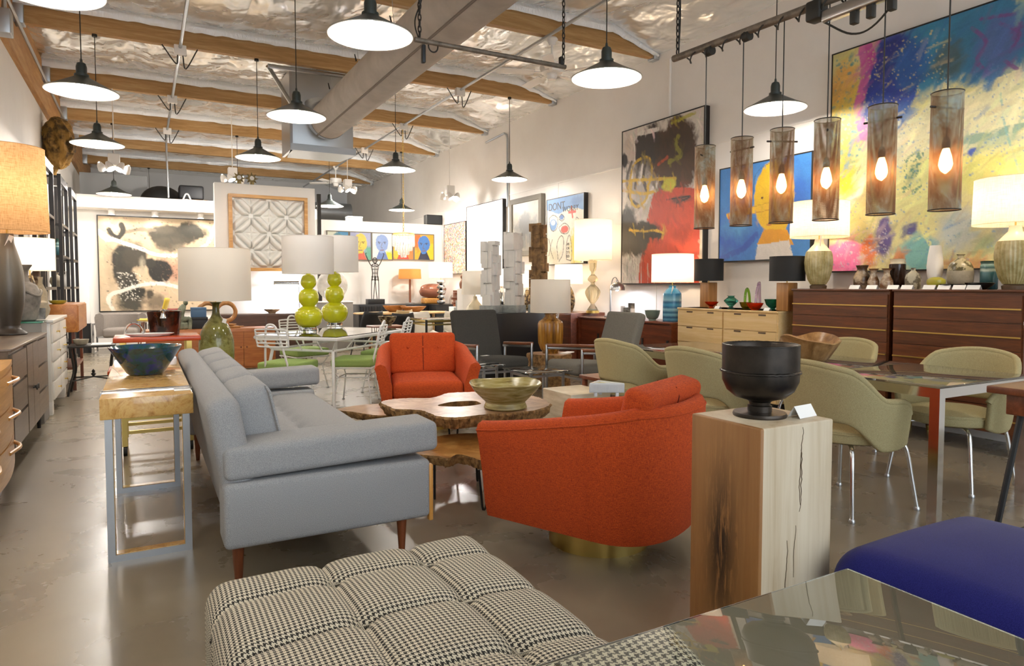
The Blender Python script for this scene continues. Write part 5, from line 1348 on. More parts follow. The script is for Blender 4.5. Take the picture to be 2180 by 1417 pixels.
# little iron table
it = thing('iron_side_table', 'small wrought iron side table with finial stretcher in the aisle', 'side table', (-.76, 9.05, 0))
B().rbox(0, .46, 0, .42, .545, .57, .004).obj('top', 'dark_iron', it); B().box(.22, .42, .05, .37, .571, .574).obj('marble_inset', 'white_matte', it, False)
for x, y in ((.02, .02), (.44, .02), (.02, .4), (.44, .4)):
    B().tube(smoothcurve([(x, y, .55), (x+(.03 if x < .2 else -.03), y+(.03 if y < .2 else -.03), .3), (x, y, .15), (x+(-.03 if x < .2 else .03), y+(-.02 if y < .2 else .02), .0)], 4), .012, 8).obj('leg', 'dark_iron', it)
    B().tube([(x, y, .17), (.23, .21, .19)], .008, 6).obj('stretcher', 'dark_iron', it)
B().lathe([(.02, .185), (.012, .2), (.028, .22), (.012, .24), (.02, .255), (.002, .28)], 14, T3(.23, .21, 0)).obj('finial', 'dark_iron', it)
solid('small_bowl', 'small brown stoneware bowl on the iron side table', 'bowl', np.array([-.64, 9.2, .575]), [(10, 0), (13, 3), (15, 11), (13, 11), (.1, 4)], 'grey_clay')
# root sculpture high on the wall
rt = thing('burl_wall_sculpture', 'craggy golden burl wood sculpture hung high on the left wall', 'sculpture', (XL+.02, 12.2, 3.02))
mottle('burl_root', '4a3614', 'a8803c', 7, .8, 1.0, lo=.4, hi=.6)
fz = field(77)
def rootf(u, w_):
    a = 2*PI*u; b_ = PI*w_; r = 1+.16*fz(u*7, w_*5)+.09*math.sin(9*a+4*b_)+.06*math.sin(17*a)*math.sin(13*b_)
    return (.17+.2*math.sin(b_)*math.cos(a)*r, .27*math.sin(b_)*math.sin(a)*r, .36-.38*math.cos(b_)*(1+.06*fz(w_*8, u*6)))
B().grid(rootf, 40, 28, True).obj('mass', 'burl_root', rt, True, 30)
B().tube(smoothcurve([(.14, 0, 0), (.1, .03, -.1), (.14, .05, -.18), (.06, .05, -.24)], 5), [.05]*6+[.04]*5+[.02]*5 if False else .035, 8).obj('tail', 'burl_root', rt)
B().box(0, .03, -.06, .06, .2, .5).obj('wall_plate', 'dark_iron', rt, False)
# ------------------------------------------------------------------ block pedestal with stacked towers
plain('black_lacquer', '141416', .35)
bp = thing('black_pedestal', 'wide black display block carrying the stacked tower sculptures', 'pedestal', (3.97, 8.0, 0))
B().rbox(0, 1.05, 0, .85, 0, .88, .006).obj('block', 'black_lacquer', bp, ang=30)
mottle('tower_white', 'd2cfc9', 'dcd9d3', 6, .8, .05); mottle('tower_brown', '5a4228', '8c6c42', 14, .8, .15); mottle('stone_base', '7f8380', '989c98', 14, .7, .2)
def tower(label, u, hw, hpx, mat, x, y, seed, vb=653):
    P = np.array([x, y, .88]); s = SCL(P); t = thing('tower_sculpture', label, 'sculpture', P, .5, 'stacked block towers'); w_ = hw*s
    B().rbox(-w_*1.35, w_*1.35, -w_*1.35, w_*1.35, 0, 16*s, .006).obj('stone_base', 'stone_base', t, ang=30)
    rg = random.Random(seed); z = 16*s; H = hpx*s
    B().box(-w_*.78, w_*.78, -w_*.78, w_*.78, 16*s, H-.02).obj('core', mat, t, False)
    for face in range(4):
        M = Matrix.Rotation(face*PI/2, 4, 'Z'); z = 16*s
        while z < H-.03:
            h = min(rg.uniform(.1, .24), H-z); cut = rg.uniform(.3, .7); d1, d2 = rg.choice((.0, .015, .03, .05)), rg.choice((.0, .015, .03, .045))
            B().box(-w_*.9, -w_*.9+2*w_*.9*cut-.002, w_*.7, w_*.84+d1, z, z+h-.003, M).obj('block', mat, t, False)
            B().box(-w_*.9+2*w_*.9*cut, w_*.9, w_*.7, w_*.84+d2, z, z+h*rg.uniform(.75, 1)-.003, M).obj('block', mat, t, False)
            z += h
    return t
for lb, u, hw, hp, mt, y, sd in (('white stacked block tower, the shorter of the two white ones', 1045, 13, 152, 'tower_white', 8.25, 1), ('white stacked block tower, the taller of the two white ones', 1093, 14.5, 171, 'tower_white', 8.22, 2), ('brown stacked block tower behind the amber lamp', 1147, 12.5, 187, 'tower_brown', 8.25, 3)):
    x = PY(u, 640, y)[0]; tower(lb, u, hw, hp, mt, float(x), y, sd)

# ------------------------------------------------------------------ white wire dining set with lime lamps
plain('white_wire', 'e9e9e6', .35)
fabric('lime_cushion', '7f9a4c', 'a0b86c', 300, .9, .3)
A_, Bc = np.array([1.02, 7.48]), np.array([1.69, 6.77]); e1 = (Bc-A_); L1 = np.linalg.norm(e1); e1 /= L1; e2 = np.array([-e1[1], e1[0]]); L2 = 1.45
ang = math.atan2(e1[1], e1[0])
wt = thing('wire_table', 'white metal patio table with glass top under the lime lamps', 'table', (A_[0], A_[1], 0), ang)
c_ = .13; top = [(c_, 0), (L1-c_, 0), (L1, c_), (L1, L2-c_), (L1-c_, L2), (c_, L2), (0, L2-c_), (0, c_)]
top = [(0, 0), (L1, 0), (L1, L2), (0, L2)]
B().prism(top, .728, .738).obj('glass_top', 'clear_glass', wt, False)
B().tube([(x, y, .712) for x, y in top], .019, 8, True).obj('top_rim', 'white_wire', wt)
low = [(.12, .12), (L1-.12, .12), (L1-.12, L2-.12), (.12, L2-.12)]
B().tube([(x, y, .58) for x, y in low], .013, 8, True).obj('lower_rim', 'white_wire', wt)
for (x, y), (a, b) in zip(low, top):
    B().tube([(a, b, .715), (x, y, .58)], .011, 8).obj('bracket', 'white_wire', wt)
    B().tube([(x, y, .58), (a*.9+.05*L1, b*.95+.02, 0)], .017, 8).obj('leg', 'white_wire', wt)
for k in range(1, 4): B().tube([(L1*k/4, 0, .715), (L1*k/4, .12, .58)], .007, 6).obj('strut', 'white_wire', wt); B().tube([(L1, L2*k/4, .715), (L1-.12, L2*k/4, .58)], .007, 6).obj('strut', 'white_wire', wt)
def wire_chair(label, loc, rz):
    t = thing('wire_chair', label, 'chair', loc, rz, 'white wire chairs with lime cushions')
    B().rbox(-.22, .22, -.2, .23, .405, .49, .022, 3, puff=.012, cut=3).obj('cushion', 'lime_cushion', t)
    B().tube([(-.21, -.2, .395), (.21, -.2, .395), (.21, .22, .395), (-.21, .22, .395)], .009, 8, True).obj('seat_frame', 'white_wire', t)
    B().tube([(-.15, -.15, .29), (.15, -.15, .29), (.15, .17, .29), (-.15, .17, .29)], .007, 8, True).obj('lower_frame', 'white_wire', t)
    for x in (-1, 1):
        for y in (-.15, .17):
            B().tube([(x*.21, y*1.3, .395), (x*.15, y, .29)], .006, 6).obj('brace', 'white_wire', t)
            l = B().tube([(x*.15, y, .29), (x*.2, y*1.25, .01)], .008, 8).obj('leg', 'white_wire', t); B().lathe([(.016, 0), (.016, .012)], 10, T3(x*.2, y*1.25, 0)).obj('foot', 'steel', l)
    B().tube(smoothcurve([(-.15, -.15, .29), (-.11, -.215, .55), (-.07, -.265, .78), (-.045, -.285, .855), (0, -.29, .875), (.045, -.285, .855), (.07, -.265, .78), (.11, -.215, .55), (.15, -.15, .29)], 5), .011, 8).obj('back_hoop', 'white_wire', t)
    def yb(z): return -.215-(z-.55)*.22-.012
    B().tube(smoothcurve([(-.17, yb(.66), .68), (-.17, yb(.8), .80), (-.14, yb(.82), .825), (.14, yb(.82), .825), (.17, yb(.8), .80), (.17, yb(.66), .68), (.14, yb(.65), .655), (-.14, yb(.65), .655)], 3, True), .009, 8, True).obj('back_rack', 'white_wire', t)
    for z in (.69, .725, .76, .79): B().tube([(-.17, yb(z), z), (.17, yb(z), z)], .0075, 6).obj('back_bar', 'white_wire', t)
    return t
def fac(dx, dy): return math.atan2(dy, dx)-PI/2
w1 = wire_chair('white wire chair with lime cushion, back to us at the table front', (1.27, 7.08, 0), fac(.67, .74))
dup(w1, (2.0, 7.12, 0), fac(-.86, .5), 'white wire chair with lime cushion, right side nearest the orange armchair')
dup(w1, (2.52, 7.78, 0), fac(-.8, .6), 'white wire chair with lime cushion, right side farther back')
dup(w1, (1.72, 8.50, 0), fac(.3, -.95), 'white wire chair with lime cushion on the far side of the table')
plain('lime_glaze', 'c3c512', .1, 0, Coat_Weight=.6); shade('paper_white', 'ece9e6', .35)
P = PZ(658, 702, .742); P[2] = .738
def gourd(label, P, k):
    lamp(label, P, [('base', 'clear_glass', [(17*k, 0), (17*k, 7*k)]), ('gourd_body', 'lime_glaze', [(15*k, 7*k), (24*k, 14*k), (29*k, 29*k), (26*k, 42*k), (14*k, 51*k), (13*k, 52*k), (19*k, 60*k), (21*k, 70*k), (18*k, 82*k), (10*k, 88*k), (9.5*k, 89*k), (15*k, 96*k), (16*k, 104*k), (12*k, 115*k), (5*k, 119*k), (4*k, 122*k)])], (53*k, 53*k, 120*k, 198*k), False, 'paper_white', 'lime gourd lamps')
gourd('lime green triple gourd lamp with white shade, the nearer of the pair', P, 1.0)
P = PZ(713, 692, .742); P[2] = .738
gourd('lime green triple gourd lamp with white shade, the farther of the pair', P, .95)
P = PZ(765, 694, .74)

# ------------------------------------------------------------------ green bottle lamp behind the sofa
GL = np.array(PY(462, 780, 6.5)); GL[2] = .42
sd_ = thing('side_table', 'small walnut side table under the green bottle lamp', 'side table', (GL[0], GL[1], 0))
B().lathe([(.24, .39), (.25, .4), (.25, .417), (.24, .42)], 32).obj('top', 'walnut_x', sd_); B().lathe([(.03, 0.02), (.03, .39)], 12).obj('post', 'walnut', sd_); B().lathe([(.18, 0), (.18, .015), (.04, .03)], 24).obj('foot', 'walnut', sd_)
banded('olive_pour', [(0, '57581f'), (.3, '6d6d2c'), (.5, '8a8a52'), (.65, '5c5a20'), (.85, '77743a'), (1, '4a4618')], .12, 0, .6, .5)
lamp('large olive green glass bottle lamp with cream drum shade behind the sofa', GL, [('body', 'olive_pour', [(28, 0), (33, 6), (35, 50), (34, 85), (26, 112), (14, 128), (8, 140), (7, 158), (12, 164), (10, 165)])], (71, 70, 168, 276), False, 'linen_cream', tagp=(15, 118))

# ------------------------------------------------------------------ red lacquer bar cart with ice bucket
plain('red_lacquer', 'b5451c', .25)
ct = thing('bar_cart', 'red lacquer bar cart with brass legs and black casters beyond the console', 'cart', (-.2, 5.66, 0))
B().rbox(0, .58, 0, .42, .835, .87, .006).obj('top_tray', 'red_lacquer', ct); B().rbox(-.04, .62, .02, .4, .6, .63, .006).obj('lower_tray', 'red_lacquer', ct)
for x in (.06, .5):
    for y in (.03, .37):
        B().box(x-.018, x+.018, y-.018, y+.018, .07, .84).obj('leg', 'brass', ct, False)
        B().lathe([(.035, -.013), (.035, .013)], 18, T3(x, y, .035, 0, PI/2)).obj('caster', 'flat_black', ct)
for z in (.17, .27): B().box(.06, .5, .02, .04, z-.012, z+.012).obj('rail', 'brass', ct, False)
for z in (.17, .27): B().box(.06, .5, .36, .38, z-.012, z+.012).obj('rail', 'brass', ct, False)
mottle('tortoise', '1c0c08', '5a2410', 9, .1, 0, lo=.45, hi=.7)
P = np.array(PY(351, 716, 5.95)); P[2] = .87; s = SCL(P)
ib = thing('ice_bucket', 'dark tortoiseshell ice bucket with silver duck-head clasp', 'ice bucket', P)
B().lathe([(28*s, 0), (33.5*s, 49*s), (32*s, 49*s), (28*s, 3*s)], 32).obj('bucket', 'tortoise', ib)
B().tube(smoothcurve([(-4*s, -33*s, 48*s), (0, -36*s, 52*s), (8*s, -34*s, 51*s), (30*s, -12*s, 49*s)], 5), .008, 8).obj('handle', 'chrome', ib)
B().lathe([(7*s, -13*s), (4*s, -4*s), (6*s, 2*s), (2*s, 6*s)], 14, T3(-3*s, -35*s, 49*s)).obj('clasp', 'chrome', ib)
P = np.array(PY(318, 722, 5.78)); P[2] = .871
od = thing('oval_dish', 'white oval dish with chrome ring handle on the red cart', 'dish', P)
B().lathe([(.002, 0), (.13, .002), (.17, .02), (.168, .022), (.12, .008), (.002, .006)], 32, Matrix.Diagonal((1, .45, 1, 1))).obj('dish', 'white_matte', od)
B().tube([(-.1+.06*math.cos(q), .0, .02+.08*math.sin(q)) for q in np.linspace(0, PI, 13)], .008, 8).obj('ring_handle', 'chrome', od)

# ------------------------------------------------------------------ teak cabinet group in front of the relief wall
tk = thing('teak_cabinet', 'long low teak cabinet with two-door front behind the white table', 'cabinet', (.02, 10.05, 0)); Lt = 1.62
wood('teak_x', '8f4e20', 'b8763c', 'x', 2.5, .35, 'a2602b', .1)
B().rbox(0, Lt, 0, .42, .1, .66, .004).obj('case', 'teak_x', tk, ang=30)
for k in range(4): 
    d = B().box(.03+k*(Lt-.06)/4, .03+(k+1)*(Lt-.06)/4-.008, -.012, 0, .13, .62).obj('door', 'teak_x', tk, False)
    B().sphere(.03+(k+.5+(.4 if k % 2 == 0 else -.4))*(Lt-.06)/4, -.018, .4, .012, n=10, m=6).obj('knob', 'walnut', d)
for x in (.1, Lt-.1):
    for y in (.06, .36): B().lathe([(.014, 0), (.02, .1)], 10, T3(x, y, 0)).obj('leg', 'walnut', tk)
bd2 = thing('brown_dresser', 'dark brown low dresser against the relief wall, under the reading lamp', 'dresser', (.95, 10.93, 0))
wood('umber_x', '3f2a1c', '5e4230', 'x', 2.5, .35, '4e3424', .1)
B().rbox(0, 1.4, 0, .42, .1, .82, .004).obj('case', 'umber_x', bd2, ang=30)
for c in range(2):
    for r in range(3): B().box(.02+c*.69, .69+c*.69, -.012, 0, .12+r*.23, .335+r*.23).obj('drawer', 'umber_x', bd2, False)
for x in (.08, 1.32):
    for y in (.06, .36): B().lathe([(.014, 0), (.02, .1)], 10, T3(x, y, 0)).obj('leg', 'walnut', bd2)
def topx(u, y, z): p = PY(u, 650, y); return np.array([p[0], y, z])
solid('wide_bowl', 'shallow patterned bowl on the brown dresser', 'bowl', topx(579, 11.1, .82), [(7, 0), (8, 2), (15, 6), (17, 9), (15, 9), (.1, 4)], 'brown_drip')
fp = thing('reading_lamp', 'slim chrome reading lamp with horizontal bar head lighting the wall', 'lamp', topx(637, 11.15, .82)); s = SCL(fp.location)
B().lathe([(.08, 0), (.08, .012), (.012, .018)], 24).obj('base', 'chrome', fp); B().cyl(0, 0, .01, 68*s, .009, 10).obj('pole', 'chrome', fp)
hd = B().lathe([(.032, -.2), (.032, .18)], 16, T3(-25*s, 0, 63*s, 0, PI/2)).obj('bar_head', 'chrome', fp)
B().box(-.17, .17, -.02, .02, -.036, -.033, T3(-25*s, .0, 63*s)).obj('tube_light', 'bulb_cool', hd, False)
mottle('verdigris', '5e6452', '8d917c', 12, .6, .3)
P = topx(387, 10.2, .66); s = SCL(P)
sf = thing('seated_figure', 'grey green stone sculpture of two huddled seated figures', 'sculpture', P, .3)
B().rbox(-.07, .07, -.06, .06, 0, .1, .03, 3).obj('seat_block', 'verdigris', sf)
def lump(pts, rs, nm, par, mat): B().tube(smoothcurve(pts, 5), [float(np.interp(i, np.linspace(0, (len(pts)-1)*5, len(rs)), rs)) for i in range((len(pts)-1)*5+1)], 10).obj(nm, mat, par)
lump([(-.02, 0, .08), (-.03, 0, .18), (.0, 0, .27), (.03, 0, .33)], [.05, .055, .05, .03], 'torso', sf, 'verdigris')
B().sphere(.05, 0, .36, .032, .03, .038, 12, 8).obj('head', 'verdigris', sf)
lump([(.0, -.05, .27), (-.05, -.05, .2), (-.07, -.03, .1)], [.02, .02, .018], 'arm', sf, 'verdigris'); lump([(.0, -.02, .12), (.08, -.05, .14), (.08, -.05, 0)], [.03, .028, .024], 'leg', sf, 'verdigris'); lump([(.0, .03, .12), (.07, .03, .14), (.08, .03, 0)], [.03, .028, .024], 'leg', sf, 'verdigris')
plain('book_blue', '4a6a8c', .6); plain('box_black', '15161a', .5)
bx_ = thing('black_box', 'small black box on the teak cabinet beneath the blue boxes', 'box', topx(424, 10.25, .66)); B().rbox(-.1, .1, -.08, .08, 0, .16, .006).obj('box', 'box_black', bx_); B().rbox(-.102, .102, -.082, .082, .12, .16, .006).obj('lid', 'box_black', bx_)
bb = thing('blue_box', 'blue woven box stacked on the black box', 'box', topx(423, 10.25, .82)); B().rbox(-.1, .09, -.08, .08, 0, .13, .006).obj('box', 'book_blue', bb); B().rbox(-.102, .092, -.082, .082, .1, .134, .006).obj('lid', 'book_blue', bb)
for i, (u, z, rz, lb) in enumerate(((478, .66, .1, 'lower'), (470, .69, .4, 'middle'), (455, .72, .0, 'upper'))):
    wbk = thing('wooden_board', 'pale wooden serving board stacked on the teak cabinet, %s one' % lb, 'board', topx(u, 10.25+.02*i, z), rz, 'stacked wooden boards'); B().rbox(-.19+.03*i, .19-.03*i, -.1, .1, 0, .028, .012, 3).obj('board', 'teak_block', wbk); B().rbox(.16-.03*i, .25-.03*i, -.02, .02, .006, .022, .006).obj('grip', 'teak_block', wbk)
rs_ = thing('ring_sculpture', 'pair of ribbed brown wooden rings standing behind the green lamp neck', 'sculpture', topx(462, 10.4, .66), .1); s = SCL(rs_.location)
B().rbox(-.12, .12, -.05, .05, 0, .12, .01).obj('stand', 'teak_block', rs_)
for dx in (-18, 18): B().tube([(dx*s+19*s*math.cos(q)*1.0, .0, .12+15*s+19*s*math.sin(q)) for q in np.linspace(0, 2*PI, 41)[:-1]], .03, 10, True).obj('ring', 'teak_block', rs_)
# relief framed panel is hung on the wall panel (see artworks)
# ------------------------------------------------------------------ behind the relief wall, gallery side
mottle('moon_stone', 'a8a49c', 'd0ccc4', 5, .7, .2)
gp2 = thing('grey_plinth', 'light grey plinth under the round stone disc', 'plinth', (PY(708, 650, 13.3)[0]-.35, 13.1, 0)); B().rbox(0, .7, 0, .5, 0, .93, .004).obj('block', 'grey_plinth', gp2, ang=30); B().box(-.01, .71, -.01, .51, .93, .945).obj('cap', 'white_matte', gp2, False)
ms = thing('moon_disc', 'large round pale stone disc sculpture on the grey plinth', 'sculpture', (PY(708, 630, 13.35)[0], 13.35, .945)); B().lathe([(.1, 0), (.1, .04), (.03, .05)], 20).obj('stand', 'flat_black', ms); B().sphere(0, 0, .32, .3, .1, .3, 28, 16).obj('disc', 'moon_stone', ms)
bc = thing('black_credenza', 'long black slatted credenza under the face portraits', 'credenza', (3.9, 13.75, 0)); 
B().rbox(0, 2.05, 0, .5, .1, .86, .006).obj('case', 'black_lacquer', bc, ang=30)
for k in range(34): B().box(.02+k*.06, .055+k*.06, -.014, 0, .13, .82).obj('slat', 'black_lacquer', bc, False)
B().box(.05, 2.0, .03, .47, 0, .1).obj('plinth', 'flat_black', bc, False)
CZ = .86
def wire_fig():
    P = topx(799, 14.0, CZ); s = SCL(P)
    t = thing('wire_figure', 'dark wire figure sculpture with raised arms on a black base', 'sculpture', P)
    B().rbox(-18*s, 18*s, -.1, .1, 0, 11*s, .004).obj('base', 'black_lacquer', t)
    r = .008
    for sx in (-1, 1):
        for o in (-1, 1): B().tube(smoothcurve([(sx*6*s+o*2*s, 0, 11*s), (sx*5*s+o*3*s, 0, 30*s), (sx*4*s+o*3.5*s, 0, 48*s), (sx*3*s+o*4*s, .02*o, 60*s)], 4), r, 6).obj('leg_wire', 'dark_iron', t)
        B().tube(smoothcurve([(sx*3*s, 0, 80*s), (sx*9*s, 0, 83*s), (sx*14*s, 0, 92*s), (sx*19*s, 0, 103*s)], 5), r*1.2, 6).obj('arm_wire', 'dark_iron', t)
        B().tube(smoothcurve([(sx*19*s, 0, 103*s), (sx*20*s, 0, 107*s), (sx*18*s, 0, 108*s)], 3), r, 6).obj('hand_wire', 'dark_iron', t)
    for z, rr in ((52, 8), (58, 7.5), (66, 6), (74, 7), (81, 8)): B().tube([(rr*s*math.cos(q), rr*s*.5*math.sin(q), z*s) for q in np.linspace(0, 2*PI, 17)[:-1]], r*.8, 5, True).obj('body_hoop', 'dark_iron', t)
    for a in (0, 1.2, 2.2, 3.3, 4.4, 5.3): B().tube(smoothcurve([(8*s*math.cos(a), 4*s*math.sin(a), 50*s), (6*s*math.cos(a), 3*s*math.sin(a), 66*s), (8*s*math.cos(a), 4*s*math.sin(a), 82*s), (1*s, 0, 87*s)], 4), r*.8, 5).obj('body_wire', 'dark_iron', t)
    for a in (0, 1.0, 2.1): B().tube([(5*s*math.cos(q)*math.cos(a), 5*s*math.cos(q)*math.sin(a), 93*s+6*s*math.sin(q)) for q in np.linspace(0, 2*PI, 17)[:-1]], r*.8, 5, True).obj('head_hoop', 'dark_iron', t)
wire_fig()
lamp('slim walnut post lamp with low orange shade by the far wall', topx(873, 14.05, CZ), [('foot', 'steel', [(10, 0), (10, 2), (2, 3)]), ('post', 'walnut', [(2.2, 3), (2.2, 50), (1.2, 52)])], (24, 23, 53, 73), True, 'shade_amber', bulb='bulb_dim')
plain('brown_ceramic', '8a5a48', .15)
bl_ = thing('boulder_sculpture', 'brown glazed boulder form resting on a tan wooden stand', 'sculpture', topx(921, 13.95, CZ)); s = SCL(bl_.location)
B().rbox(-22*s, 22*s, -.14, .14, 0, 12*s, .03, 3).obj('stand', 'blond_y', bl_)
fz2 = field(31)
B().grid(lambda u, w_: (30*s*math.sin(PI*w_)**.7*math.cos(2*PI*u)*(1+.08*fz2(u*6, w_*4)), .2*math.sin(PI*w_)**.7*math.sin(2*PI*u), 27*s-15*s*math.cos(PI*w_)*(1+.05*fz2(w_*5, u*5))), 32, 20, True).obj('boulder', 'brown_ceramic', bl_)
lamp('stacked silver ball lamp with white shade near the far right corner', topx(939, 13.4, .86), [('ball_%s' % 'abcde'[k], 'chrome', [(3, k*10.5), (8, k*10.5+2), (9.5, k*10.5+5.2), (8, k*10.5+8.5), (3, k*10.5+10.5)]) for k in range(5)], (25, 24.5, 56, 88), True)
lt = thing('lamp_table', 'dark plinth table under the silver ball lamp', 'table', (PY(939, 650, 13.4)[0]-.2, 13.2, 0)); B().rbox(0, .42, 0, .4, 0, .86, .004).obj('block', 'black_lacquer', lt, ang=30); B().box(-.01, .43, -.01, .41, .83, .8595).obj('cap', 'black_lacquer', lt, False)
# oval table with bowls and chairs
ov = thing('oval_table', 'pale oval wood table on splayed legs carrying wooden bowls', 'table', (4.35, 12.35, 0))
wood('oak_top', 'a98355', 'c9a878', 'x', 2.2, .4, 'b8935f')
B().lathe([(.002, .72), (.93, .72), (.95, .735), (.94, .75), (.002, .75)], 48, Matrix.Diagonal((1, .5, 1, 1))).obj('top', 'oak_top', ov)
for x in (-.55, .55):
    for y in (-.2, .2): B().lathe([(.016, 0), (.028, .72)], 12, T3(x, y, 0, 0, 0)).obj('leg', 'oak_top', ov)
wood('bowl_wood', '7a4a20', 'a87238', 'x', 2.5, .45, '8f5c2a')
for u, y, r, h, lb, nm in ((840, 12.4, 24, 14, 'long brown carved wooden bowl on the oval table, left', 'x'), (880, 12.2, 27, 12, 'wide wooden dough bowl on the oval table, right', 'y')):
    P = topx(u, y, .75); s = SCL(P); t = thing('wooden_bowl', lb, 'bowl', P, .1, 'wooden bowls on the oval table')
    B().lathe([(.05*s, 0), (r*.45*s, 0), (r*.8*s, h*.5*s), (r*s, h*s), (r*.94*s, h*s), (r*.6*s, h*.4*s), (.05*s, h*.25*s)], 32, Matrix.Diagonal((1.1, .6, 1, 1))).obj('bowl', 'bowl_wood', t)
plain('shell_white', 'dcd7cc', .4); plain('tan_shell', 'b59a6a', .45)
def side_chair(label, loc, rz, mat, legm='flat_black', group='moulded side chairs at the back'):
    t = thing('side_chair', label, 'chair', loc, rz, group)
    def fn(u, w_):
        x = (u-.5)*2
        if w_ < .5: q = w_/.5; y = .2-.38*q; z = .45-.02*math.sin(PI*q)+.05*x*x*q; wd = .22
        else: q = (w_-.5)/.5; y = -.18-.1*q; z = .45+.36*q; wd = .23-.05*q*q*q
        y += .06*x*x*(w_ if w_ > .5 else 0)
        return (x*wd, y, z+.02*x*x)
    o = B().grid(fn, 13, 17).obj('shell', mat, t); m = o.modifiers.new('solid', 'SOLIDIFY'); m.thickness = .012
    for sx in (-1, 1):
        for y0, y1 in ((.13, .2), (-.13, -.22)): B().tube([(sx*.13, y0, .43), (sx*.2, y1, 0)], .01, 8).obj('leg', legm, t)
    return t
w2 = side_chair('white moulded side chair behind the brass table, left of the two', (4.05, 10.35, 0), PI+.2, 'shell_white')
dup(w2, (4.62, 10.3, 0), PI-.1, 'white moulded side chair behind the brass table, right of the two')
side_chair('tan curved-back chair at the oval table front', (3.95, 11.55, 0), .4, 'tan_shell', 'oak_top')
side_chair('dark chair with open frame under the brass table', (3.55, 10.35, 0), .1, 'flat_black')
side_chair('dark frame chair beside the floral drum stool', (3.3, 11.2, 0), .3, 'flat_black')
bt = thing('brass_table', 'glass table with brass rim and dark legs behind the charcoal chair', 'table', (3.62, 9.25, 0))
B().rbox(0, .85, 0, .75, .752, .76, .002, 1).obj('glass_top', 'clear_glass', bt, ang=30)
for z in (.735, .68):
    for a in (((0, 0), (.85, 0)), ((0, .75), (.85, .75)), ((0, 0), (0, .75)), ((.85, 0), (.85, .75))): B().box(min(a[0][0], a[1][0])-.008, max(a[0][0], a[1][0])+.008, min(a[0][1], a[1][1])-.008, max(a[0][1], a[1][1])+.008, z-.012, z+.012).obj('brass_rail', 'brass', bt, False)
for x in (.0, .85):
    for y in (0, .75): B().cyl(x, y, 0, .752, .017, 12).obj('leg', 'dark_iron', bt)
lamp('cream gourd lamp with linen drum shade left of the white towers', np.array([PY(1014, 640, 9.35)[0]-.02, 9.35, .76]), [('body', 'cream_glaze', [(18, 0), (20, 6), (18, 22), (9, 33), (5, 40), (4, 46)])], (29, 27, 50, 99), False, 'linen_cream')
t = NT('leaf_print'); v = t.coord((1, 1, 1)); n = t.noise(v, 11, 3, .5, 2.0)
t.color(t.ramp(n, [(.5, 'e9e6dc'), (.55, 'b08f3f'), (.6, 'd6c48a'), (.64, 'e9e6dc')])).set(.3)
P = np.array([3.98, 10.95, 0]); ds = thing('drum_stool', 'white ceramic drum stool with gold leaf print', 'stool', P); B().lathe([(.15, 0), (.16, .02), (.16, .52), (.15, .54), (.002, .545)], 36).obj('drum', 'leaf_print', ds); B().tube([(.155*math.cos(q), .155*math.sin(q), .535) for q in np.linspace(0, 2*PI, 33)[:-1]], .006, 6, True).obj('rim', 'brass', ds)
P = np.array([2.9, 8.9, 0]); wp = thing('small_table', 'small dark wood table under the speckled brown bowl', 'table', P)
B().rbox(-.22, .22, -.2, .2, .68, .71, .005).obj('top', 'walnut_x', wp)
for x in (-.18, .18):
    for y in (-.16, .16): B().lathe([(.012, 0), (.018, .68)], 8, T3(x, y, 0)).obj('leg', 'walnut', wp)
solid('speckled_bowl', 'brown speckled stoneware bowl right of the lime lamps', 'bowl', np.array([2.9, 8.85, .71]), [(9, 0), (9, 3), (16, 10), (20, 20), (18, 20), (12, 8), (.1, 5)], 'speckle_glaze')
tl = np.array([5.62, 9.3, 0]); 
for i, (u, y, lb) in enumerate(((1122, 9.7, 'speckled lamp with lit shade between the tall white tower and the brown tower'), (1068, 10.6, 'lit white shade lamp seen between the two white towers'))):
    P = np.array([PY(u, 640, y)[0], y, .86]); st_ = thing('lamp_stand', 'dark block stand under a lit lamp behind the towers, '+['right', 'left'][i]+' one', 'stand', (P[0], P[1], 0)); B().rbox(-.2, .2, -.2, .2, 0, .855, .004).obj('block', 'black_lacquer', st_, ang=30); B().box(-.21, .21, -.21, .21, .855, .8595).obj('cap', 'black_lacquer', st_, False)
    lamp(lb, P, [('body', 'speckle_glaze' if i == 0 else 'chrome', [(7, 0), (9.5, 8), (10, 18), (6, 32), (3, 42)])], (25, 24, 46, 82), True)
P = np.array([PY(985, 640, 11.3)[0], 11.3, .0]); s = SCL(P+np.array([0, 0, .9])); gs = thing('stone_blocks', 'grey stone block pair stacked beside the linen lamp', 'sculpture', P)
B().rbox(-.12, .12, -.12, .12, 0, .62, .004).obj('plinth', 'black_lacquer', gs, ang=30); B().rbox(-.13, .13, -.11, .11, .62, .86, .006).obj('lower_stone', 'stone_base', gs); B().rbox(-.1, .12, -.1, .1, .86, .98, .006).obj('upper_stone', 'stone_base', gs)
P = np.array([PY(976, 640, 11.9)[0], 11.9, 0]); rs2 = thing('stacked_beam_sculpture', 'dark red wooden sculpture of crossed stacked beams', 'sculpture', P); B().rbox(-.14, .14, -.14, .14, 0, .85, .004).obj('plinth', 'white_matte', rs2, ang=30)
for k in range(7): B().box(*((-.14+.02*(k % 3), .12+.02*(k % 2), -.05, .03) if k % 2 else (-.05, .04, -.14, .14)), .85+.045*k, .893+.045*k).obj('beam', 'walnut', rs2, False)
nude = thing('kneeling_figure', 'small terracotta figure with bent arm above the linen lamp', 'sculpture', (PY(992, 600, 10.9)[0], 10.9, 1.2)); plain('terracotta', '8f5f45', .5)
s = SCL(nude.location)
B().rbox(-.12, .12, -.12, .12, -1.2, 0, .004).obj('plinth', 'white_matte', nude)
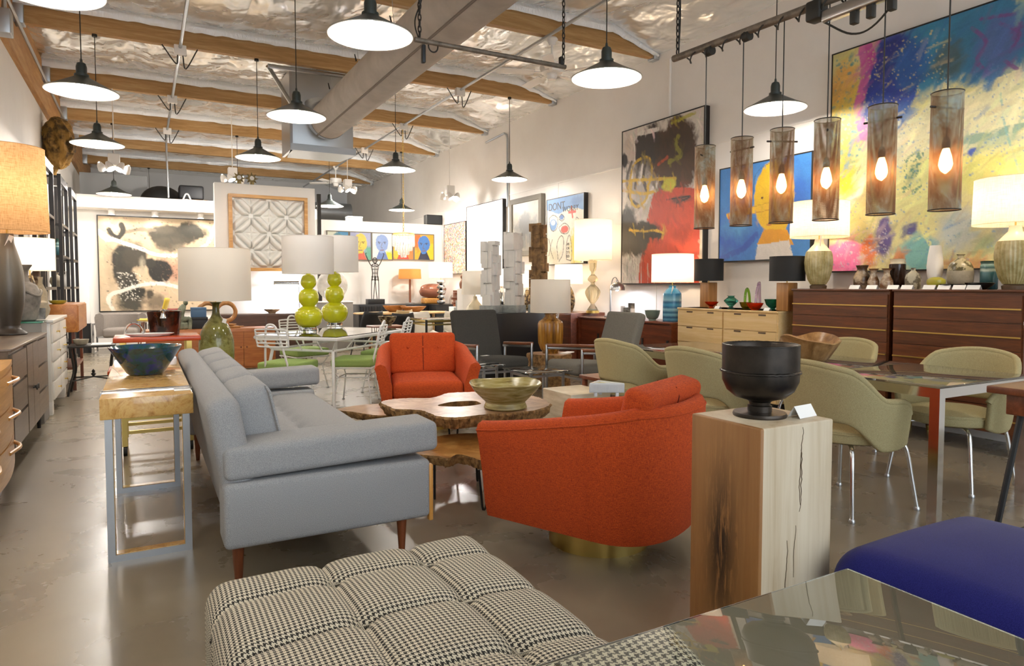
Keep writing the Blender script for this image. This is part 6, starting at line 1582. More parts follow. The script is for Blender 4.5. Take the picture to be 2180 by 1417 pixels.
lump([(-2*s, 0, 0), (-3*s, 0, 10*s), (1*s, 0, 18*s), (4*s, 0, 24*s)], [.09, .1, .08, .05], 'torso', nude, 'terracotta'); B().sphere(-7*s, 0, 25*s, .045, n=12, m=8).obj('head', 'terracotta', nude)
lump([(4*s, 0, 24*s), (-2*s, -.05, 30*s), (-10*s, -.03, 26*s)], [.035, .03, .025], 'arm', nude, 'terracotta'); lump([(0, -.03, 3*s), (9*s, -.05, 6*s), (3*s, -.05, 0)], [.06, .055, .04], 'leg', nude, 'terracotta')

# ------------------------------------------------------------------ chairs before the ink painting
fabric('dove', '7d756e', '958c84', 200, .95, .3)
tb = thing('tub_chair', 'dove grey tub chair with square chrome frame before the ink painting', 'armchair', (-.36, 14.75, 0), -.1+PI)
arc = []
for k in range(31): a = -.15+ (PI+.3)*k/30; arc.append((.4*math.cos(a), .1-.36*math.sin(a)) )
arc = [(x, y) for x, y in arc]
sec = []
for x, y in arc:
    n_ = np.array([x, y-.1]); n_ = n_/np.linalg.norm(n_); zt = .74
    sec.append([(x-n_[0]*o, y-n_[1]*o, z) for o, z in ((.0, .3), (-.02, .5), (-.03, zt-.08), (-.01, zt-.02), (.05, zt), (.11, zt-.03), (.12, zt-.1), (.12, .32))])
kk = 8
B().add([p for s_ in sec for p in s_], [(i*kk+j, i*kk+j+1, (i+1)*kk+j+1, (i+1)*kk+j) for i in range(len(sec)-1) for j in range(kk-1)]+[tuple(range(kk)), tuple((len(sec)-1)*kk+kk-1-j for j in range(kk))]).obj('shell', 'dove', tb, True, 50)
B().rbox(-.28, .28, -.2, .36, .3, .46, .05, 4, puff=.015, cut=3).obj('seat_cushion', 'dove', tb)
for sx in (-1, 1):
    for y in (.3, -.12): B().box(sx*.43-.015, sx*.43+.015, y-.015, y+.015, 0, .56).obj('leg', 'chrome', tb, False)
    B().box(sx*.43-.015, sx*.43+.015, -.12, .3, .53, .56).obj('arm_rail', 'chrome', tb, False); B().box(sx*.43-.015, sx*.43+.015, -.12, .3, 0, .03).obj('floor_rail', 'chrome', tb, False)
B().box(-.43, .43, -.02, .02, .27, .3).obj('cross_rail', 'chrome', tb, False)
plain('yellow_shell', 'c9ac2c', .4)
pf = thing('display_platform', 'low white display platform under the yellow chair', 'platform', (-.25, 12.4, 0)); B().rbox(0, .95, 0, 1.1, .02, .22, .006).obj('deck', 'white_matte', pf, ang=30); B().box(.05, .9, .05, 1.05, 0, .02).obj('plinth', 'flat_black', pf, False)
side_chair('yellow moulded chair half hidden by the ice bucket', (.12, 12.75, .221), PI/2-.1, 'yellow_shell', 'walnut')
plain('brick_red', '7a2e2a', .7)
side_chair('brick red chair behind the yellow chair before the ink painting', (.42, 14.3, 0), PI-.3, 'brick_red', 'walnut')
gpd = thing('beige_plinth', 'slim beige plinth beside the farthest black etagere', 'plinth', (PY(174, 650, 14.9)[0]-.12, 14.8, 0)); B().rbox(0, .25, 0, .25, 0, 1.32, .004).obj('block', 'linen_paint' if False else 'white_matte', gpd, ang=30); B().box(-.003, .253, -.003, .253, 0, .55).obj('dark_base', 'flat_black', gpd, False)

# ------------------------------------------------------------------ things stored high up at the back
plain('grey_board', '9a9c9c', .8)
gb = thing('grey_board', 'large grey board leaning on top of the ink painting wall', 'board', (PY(170, 400, YA+1.2)[0], YA+.9, ZA)); B().box(0, 1.25, .3, .34, 0, .62, T3(0, 0, 0, .1)).obj('panel', 'grey_board', gb, False); B().box(0, 1.25, .29, .35, -.0, .03, T3(0, 0, 0, .1)).obj('edge', 'grey_board', gb, False)
def atop(u, v, y, z): p = PY(u, v, y); return np.array([p[0], y, z])
dm_ = thing('black_dome', 'black rounded upholstered form stored above the ink painting wall', 'stored seat', atop(345, 420, YA+.55, ZA)); s = SCL(dm_.location); B().sphere(0, .12, 6*s, 42*s, .2, 34*s, 28, 14).obj('cover', 'flat_black', dm_); B().box(-30*s, 30*s, 0, .2, 0, 5*s).obj('pallet', 'flat_black', dm_, False)
nb = thing('navy_cushion_box', 'dark navy square ottoman stored above the partition wall', 'ottoman', atop(408, 420, YA+.0, ZA+.07)); s = SCL(nb.location); B().rbox(-24*s, 24*s, 0, .4, 0, 30*s, .04, 3).obj('cushion', 'box_black', nb); B().rbox(-22*s, 22*s, .03, .37, -.02, .01, .003).obj('base', 'flat_black', nb)
kb = thing('cardboard_box', 'flat brown cardboard box under the dark navy ottoman', 'box', atop(418, 428, YA-.2, ZA)); plain('cardboard', '8a6a44', .8); B().rbox(-.28, .22, 0, .6, 0, .05, .004).obj('box', 'cardboard', kb); B().box(-.28, .22, .28, .32, .05, .051).obj('tape', 'tan_shell', kb, False)
wt2 = thing('white_clamp_light', 'small white clamp light on top of the partition edge', 'lamp', atop(398, 430, YA-.5, ZA)); B().tube(smoothcurve([(-.07, 0, 0), (-.03, 0, .1), (0, 0, .12), (.03, 0, .1), (.07, 0, 0)], 4), .015, 8).obj('body', 'white_paint', wt2); B().box(-.03, .03, -.02, .02, 0, .015).obj('clamp', 'white_paint', wt2, False)
# roll-up door at the back wall
rd = struct('door_1', B().lathe([(.3, 0), (.3, 1.7)], 32, T3(PY(676, 455, YB-.4)[0]-.2, YB-.35, HT(PY(715, 452, YB-.35), 452), 0, PI/2)), 'galvanised', smooth=True)
xd = PY(676, 455, YB-.4)[0]-.2; zd = HT(PY(715, 452, YB-.35), 452)
for k in range(10): B().box(xd, xd+1.7, YB-.12, YB-.09, zd-.35-.08*k, zd-.285-.08*k).obj('slat', 'galvanised', rd, False)
B().tube(smoothcurve([(xd+1.72, YB-.5, zd-.3), (xd+1.8, YB-.5, zd+.2), (xd+1.9, YB-.4, zd+.35)], 5), .05, 8).obj('chain_hoist', 'dark_iron', rd)
spk = thing('speaker', 'small black loudspeaker standing on the gallery wall corner', 'speaker', atop(922, 474, YP+.07, ZP)); B().rbox(-.19, .19, -.1, .1, .0, .22, .01).obj('cabinet', 'flat_black', spk); B().box(-.17, .17, -.106, -.1, .02, .2).obj('grille', 'socket_black', spk, False)
crt = thing('white_box', 'white storage box on top of the gallery wall', 'box', atop(755, 470, YP+.07, ZP)); B().rbox(-.16, .16, -.06, .14, 0, .1, .006).obj('box', 'white_matte', crt); B().rbox(-.165, .165, -.065, .145, .07, .1, .006).obj('lid', 'white_matte', crt)
dp = thing('dark_post', 'slim dark metal post beside the relief wall edge', 'post', (PY(679, 460, 13.9)[0], 13.9, 0)); B().box(-.035, .035, -.035, .035, 0, ZP+.45).obj('post', 'dark_iron', dp, False); B().box(-.1, .1, -.1, .1, 0, .02).obj('foot_plate', 'dark_iron', dp, False)
# ornate clocks on the relief wall
for u, lb in ((509, 'left'), (536, 'right')):
    p = PY(u, 390, YN+.08); c = thing('ornate_clock', 'small ornate gilt clock on the relief wall top, %s one' % lb, 'clock', (p[0], YN+.08, ZN), 0, 'ornate clocks'); s = SCL(c.location)
    mottle('old_gilt', '5a4a28', 'a08c58', 30, .5, .6, metal=.4) if 'old_gilt' not in MATS else None
    B().lathe([(7*s, -.03), (8.5*s, 0), (7*s, .03)], 8, T3(0, 0, 14*s, PI/2)).obj('case', 'old_gilt', c, False); B().lathe([(.002, 0), (4.5*s, 0)], 20, T3(0, -.034, 14*s, PI/2), caps=False).obj('dial', 'white_matte', c)
    for k in range(8): B().lathe([(2.4*s, 0), (.3*s, 6*s)], 6, T3(7.2*s*math.cos(k*PI/4), 0, 14*s+7.2*s*math.sin(k*PI/4), 0, PI/2-k*PI/4)).obj('leaf', 'old_gilt', c, False)
    B().box(-4*s, 4*s, -.04, .04, 0, 7*s).obj('pedestal', 'old_gilt', c, False)
# crystal chandelier
P = PD(859, 500, 12.6); ch = thing('chandelier', 'tiered crystal rod chandelier glowing before the face portraits', 'chandelier', P); s = SCL(P)
glass('crystal', 'ffffff', .03, 1.35, .8)
for R_, z0, z1, n in ((22, -25, 0, 22), (17, -34, -12, 18), (11, -42, -24, 12), (5, -48, -32, 7)):
    for k in range(n):
        a = 2*PI*k/n; B().lathe([(.6*s, z0*s), (1.9*s, z0*s+.02), (1.9*s, z1*s)], 6, T3(R_*s*math.cos(a), R_*s*math.sin(a), 0)).obj('crystal_rod', 'crystal', ch)
B().lathe([(.002, .01), (23*s, .01), (23*s, .03), (.002, .05)], 32).obj('frame', 'brass', ch)
for k in range(4): B().sphere(9*s*math.cos(k*PI/2), 9*s*math.sin(k*PI/2), -12*s, .03, n=10, m=6).obj('bulb', 'bulb_table', ch)
b = B(); zz = .05
while zz < ZB-P[2]:
    k = int(zz/.05) % 2; b.tube([((.014*math.cos(q) if k else 0), (0 if k else .014*math.cos(q)), zz+.034*math.sin(q)) for q in np.linspace(0, 2*PI, 9)[:-1]], .004, 4, True); zz += .05
b.obj('chain', 'brass', ch)
# ------------------------------------------------------------------ paintings: coloured grids worked out brush mark by brush mark
attrmat('oil_paint', .45, .1); attrmat('ink_wash', .7, .06)
plain('frame_black', '1d1a18', .4); plain('frame_grey', '6f6a60', .7)
def upsample(g, H, W):
    h, w_ = g.shape; yy = np.linspace(0, h-1.001, H); xx = np.linspace(0, w_-1.001, W); y0 = yy.astype(int); x0 = xx.astype(int)
    fy = (yy-y0)[:, None]; fx = (xx-x0)[None, :]; fy = fy*fy*(3-2*fy); fx = fx*fx*(3-2*fx)
    a = g[y0][:, x0]; b = g[y0][:, x0+1]; c = g[y0+1][:, x0]; d = g[y0+1][:, x0+1]
    return (a*(1-fx)+b*fx)*(1-fy)+(c*(1-fx)+d*fx)*fy
class Paint:
    """px(u, v) turns a photo pixel into painting coordinates (s right, t down, both in metres)"""
    def __init__(s, plane, uL, uR, vT, vB, bg, res=120, seed=1, extend=None):
        s.plane = plane; f = plane; a = f(uL, vT); b = f(uL, vB); c = f(uR, vT)
        s.p0 = a; s.h = a[2]-b[2]; s.k = s.h/(vB-vT); s.w = extend or float(np.hypot(*(c-a)[:2])); s.dir = (c-a)[:2]/np.hypot(*(c-a)[:2])
        s.W, s.H = max(8, int(s.w*res)), max(8, int(s.h*res)); s.rg = np.random.RandomState(seed)
        s.X, s.Y = np.meshgrid(np.linspace(0, s.w, s.W), np.linspace(0, s.h, s.H))
        s.im = np.zeros((s.H, s.W, 3)); s.im[:] = lin(bg); s.n1 = s.nz(6); s.n2 = s.nz(6); s.fine = s.nz(24)
    def nz(s, k, oc=4):
        out = np.zeros((s.H, s.W)); amp = 1; tot = 0
        for o in range(oc):
            n = k*2**o; out += amp*upsample(s.rg.rand(max(3, int(n*s.h/max(s.w, s.h))+2), max(3, int(n*s.w/max(s.w, s.h))+2)), s.H, s.W); tot += amp; amp *= .55
        return out/tot-.5
    def st(s, u, v): p = s.plane(u, v); return float((p-s.p0)[:2] @ s.dir), float(s.p0[2]-p[2])
    def mix(s, m, c): m = np.clip(m, 0, 1)[..., None]; s.im = s.im*(1-m)+np.array(lin(c))*m
    def blob(s, u, v, ru, rv, c, soft=.15, rough=.5, alpha=1.0, rot=0.0):
        x, y = s.st(u, v); x1, _ = s.st(u+ru, v); _, y1 = s.st(u, v+rv); rx, ry = abs(x1-x), abs(y1-y)
        dx, dy = s.X-x, s.Y-y; ca, sa = math.cos(rot), math.sin(rot)
        d = np.sqrt(((dx*ca+dy*sa)/rx)**2+((-dx*sa+dy*ca)/ry)**2)+rough*s.n1*1.5+rough*s.fine*1.0
        s.mix((1-d)/max(soft, .01)*alpha if alpha == 1 else np.clip((1-d)/max(soft, .01), 0, 1)*alpha, c)
    def stroke(s, pts, wpx, c, rough=.25, alpha=1.0, soft=.25, curve=True):
        q = [s.st(u, v) for u, v in pts]; x0, _ = s.st(pts[0][0], pts[0][1]); _, yb = s.st(pts[0][0], pts[0][1]+wpx/2); _, ya = s.st(*pts[0]); wd = abs(yb-ya)
        q = smoothcurve(q, 6) if curve and len(q) > 2 else q
        d = np.full((s.H, s.W), 1e9)
        for (ax, ay), (bx_, by) in zip(q[:-1], q[1:]):
            ex, ey = bx_-ax, by-ay; L2_ = ex*ex+ey*ey+1e-12; t = np.clip(((s.X-ax)*ex+(s.Y-ay)*ey)/L2_, 0, 1)
            d = np.minimum(d, np.hypot(s.X-ax-t*ex, s.Y-ay-t*ey))
        s.mix(np.clip((1-d/wd+rough*s.fine*2)/soft, 0, 1)*alpha, c)
    def poly(s, pts, c, rough=.02, soft=.012, alpha=1.0):
        q = [s.st(u, v) for u, v in pts]; X = s.X+rough*s.n1; Y = s.Y+rough*s.n2; ins = np.zeros((s.H, s.W), bool)
        for (x0, y0), (x1, y1) in zip(q, q[1:]+q[:1]):
            cnd = ((y0 > Y) != (y1 > Y)); xi = (x1-x0)*(Y-y0)/((y1-y0) if abs(y1-y0) > 1e-9 else 1e-9)+x0; ins ^= cnd & (X < xi)
        s.mix(ins*alpha, c)
    def splat(s, n, c, u0, u1, v0, v1, r0=.004, r1=.012, alpha=.9):
        a, b = s.st(u0, v0), s.st(u1, v1); y_lo, y_hi = min(a[1], b[1]), max(a[1], b[1])
        for _ in range(n):
            x, y = s.rg.uniform(a[0], b[0]), s.rg.uniform(y_lo, y_hi); r = s.rg.uniform(r0, r1); k = s.rg.uniform(.6, 1.6)
            i0, i1 = int((x-2*r)/s.w*s.W), int((x+2*r)/s.w*s.W)+2; j0, j1 = int((y-2*r)/s.h*s.H), int((y+2*r)/s.h*s.H)+2
            i0, j0 = max(i0, 0), max(j0, 0)
            if i1 <= i0 or j1 <= j0: continue
            d = np.hypot((s.X[j0:j1, i0:i1]-x)*k, s.Y[j0:j1, i0:i1]-y); m = (np.clip((1-d/r)*3, 0, 1)*alpha)[..., None]
            s.im[j0:j1, i0:i1] = s.im[j0:j1, i0:i1]*(1-m)+np.array(lin(c))*m
    def dabs(s, n, lpx, wpx, ang, spread=.5, jit=.12, alpha=.6):
        """short brush marks that drag the colour under them along an angle"""
        k = s.k
        for _ in range(n):
            x, y = s.rg.uniform(0, s.w), s.rg.uniform(0, s.h); a = ang+s.rg.uniform(-spread, spread); L = lpx*k*s.rg.uniform(.5, 1.3); w_ = wpx*k*s.rg.uniform(.5, 1.4)
            i0, i1 = max(0, int((x-L)/s.w*s.W)), int((x+L)/s.w*s.W)+2; j0, j1 = max(0, int((y-L)/s.h*s.H)), int((y+L)/s.h*s.H)+2
            X, Y = s.X[j0:j1, i0:i1], s.Y[j0:j1, i0:i1]
            if X.size == 0: continue
            c = s.im[min(int(y/s.h*s.H), s.H-1), min(int(x/s.w*s.W), s.W-1)]*(1+s.rg.uniform(-jit, jit, 3)*.6+s.rg.uniform(-jit, jit)*1.5)
            p_ = (X-x)*math.cos(a)+(Y-y)*math.sin(a); q_ = -(X-x)*math.sin(a)+(Y-y)*math.cos(a)
            d = np.maximum(np.abs(p_)/L, np.abs(q_)/w_)+1.2*s.fine[j0:j1, i0:i1]; m = (np.clip((1-d)*3, 0, 1)*alpha)[..., None]
            s.im[j0:j1, i0:i1] = s.im[j0:j1, i0:i1]*(1-m)+c*m
    def vary(s, amt=.15): s.im *= (1+amt*2*s.nz(10)[..., None]+amt*s.fine[..., None])
    def hang(s, label, depth=.05, frame='frame_black', fw=.012, mat='oil_paint', name='painting', face=None, lip=.006):
        s.im = np.clip(s.im, .003, 1)
        ang = math.atan2(s.dir[1], s.dir[0]); mid = s.p0[:2]+s.dir*s.w/2
        t = thing(name, label, 'painting', (mid[0], mid[1], s.p0[2]-s.h), ang)
        xs = s.X.ravel()-s.w/2; zs = s.h-s.Y.ravel(); n = s.W
        co = np.column_stack([xs, np.full(xs.size, -.001), zs]); me = bpy.data.meshes.new('canvas'); 
        idx = (np.arange(s.H-1)[:, None]*n+np.arange(n-1)[None, :]).ravel(); F4 = np.column_stack([idx, idx+n, idx+n+1, idx+1]).astype(np.int32)
        me.vertices.add(len(co)); me.vertices.foreach_set('co', co.ravel().astype(np.float32)); me.loops.add(F4.size); me.loops.foreach_set('vertex_index', F4.ravel())
        me.polygons.add(len(F4)); me.polygons.foreach_set('loop_start', np.arange(0, F4.size, 4, dtype=np.int32)); me.update(); me.validate()
        ca = me.color_attributes.new('Col', 'FLOAT_COLOR', 'POINT'); ca.data.foreach_set('color', np.column_stack([s.im.reshape(-1, 3), np.ones(xs.size)]).astype(np.float32).ravel())
        me.materials.append(MATS[mat]); o = bpy.data.objects.new('canvas', me); COL.objects.link(o); o.parent = t
        w2, h = s.w/2, s.h
        B().box(-w2, w2, 0, depth, 0, h).obj('stretcher', frame, t, False)
        for x0, x1, z0, z1 in ((-w2-fw, -w2, -fw, h+fw), (w2, w2+fw, -fw, h+fw), (-w2, w2, -fw, 0), (-w2, w2, h, h+fw)):
            B().box(x0, x1, -lip, depth, z0, z1).obj('frame', frame, t, False)
        return t
XW = XR-.075
def wallR(u, v): return PX(u, v, XW)
# --- large abstract at right
p = Paint(wallR, 1774, 2180, 118, 577, 'cfc98e', 105, 3, extend=2.75)
p.blob(1800, 240, 40, 150, 'd0b650', .5, .5); p.blob(1795, 170, 30, 50, 'd9a55a', .5, .6, .8); p.splat(260, '4f8f90', 1776, 1830, 130, 420, .006, .02, .7)
p.blob(2010, 110, 190, 95, '3f88ad', .3, .6); p.blob(2120, 80, 190, 110, '3c7ba3', .3, .5); p.blob(1990, 130, 60, 70, '3a86ac', .4, .6)
p.blob(1892, 175, 62, 110, '2b3f96', .2, .45); p.blob(1900, 120, 45, 40, '26307c', .3, .6, .8); p.blob(1868, 245, 34, 48, '2c4aa0', .3, .8, .9); p.blob(1940, 130, 40, 55, '2f62a6', .4, .8, .85); p.blob(1925, 250, 30, 34, '3a6cae', .5, .8, .7)
p.stroke([(1838, 100), (1842, 160), (1828, 230), (1840, 290)], 26, 'c35f9e', .4, .95); p.stroke([(1850, 100), (1856, 130)], 22, 'b84f94', .4)
p.blob(2020, 130, 40, 50, '4c574d', .5, .7, .75); p.blob(2130, 90, 70, 75, '566aa6', .4, .5, .8)
for q in ([(2070, 60), (2100, 90), (2080, 130), (2110, 160)], [(2130, 50), (2170, 70), (2150, 110)], [(2090, 40), (2120, 35), (2160, 30)], [(2140, 130), (2170, 150)]): p.stroke(q, 9, '7a4a86', .3, .8)
p.poly([(1905, 285), (1960, 235), (2010, 175), (2040, 205), (2075, 195), (2120, 165), (2185, 140), (2185, 330), (1900, 340)], 'd8d3a8', .12)
p.blob(2120, 300, 80, 26, '88a58c', .7, .6, .6); p.stroke([(2040, 300), (2090, 292), (2130, 280), (2185, 268)], 18, '5c8c84', .6, .7); p.blob(2100, 360, 120, 60, 'd4cf70', .6, .5, .8)
p.blob(1960, 380, 80, 80, 'd6d38a', .6, .6, .8); p.blob(1880, 330, 45, 70, 'b9c9bb', .6, .6, .7); p.stroke([(1900, 250), (1880, 310), (1850, 370), (1800, 440)], 30, 'e0dcc0', .5, .8)
p.blob(1800, 385, 32, 45, 'd6bf1e', .4, .6, .9); p.blob(1850, 420, 24, 40, 'c99a50', .7, .7, .5); p.blob(1945, 370, 14, 26, '7c8a6a', .7, .9, .6); p.splat(120, '56806a', 1925, 1965, 330, 410, .005, .014)
p.blob(2072, 322, 14, 10, '3d57a0', .4, .8); p.blob(1800, 545, 46, 46, 'df77a6', .25, .5); p.blob(1850, 530, 24, 40, 'd0764a', .3, .6); p.blob(1880, 500, 26, 55, '574c84', .35, .6); p.blob(1935, 490, 16, 14, '4c4880', .4, .7)
p.blob(1950, 540, 46, 44, '78b0ac', .3, .5); p.blob(1915, 560, 16, 26, 'c87f4c', .4, .7); p.blob(2045, 490, 60, 60, 'a9b4b6', .5, .5, .9); p.blob(2060, 565, 60, 18, 'cb8c60', .4, .8, .85); p.blob(2110, 520, 50, 30, '758a72', .6, .6, .8); p.blob(2150, 470, 60, 60, '4d6a94', .6, .6, .7)
p.stroke([(1990, 430), (1960, 470), (1980, 520)], 12, 'd9d68c', .4, .8); p.stroke([(2130, 200), (2140, 270), (2165, 350), (2180, 400)], 5, '7fb0a8', .5, .7); p.stroke([(2070, 470), (2120, 440), (2180, 425)], 10, '5f7f98', .5, .8)
p.splat(500, 'cdbf8a', 1840, 2010, 110, 300, .003, .011); p.splat(500, '5f86b4', 1780, 2180, 300, 560, .003, .012, .7); p.splat(300, 'c9c0c8', 1775, 1900, 480, 575, .003, .009)
p.blob(2330, 120, 120, 130, '3f7fa6', .4, .6); p.blob(2330, 420, 90, 90, 'b9c2b6', .6, .6, .8); p.blob(2420, 250, 90, 70, 'd9d09a', .5, .6); p.blob(2300, 520, 90, 60, '5f7f8c', .5, .7, .8); p.blob(2520, 480, 120, 90, 'c98a6a', .5, .7, .7); p.blob(2560, 160, 120, 110, '34508e', .4, .6, .8); p.stroke([(2220, 300), (2300, 330), (2420, 300), (2560, 340)], 22, '6f9a90', .6, .7); p.splat(300, '5f86b4', 2190, 2600, 120, 560, .004, .014, .7); p.dabs(1500, 22, 3.5, -.7, .7, .14, .55); p.splat(250, '5f86b4', 1900, 2180, 190, 330, .003, .01, .6); p.vary(.1); p.hang('huge abstract painting in blue, yellow and cream on the right wall')
# --- black and red abstract
p = Paint(wallR, 1326, 1499, 282, 603, 'cfc6bc', 105, 5)
p.blob(1430, 340, 62, 95, '4a3117', .15, .4); p.blob(1375, 320, 34, 55, '2f231a', .15, .45); p.blob(1440, 300, 50, 40, '3d2812', .3, .5, .9); p.blob(1340, 320, 14, 40, 'c4b4a8', .3, .5, .9)
p.stroke([(1350, 300), (1352, 345)], 5, 'e0d8d0', .3); p.stroke([(1360, 285), (1400, 275)], 10, 'e2dcd4', .5, .9); p.blob(1330, 340, 8, 20, '2a2320', .3, .6)
p.stroke([(1445, 290), (1440, 310), (1450, 330), (1425, 345)], 12, '8b8424', .7, .8); p.stroke([(1430, 262), (1480, 240)], 8, 'a8a020', .6, .8); p.stroke([(1420, 335), (1402, 350)], 8, 'b84a20', .6, .8)
p.blob(1365, 400, 42, 60, '9c958e', .5, .6, .8)
for q in ([(1345, 345), (1335, 380), (1340, 420), (1360, 440)], [(1375, 345), (1370, 380), (1382, 420)], [(1360, 350), (1352, 400)]): p.stroke(q, 9, '3d3530', .5, .9); 
for q in ([(1350, 350), (1344, 385)], [(1368, 350), (1362, 390)], [(1390, 400), (1370, 440), (1345, 470)], [(1400, 380), (1392, 440)]): p.stroke(q, 8, 'ddd6d0', .6, .85)
p.poly([(1393, 410), (1430, 398), (1492, 402), (1492, 604), (1360, 604), (1362, 560), (1372, 520), (1376, 470), (1384, 440)], 'c2472d', .03); p.blob(1450, 470, 36, 90, 'cc5030', .6, .5, .6)
p.blob(1448, 424, 30, 10, '4a3a34', .6, .9, .8); p.stroke([(1420, 425), (1470, 418), (1440, 432)], 4, '2c2624', .5); p.blob(1448, 500, 26, 22, '8a3222', .7, .7, .6)
p.blob(1360, 495, 60, 24, '37352f', .2, .5); p.blob(1335, 470, 18, 34, '3a3832', .3, .5); p.blob(1350, 525, 34, 26, '3a3933', .25, .6); p.blob(1400, 500, 22, 10, '2f2d28', .3, .6)
for q in ([(1326, 386), (1360, 383), (1400, 381), (1438, 380)], [(1338, 400), (1350, 350), (1380, 335), (1388, 370), (1378, 400)], [(1326, 405), (1370, 412), (1400, 405)], [(1345, 385), (1342, 420), (1354, 440), (1375, 425), (1380, 400)]): p.stroke(q, 7, 'c9a42a', .35, .95)
p.blob(1425, 392, 16, 13, 'c6bf35', .3, .6); p.stroke([(1340, 490), (1372, 492), (1395, 490), (1412, 496)], 5, 'd0a838', .6)
p.blob(1340, 575, 20, 40, 'd2ccc4', .3, .5); 
for k in range(14): u = 1328+k*3.2; p.stroke([(u, 535+(k*7) % 11), (u, 596)], 1.6, '4a4540', .4, .7, curve=False)
for k in range(16): u = 1365+k*7; p.stroke([(u, 550+(k*5) % 13), (u, 603)], 2.2, 'a83c28' if k % 2 else 'd8cfc6', .4, .7, curve=False)
p.stroke([(1494, 420), (1492, 500), (1490, 600)], 7, 'd6cdb4', .5, .8); p.dabs(700, 13, 2.5, 1.2, .8, .18, .5); p.vary(.1); p.hang('tall black, red and yellow abstract painting on the right wall', .075, fw=.015)
# --- blue painting with yellow face
p = Paint(wallR, 1534, 1728, 362, 556, '3d7cc0', 105, 6)
p.blob(1560, 500, 80, 70, '2c56ae', .6, .5, .9); p.blob(1700, 420, 50, 90, '2f5fb4', .6, .5, .8); p.blob(1570, 480, 46, 40, '58a6cf', .8, .6, .6); p.blob(1640, 380, 90, 24, '5b93cc', .7, .5, .7); p.stroke([(1535, 550), (1580, 530), (1610, 500)], 14, '23439a', .5, .7)
p.blob(1647, 420, 46, 78, 'dfb41e', .05, .1); p.blob(1655, 380, 36, 40, 'e6c02a', .3, .2, .7); p.poly([(1607, 440), (1690, 440), (1668, 500), (1640, 500)], 'dcb01c', .01)
p.poly([(1627, 488), (1675, 488), (1690, 520), (1612, 520)], 'd4941c', .012); p.poly([(1606, 558), (1614, 520), (1645, 516), (1680, 510), (1692, 558)], 'cfc8c0', .015)
p.poly([(1642, 430), (1642, 446), (1552, 466), (1546, 462), (1546, 455)], 'e0b228', .006); p.stroke([(1640, 430), (1548, 455)], 2, 'b98a1c', .2, .8); p.stroke([(1640, 446), (1550, 466)], 2, 'b5751c', .2, .8); p.stroke([(1551, 456), (1552, 465)], 3, 'c0542a', .2)
p.blob(1623, 421, 3.2, 3, '5a2c22', .3, .2); p.blob(1663, 419, 3.2, 3, '5a2c22', .3, .2); p.blob(1638, 478, 7, 3.5, 'b4603a', .3, .3); p.stroke([(1602, 420), (1610, 370), (1640, 345)], 2, '3a4a40', .4, .6)
for q in range(12): p.stroke([(1558+q*3, 490), (1558+q*3, 512)], 1.3, '2a5aa0', .4, .5, curve=False)
p.dabs(350, 9, 1.6, 1.3, .6, .08, .45); p.vary(.08); p.hang('blue painting of a yellow egg-shaped face with very long nose', .06)
# --- DONT WORRY painting
p = Paint(wallR, 1165, 1243, 427, 563, 'd4cdbd', 100, 7)
p.poly([(1160, 420), (1248, 400), (1248, 446), (1215, 442), (1190, 455), (1160, 447)], '5f86b4', .03); p.blob(1230, 425, 18, 12, '3f679c', .6, .6, .8); p.blob(1225, 530, 14, 50, 'c9b535', .5, .6, .9); p.blob(1180, 545, 18, 20, 'b9b39a', .6, .6)
p.blob(1178, 478, 9, 14, '5d86b8', .2, .2); p.blob(1178, 474, 5, 6, 'e0dcd0', .2, .2); p.blob(1196, 462, 5, 6, '4a6fa8', .2, .2); p.blob(1202, 488, 9, 9, 'b8402c', .2, .2); p.blob(1190, 486, 5, 6, 'e4ded0', .2, .2)
for q in ([(1169, 465), (1172, 485), (1178, 492), (1186, 485), (1187, 465), (1178, 458), (1169, 465)], [(1190, 466), (1196, 470), (1202, 464), (1196, 456), (1190, 463)], [(1190, 484), (1202, 475), (1212, 484), (1208, 496), (1196, 496), (1190, 486)], [(1168, 508), (1172, 525), (1168, 545)], [(1176, 510), (1172, 530), (1178, 550)], [(1188, 552), (1186, 520), (1194, 502), (1200, 510), (1198, 540), (1190, 556)], [(1206, 552), (1206, 520), (1212, 500), (1216, 520), (1217, 552), (1206, 552)], [(1224, 480), (1228, 462), (1236, 474)], [(1230, 552), (1238, 556), (1242, 552)]): p.stroke(q, 1.9, '24211f', .2)
p.stroke([(1217, 440), (1219, 462)], 6, 'c23a28', .15); p.stroke([(1211, 452), (1225, 450)], 6, 'c23a28', .15); p.vary(.08)
dw = p.hang('cartoon-like painting lettered DONT WORRY with blue top', .07)
def letters(txt, parent, x, z, size, mat='frame_black'):
    cu = bpy.data.curves.new('t', 'FONT'); cu.body = txt; cu.size = size; cu.extrude = .001; ob = bpy.data.objects.new('t', cu); COL.objects.link(ob)
    dg = bpy.context.evaluated_depsgraph_get(); me = bpy.data.meshes.new_from_object(ob.evaluated_get(dg)); bpy.data.objects.remove(ob)
    me.materials.clear(); me.materials.append(MATS[mat]); me.transform(T3(x, -.003, z, PI/2)); o = bpy.data.objects.new('lettering', me); COL.objects.link(o); o.parent = parent; return o
letters('DONT', dw, -p.w*.46, p.h*.83, .17); letters('WORRY', dw, -p.w*.06, p.h*.775, .125)
for k, tx in enumerate(('XK', 'OK', 'STL', 'SSS')): letters(tx, dw, p.w*.06, p.h*(.27-.06*k), .06)
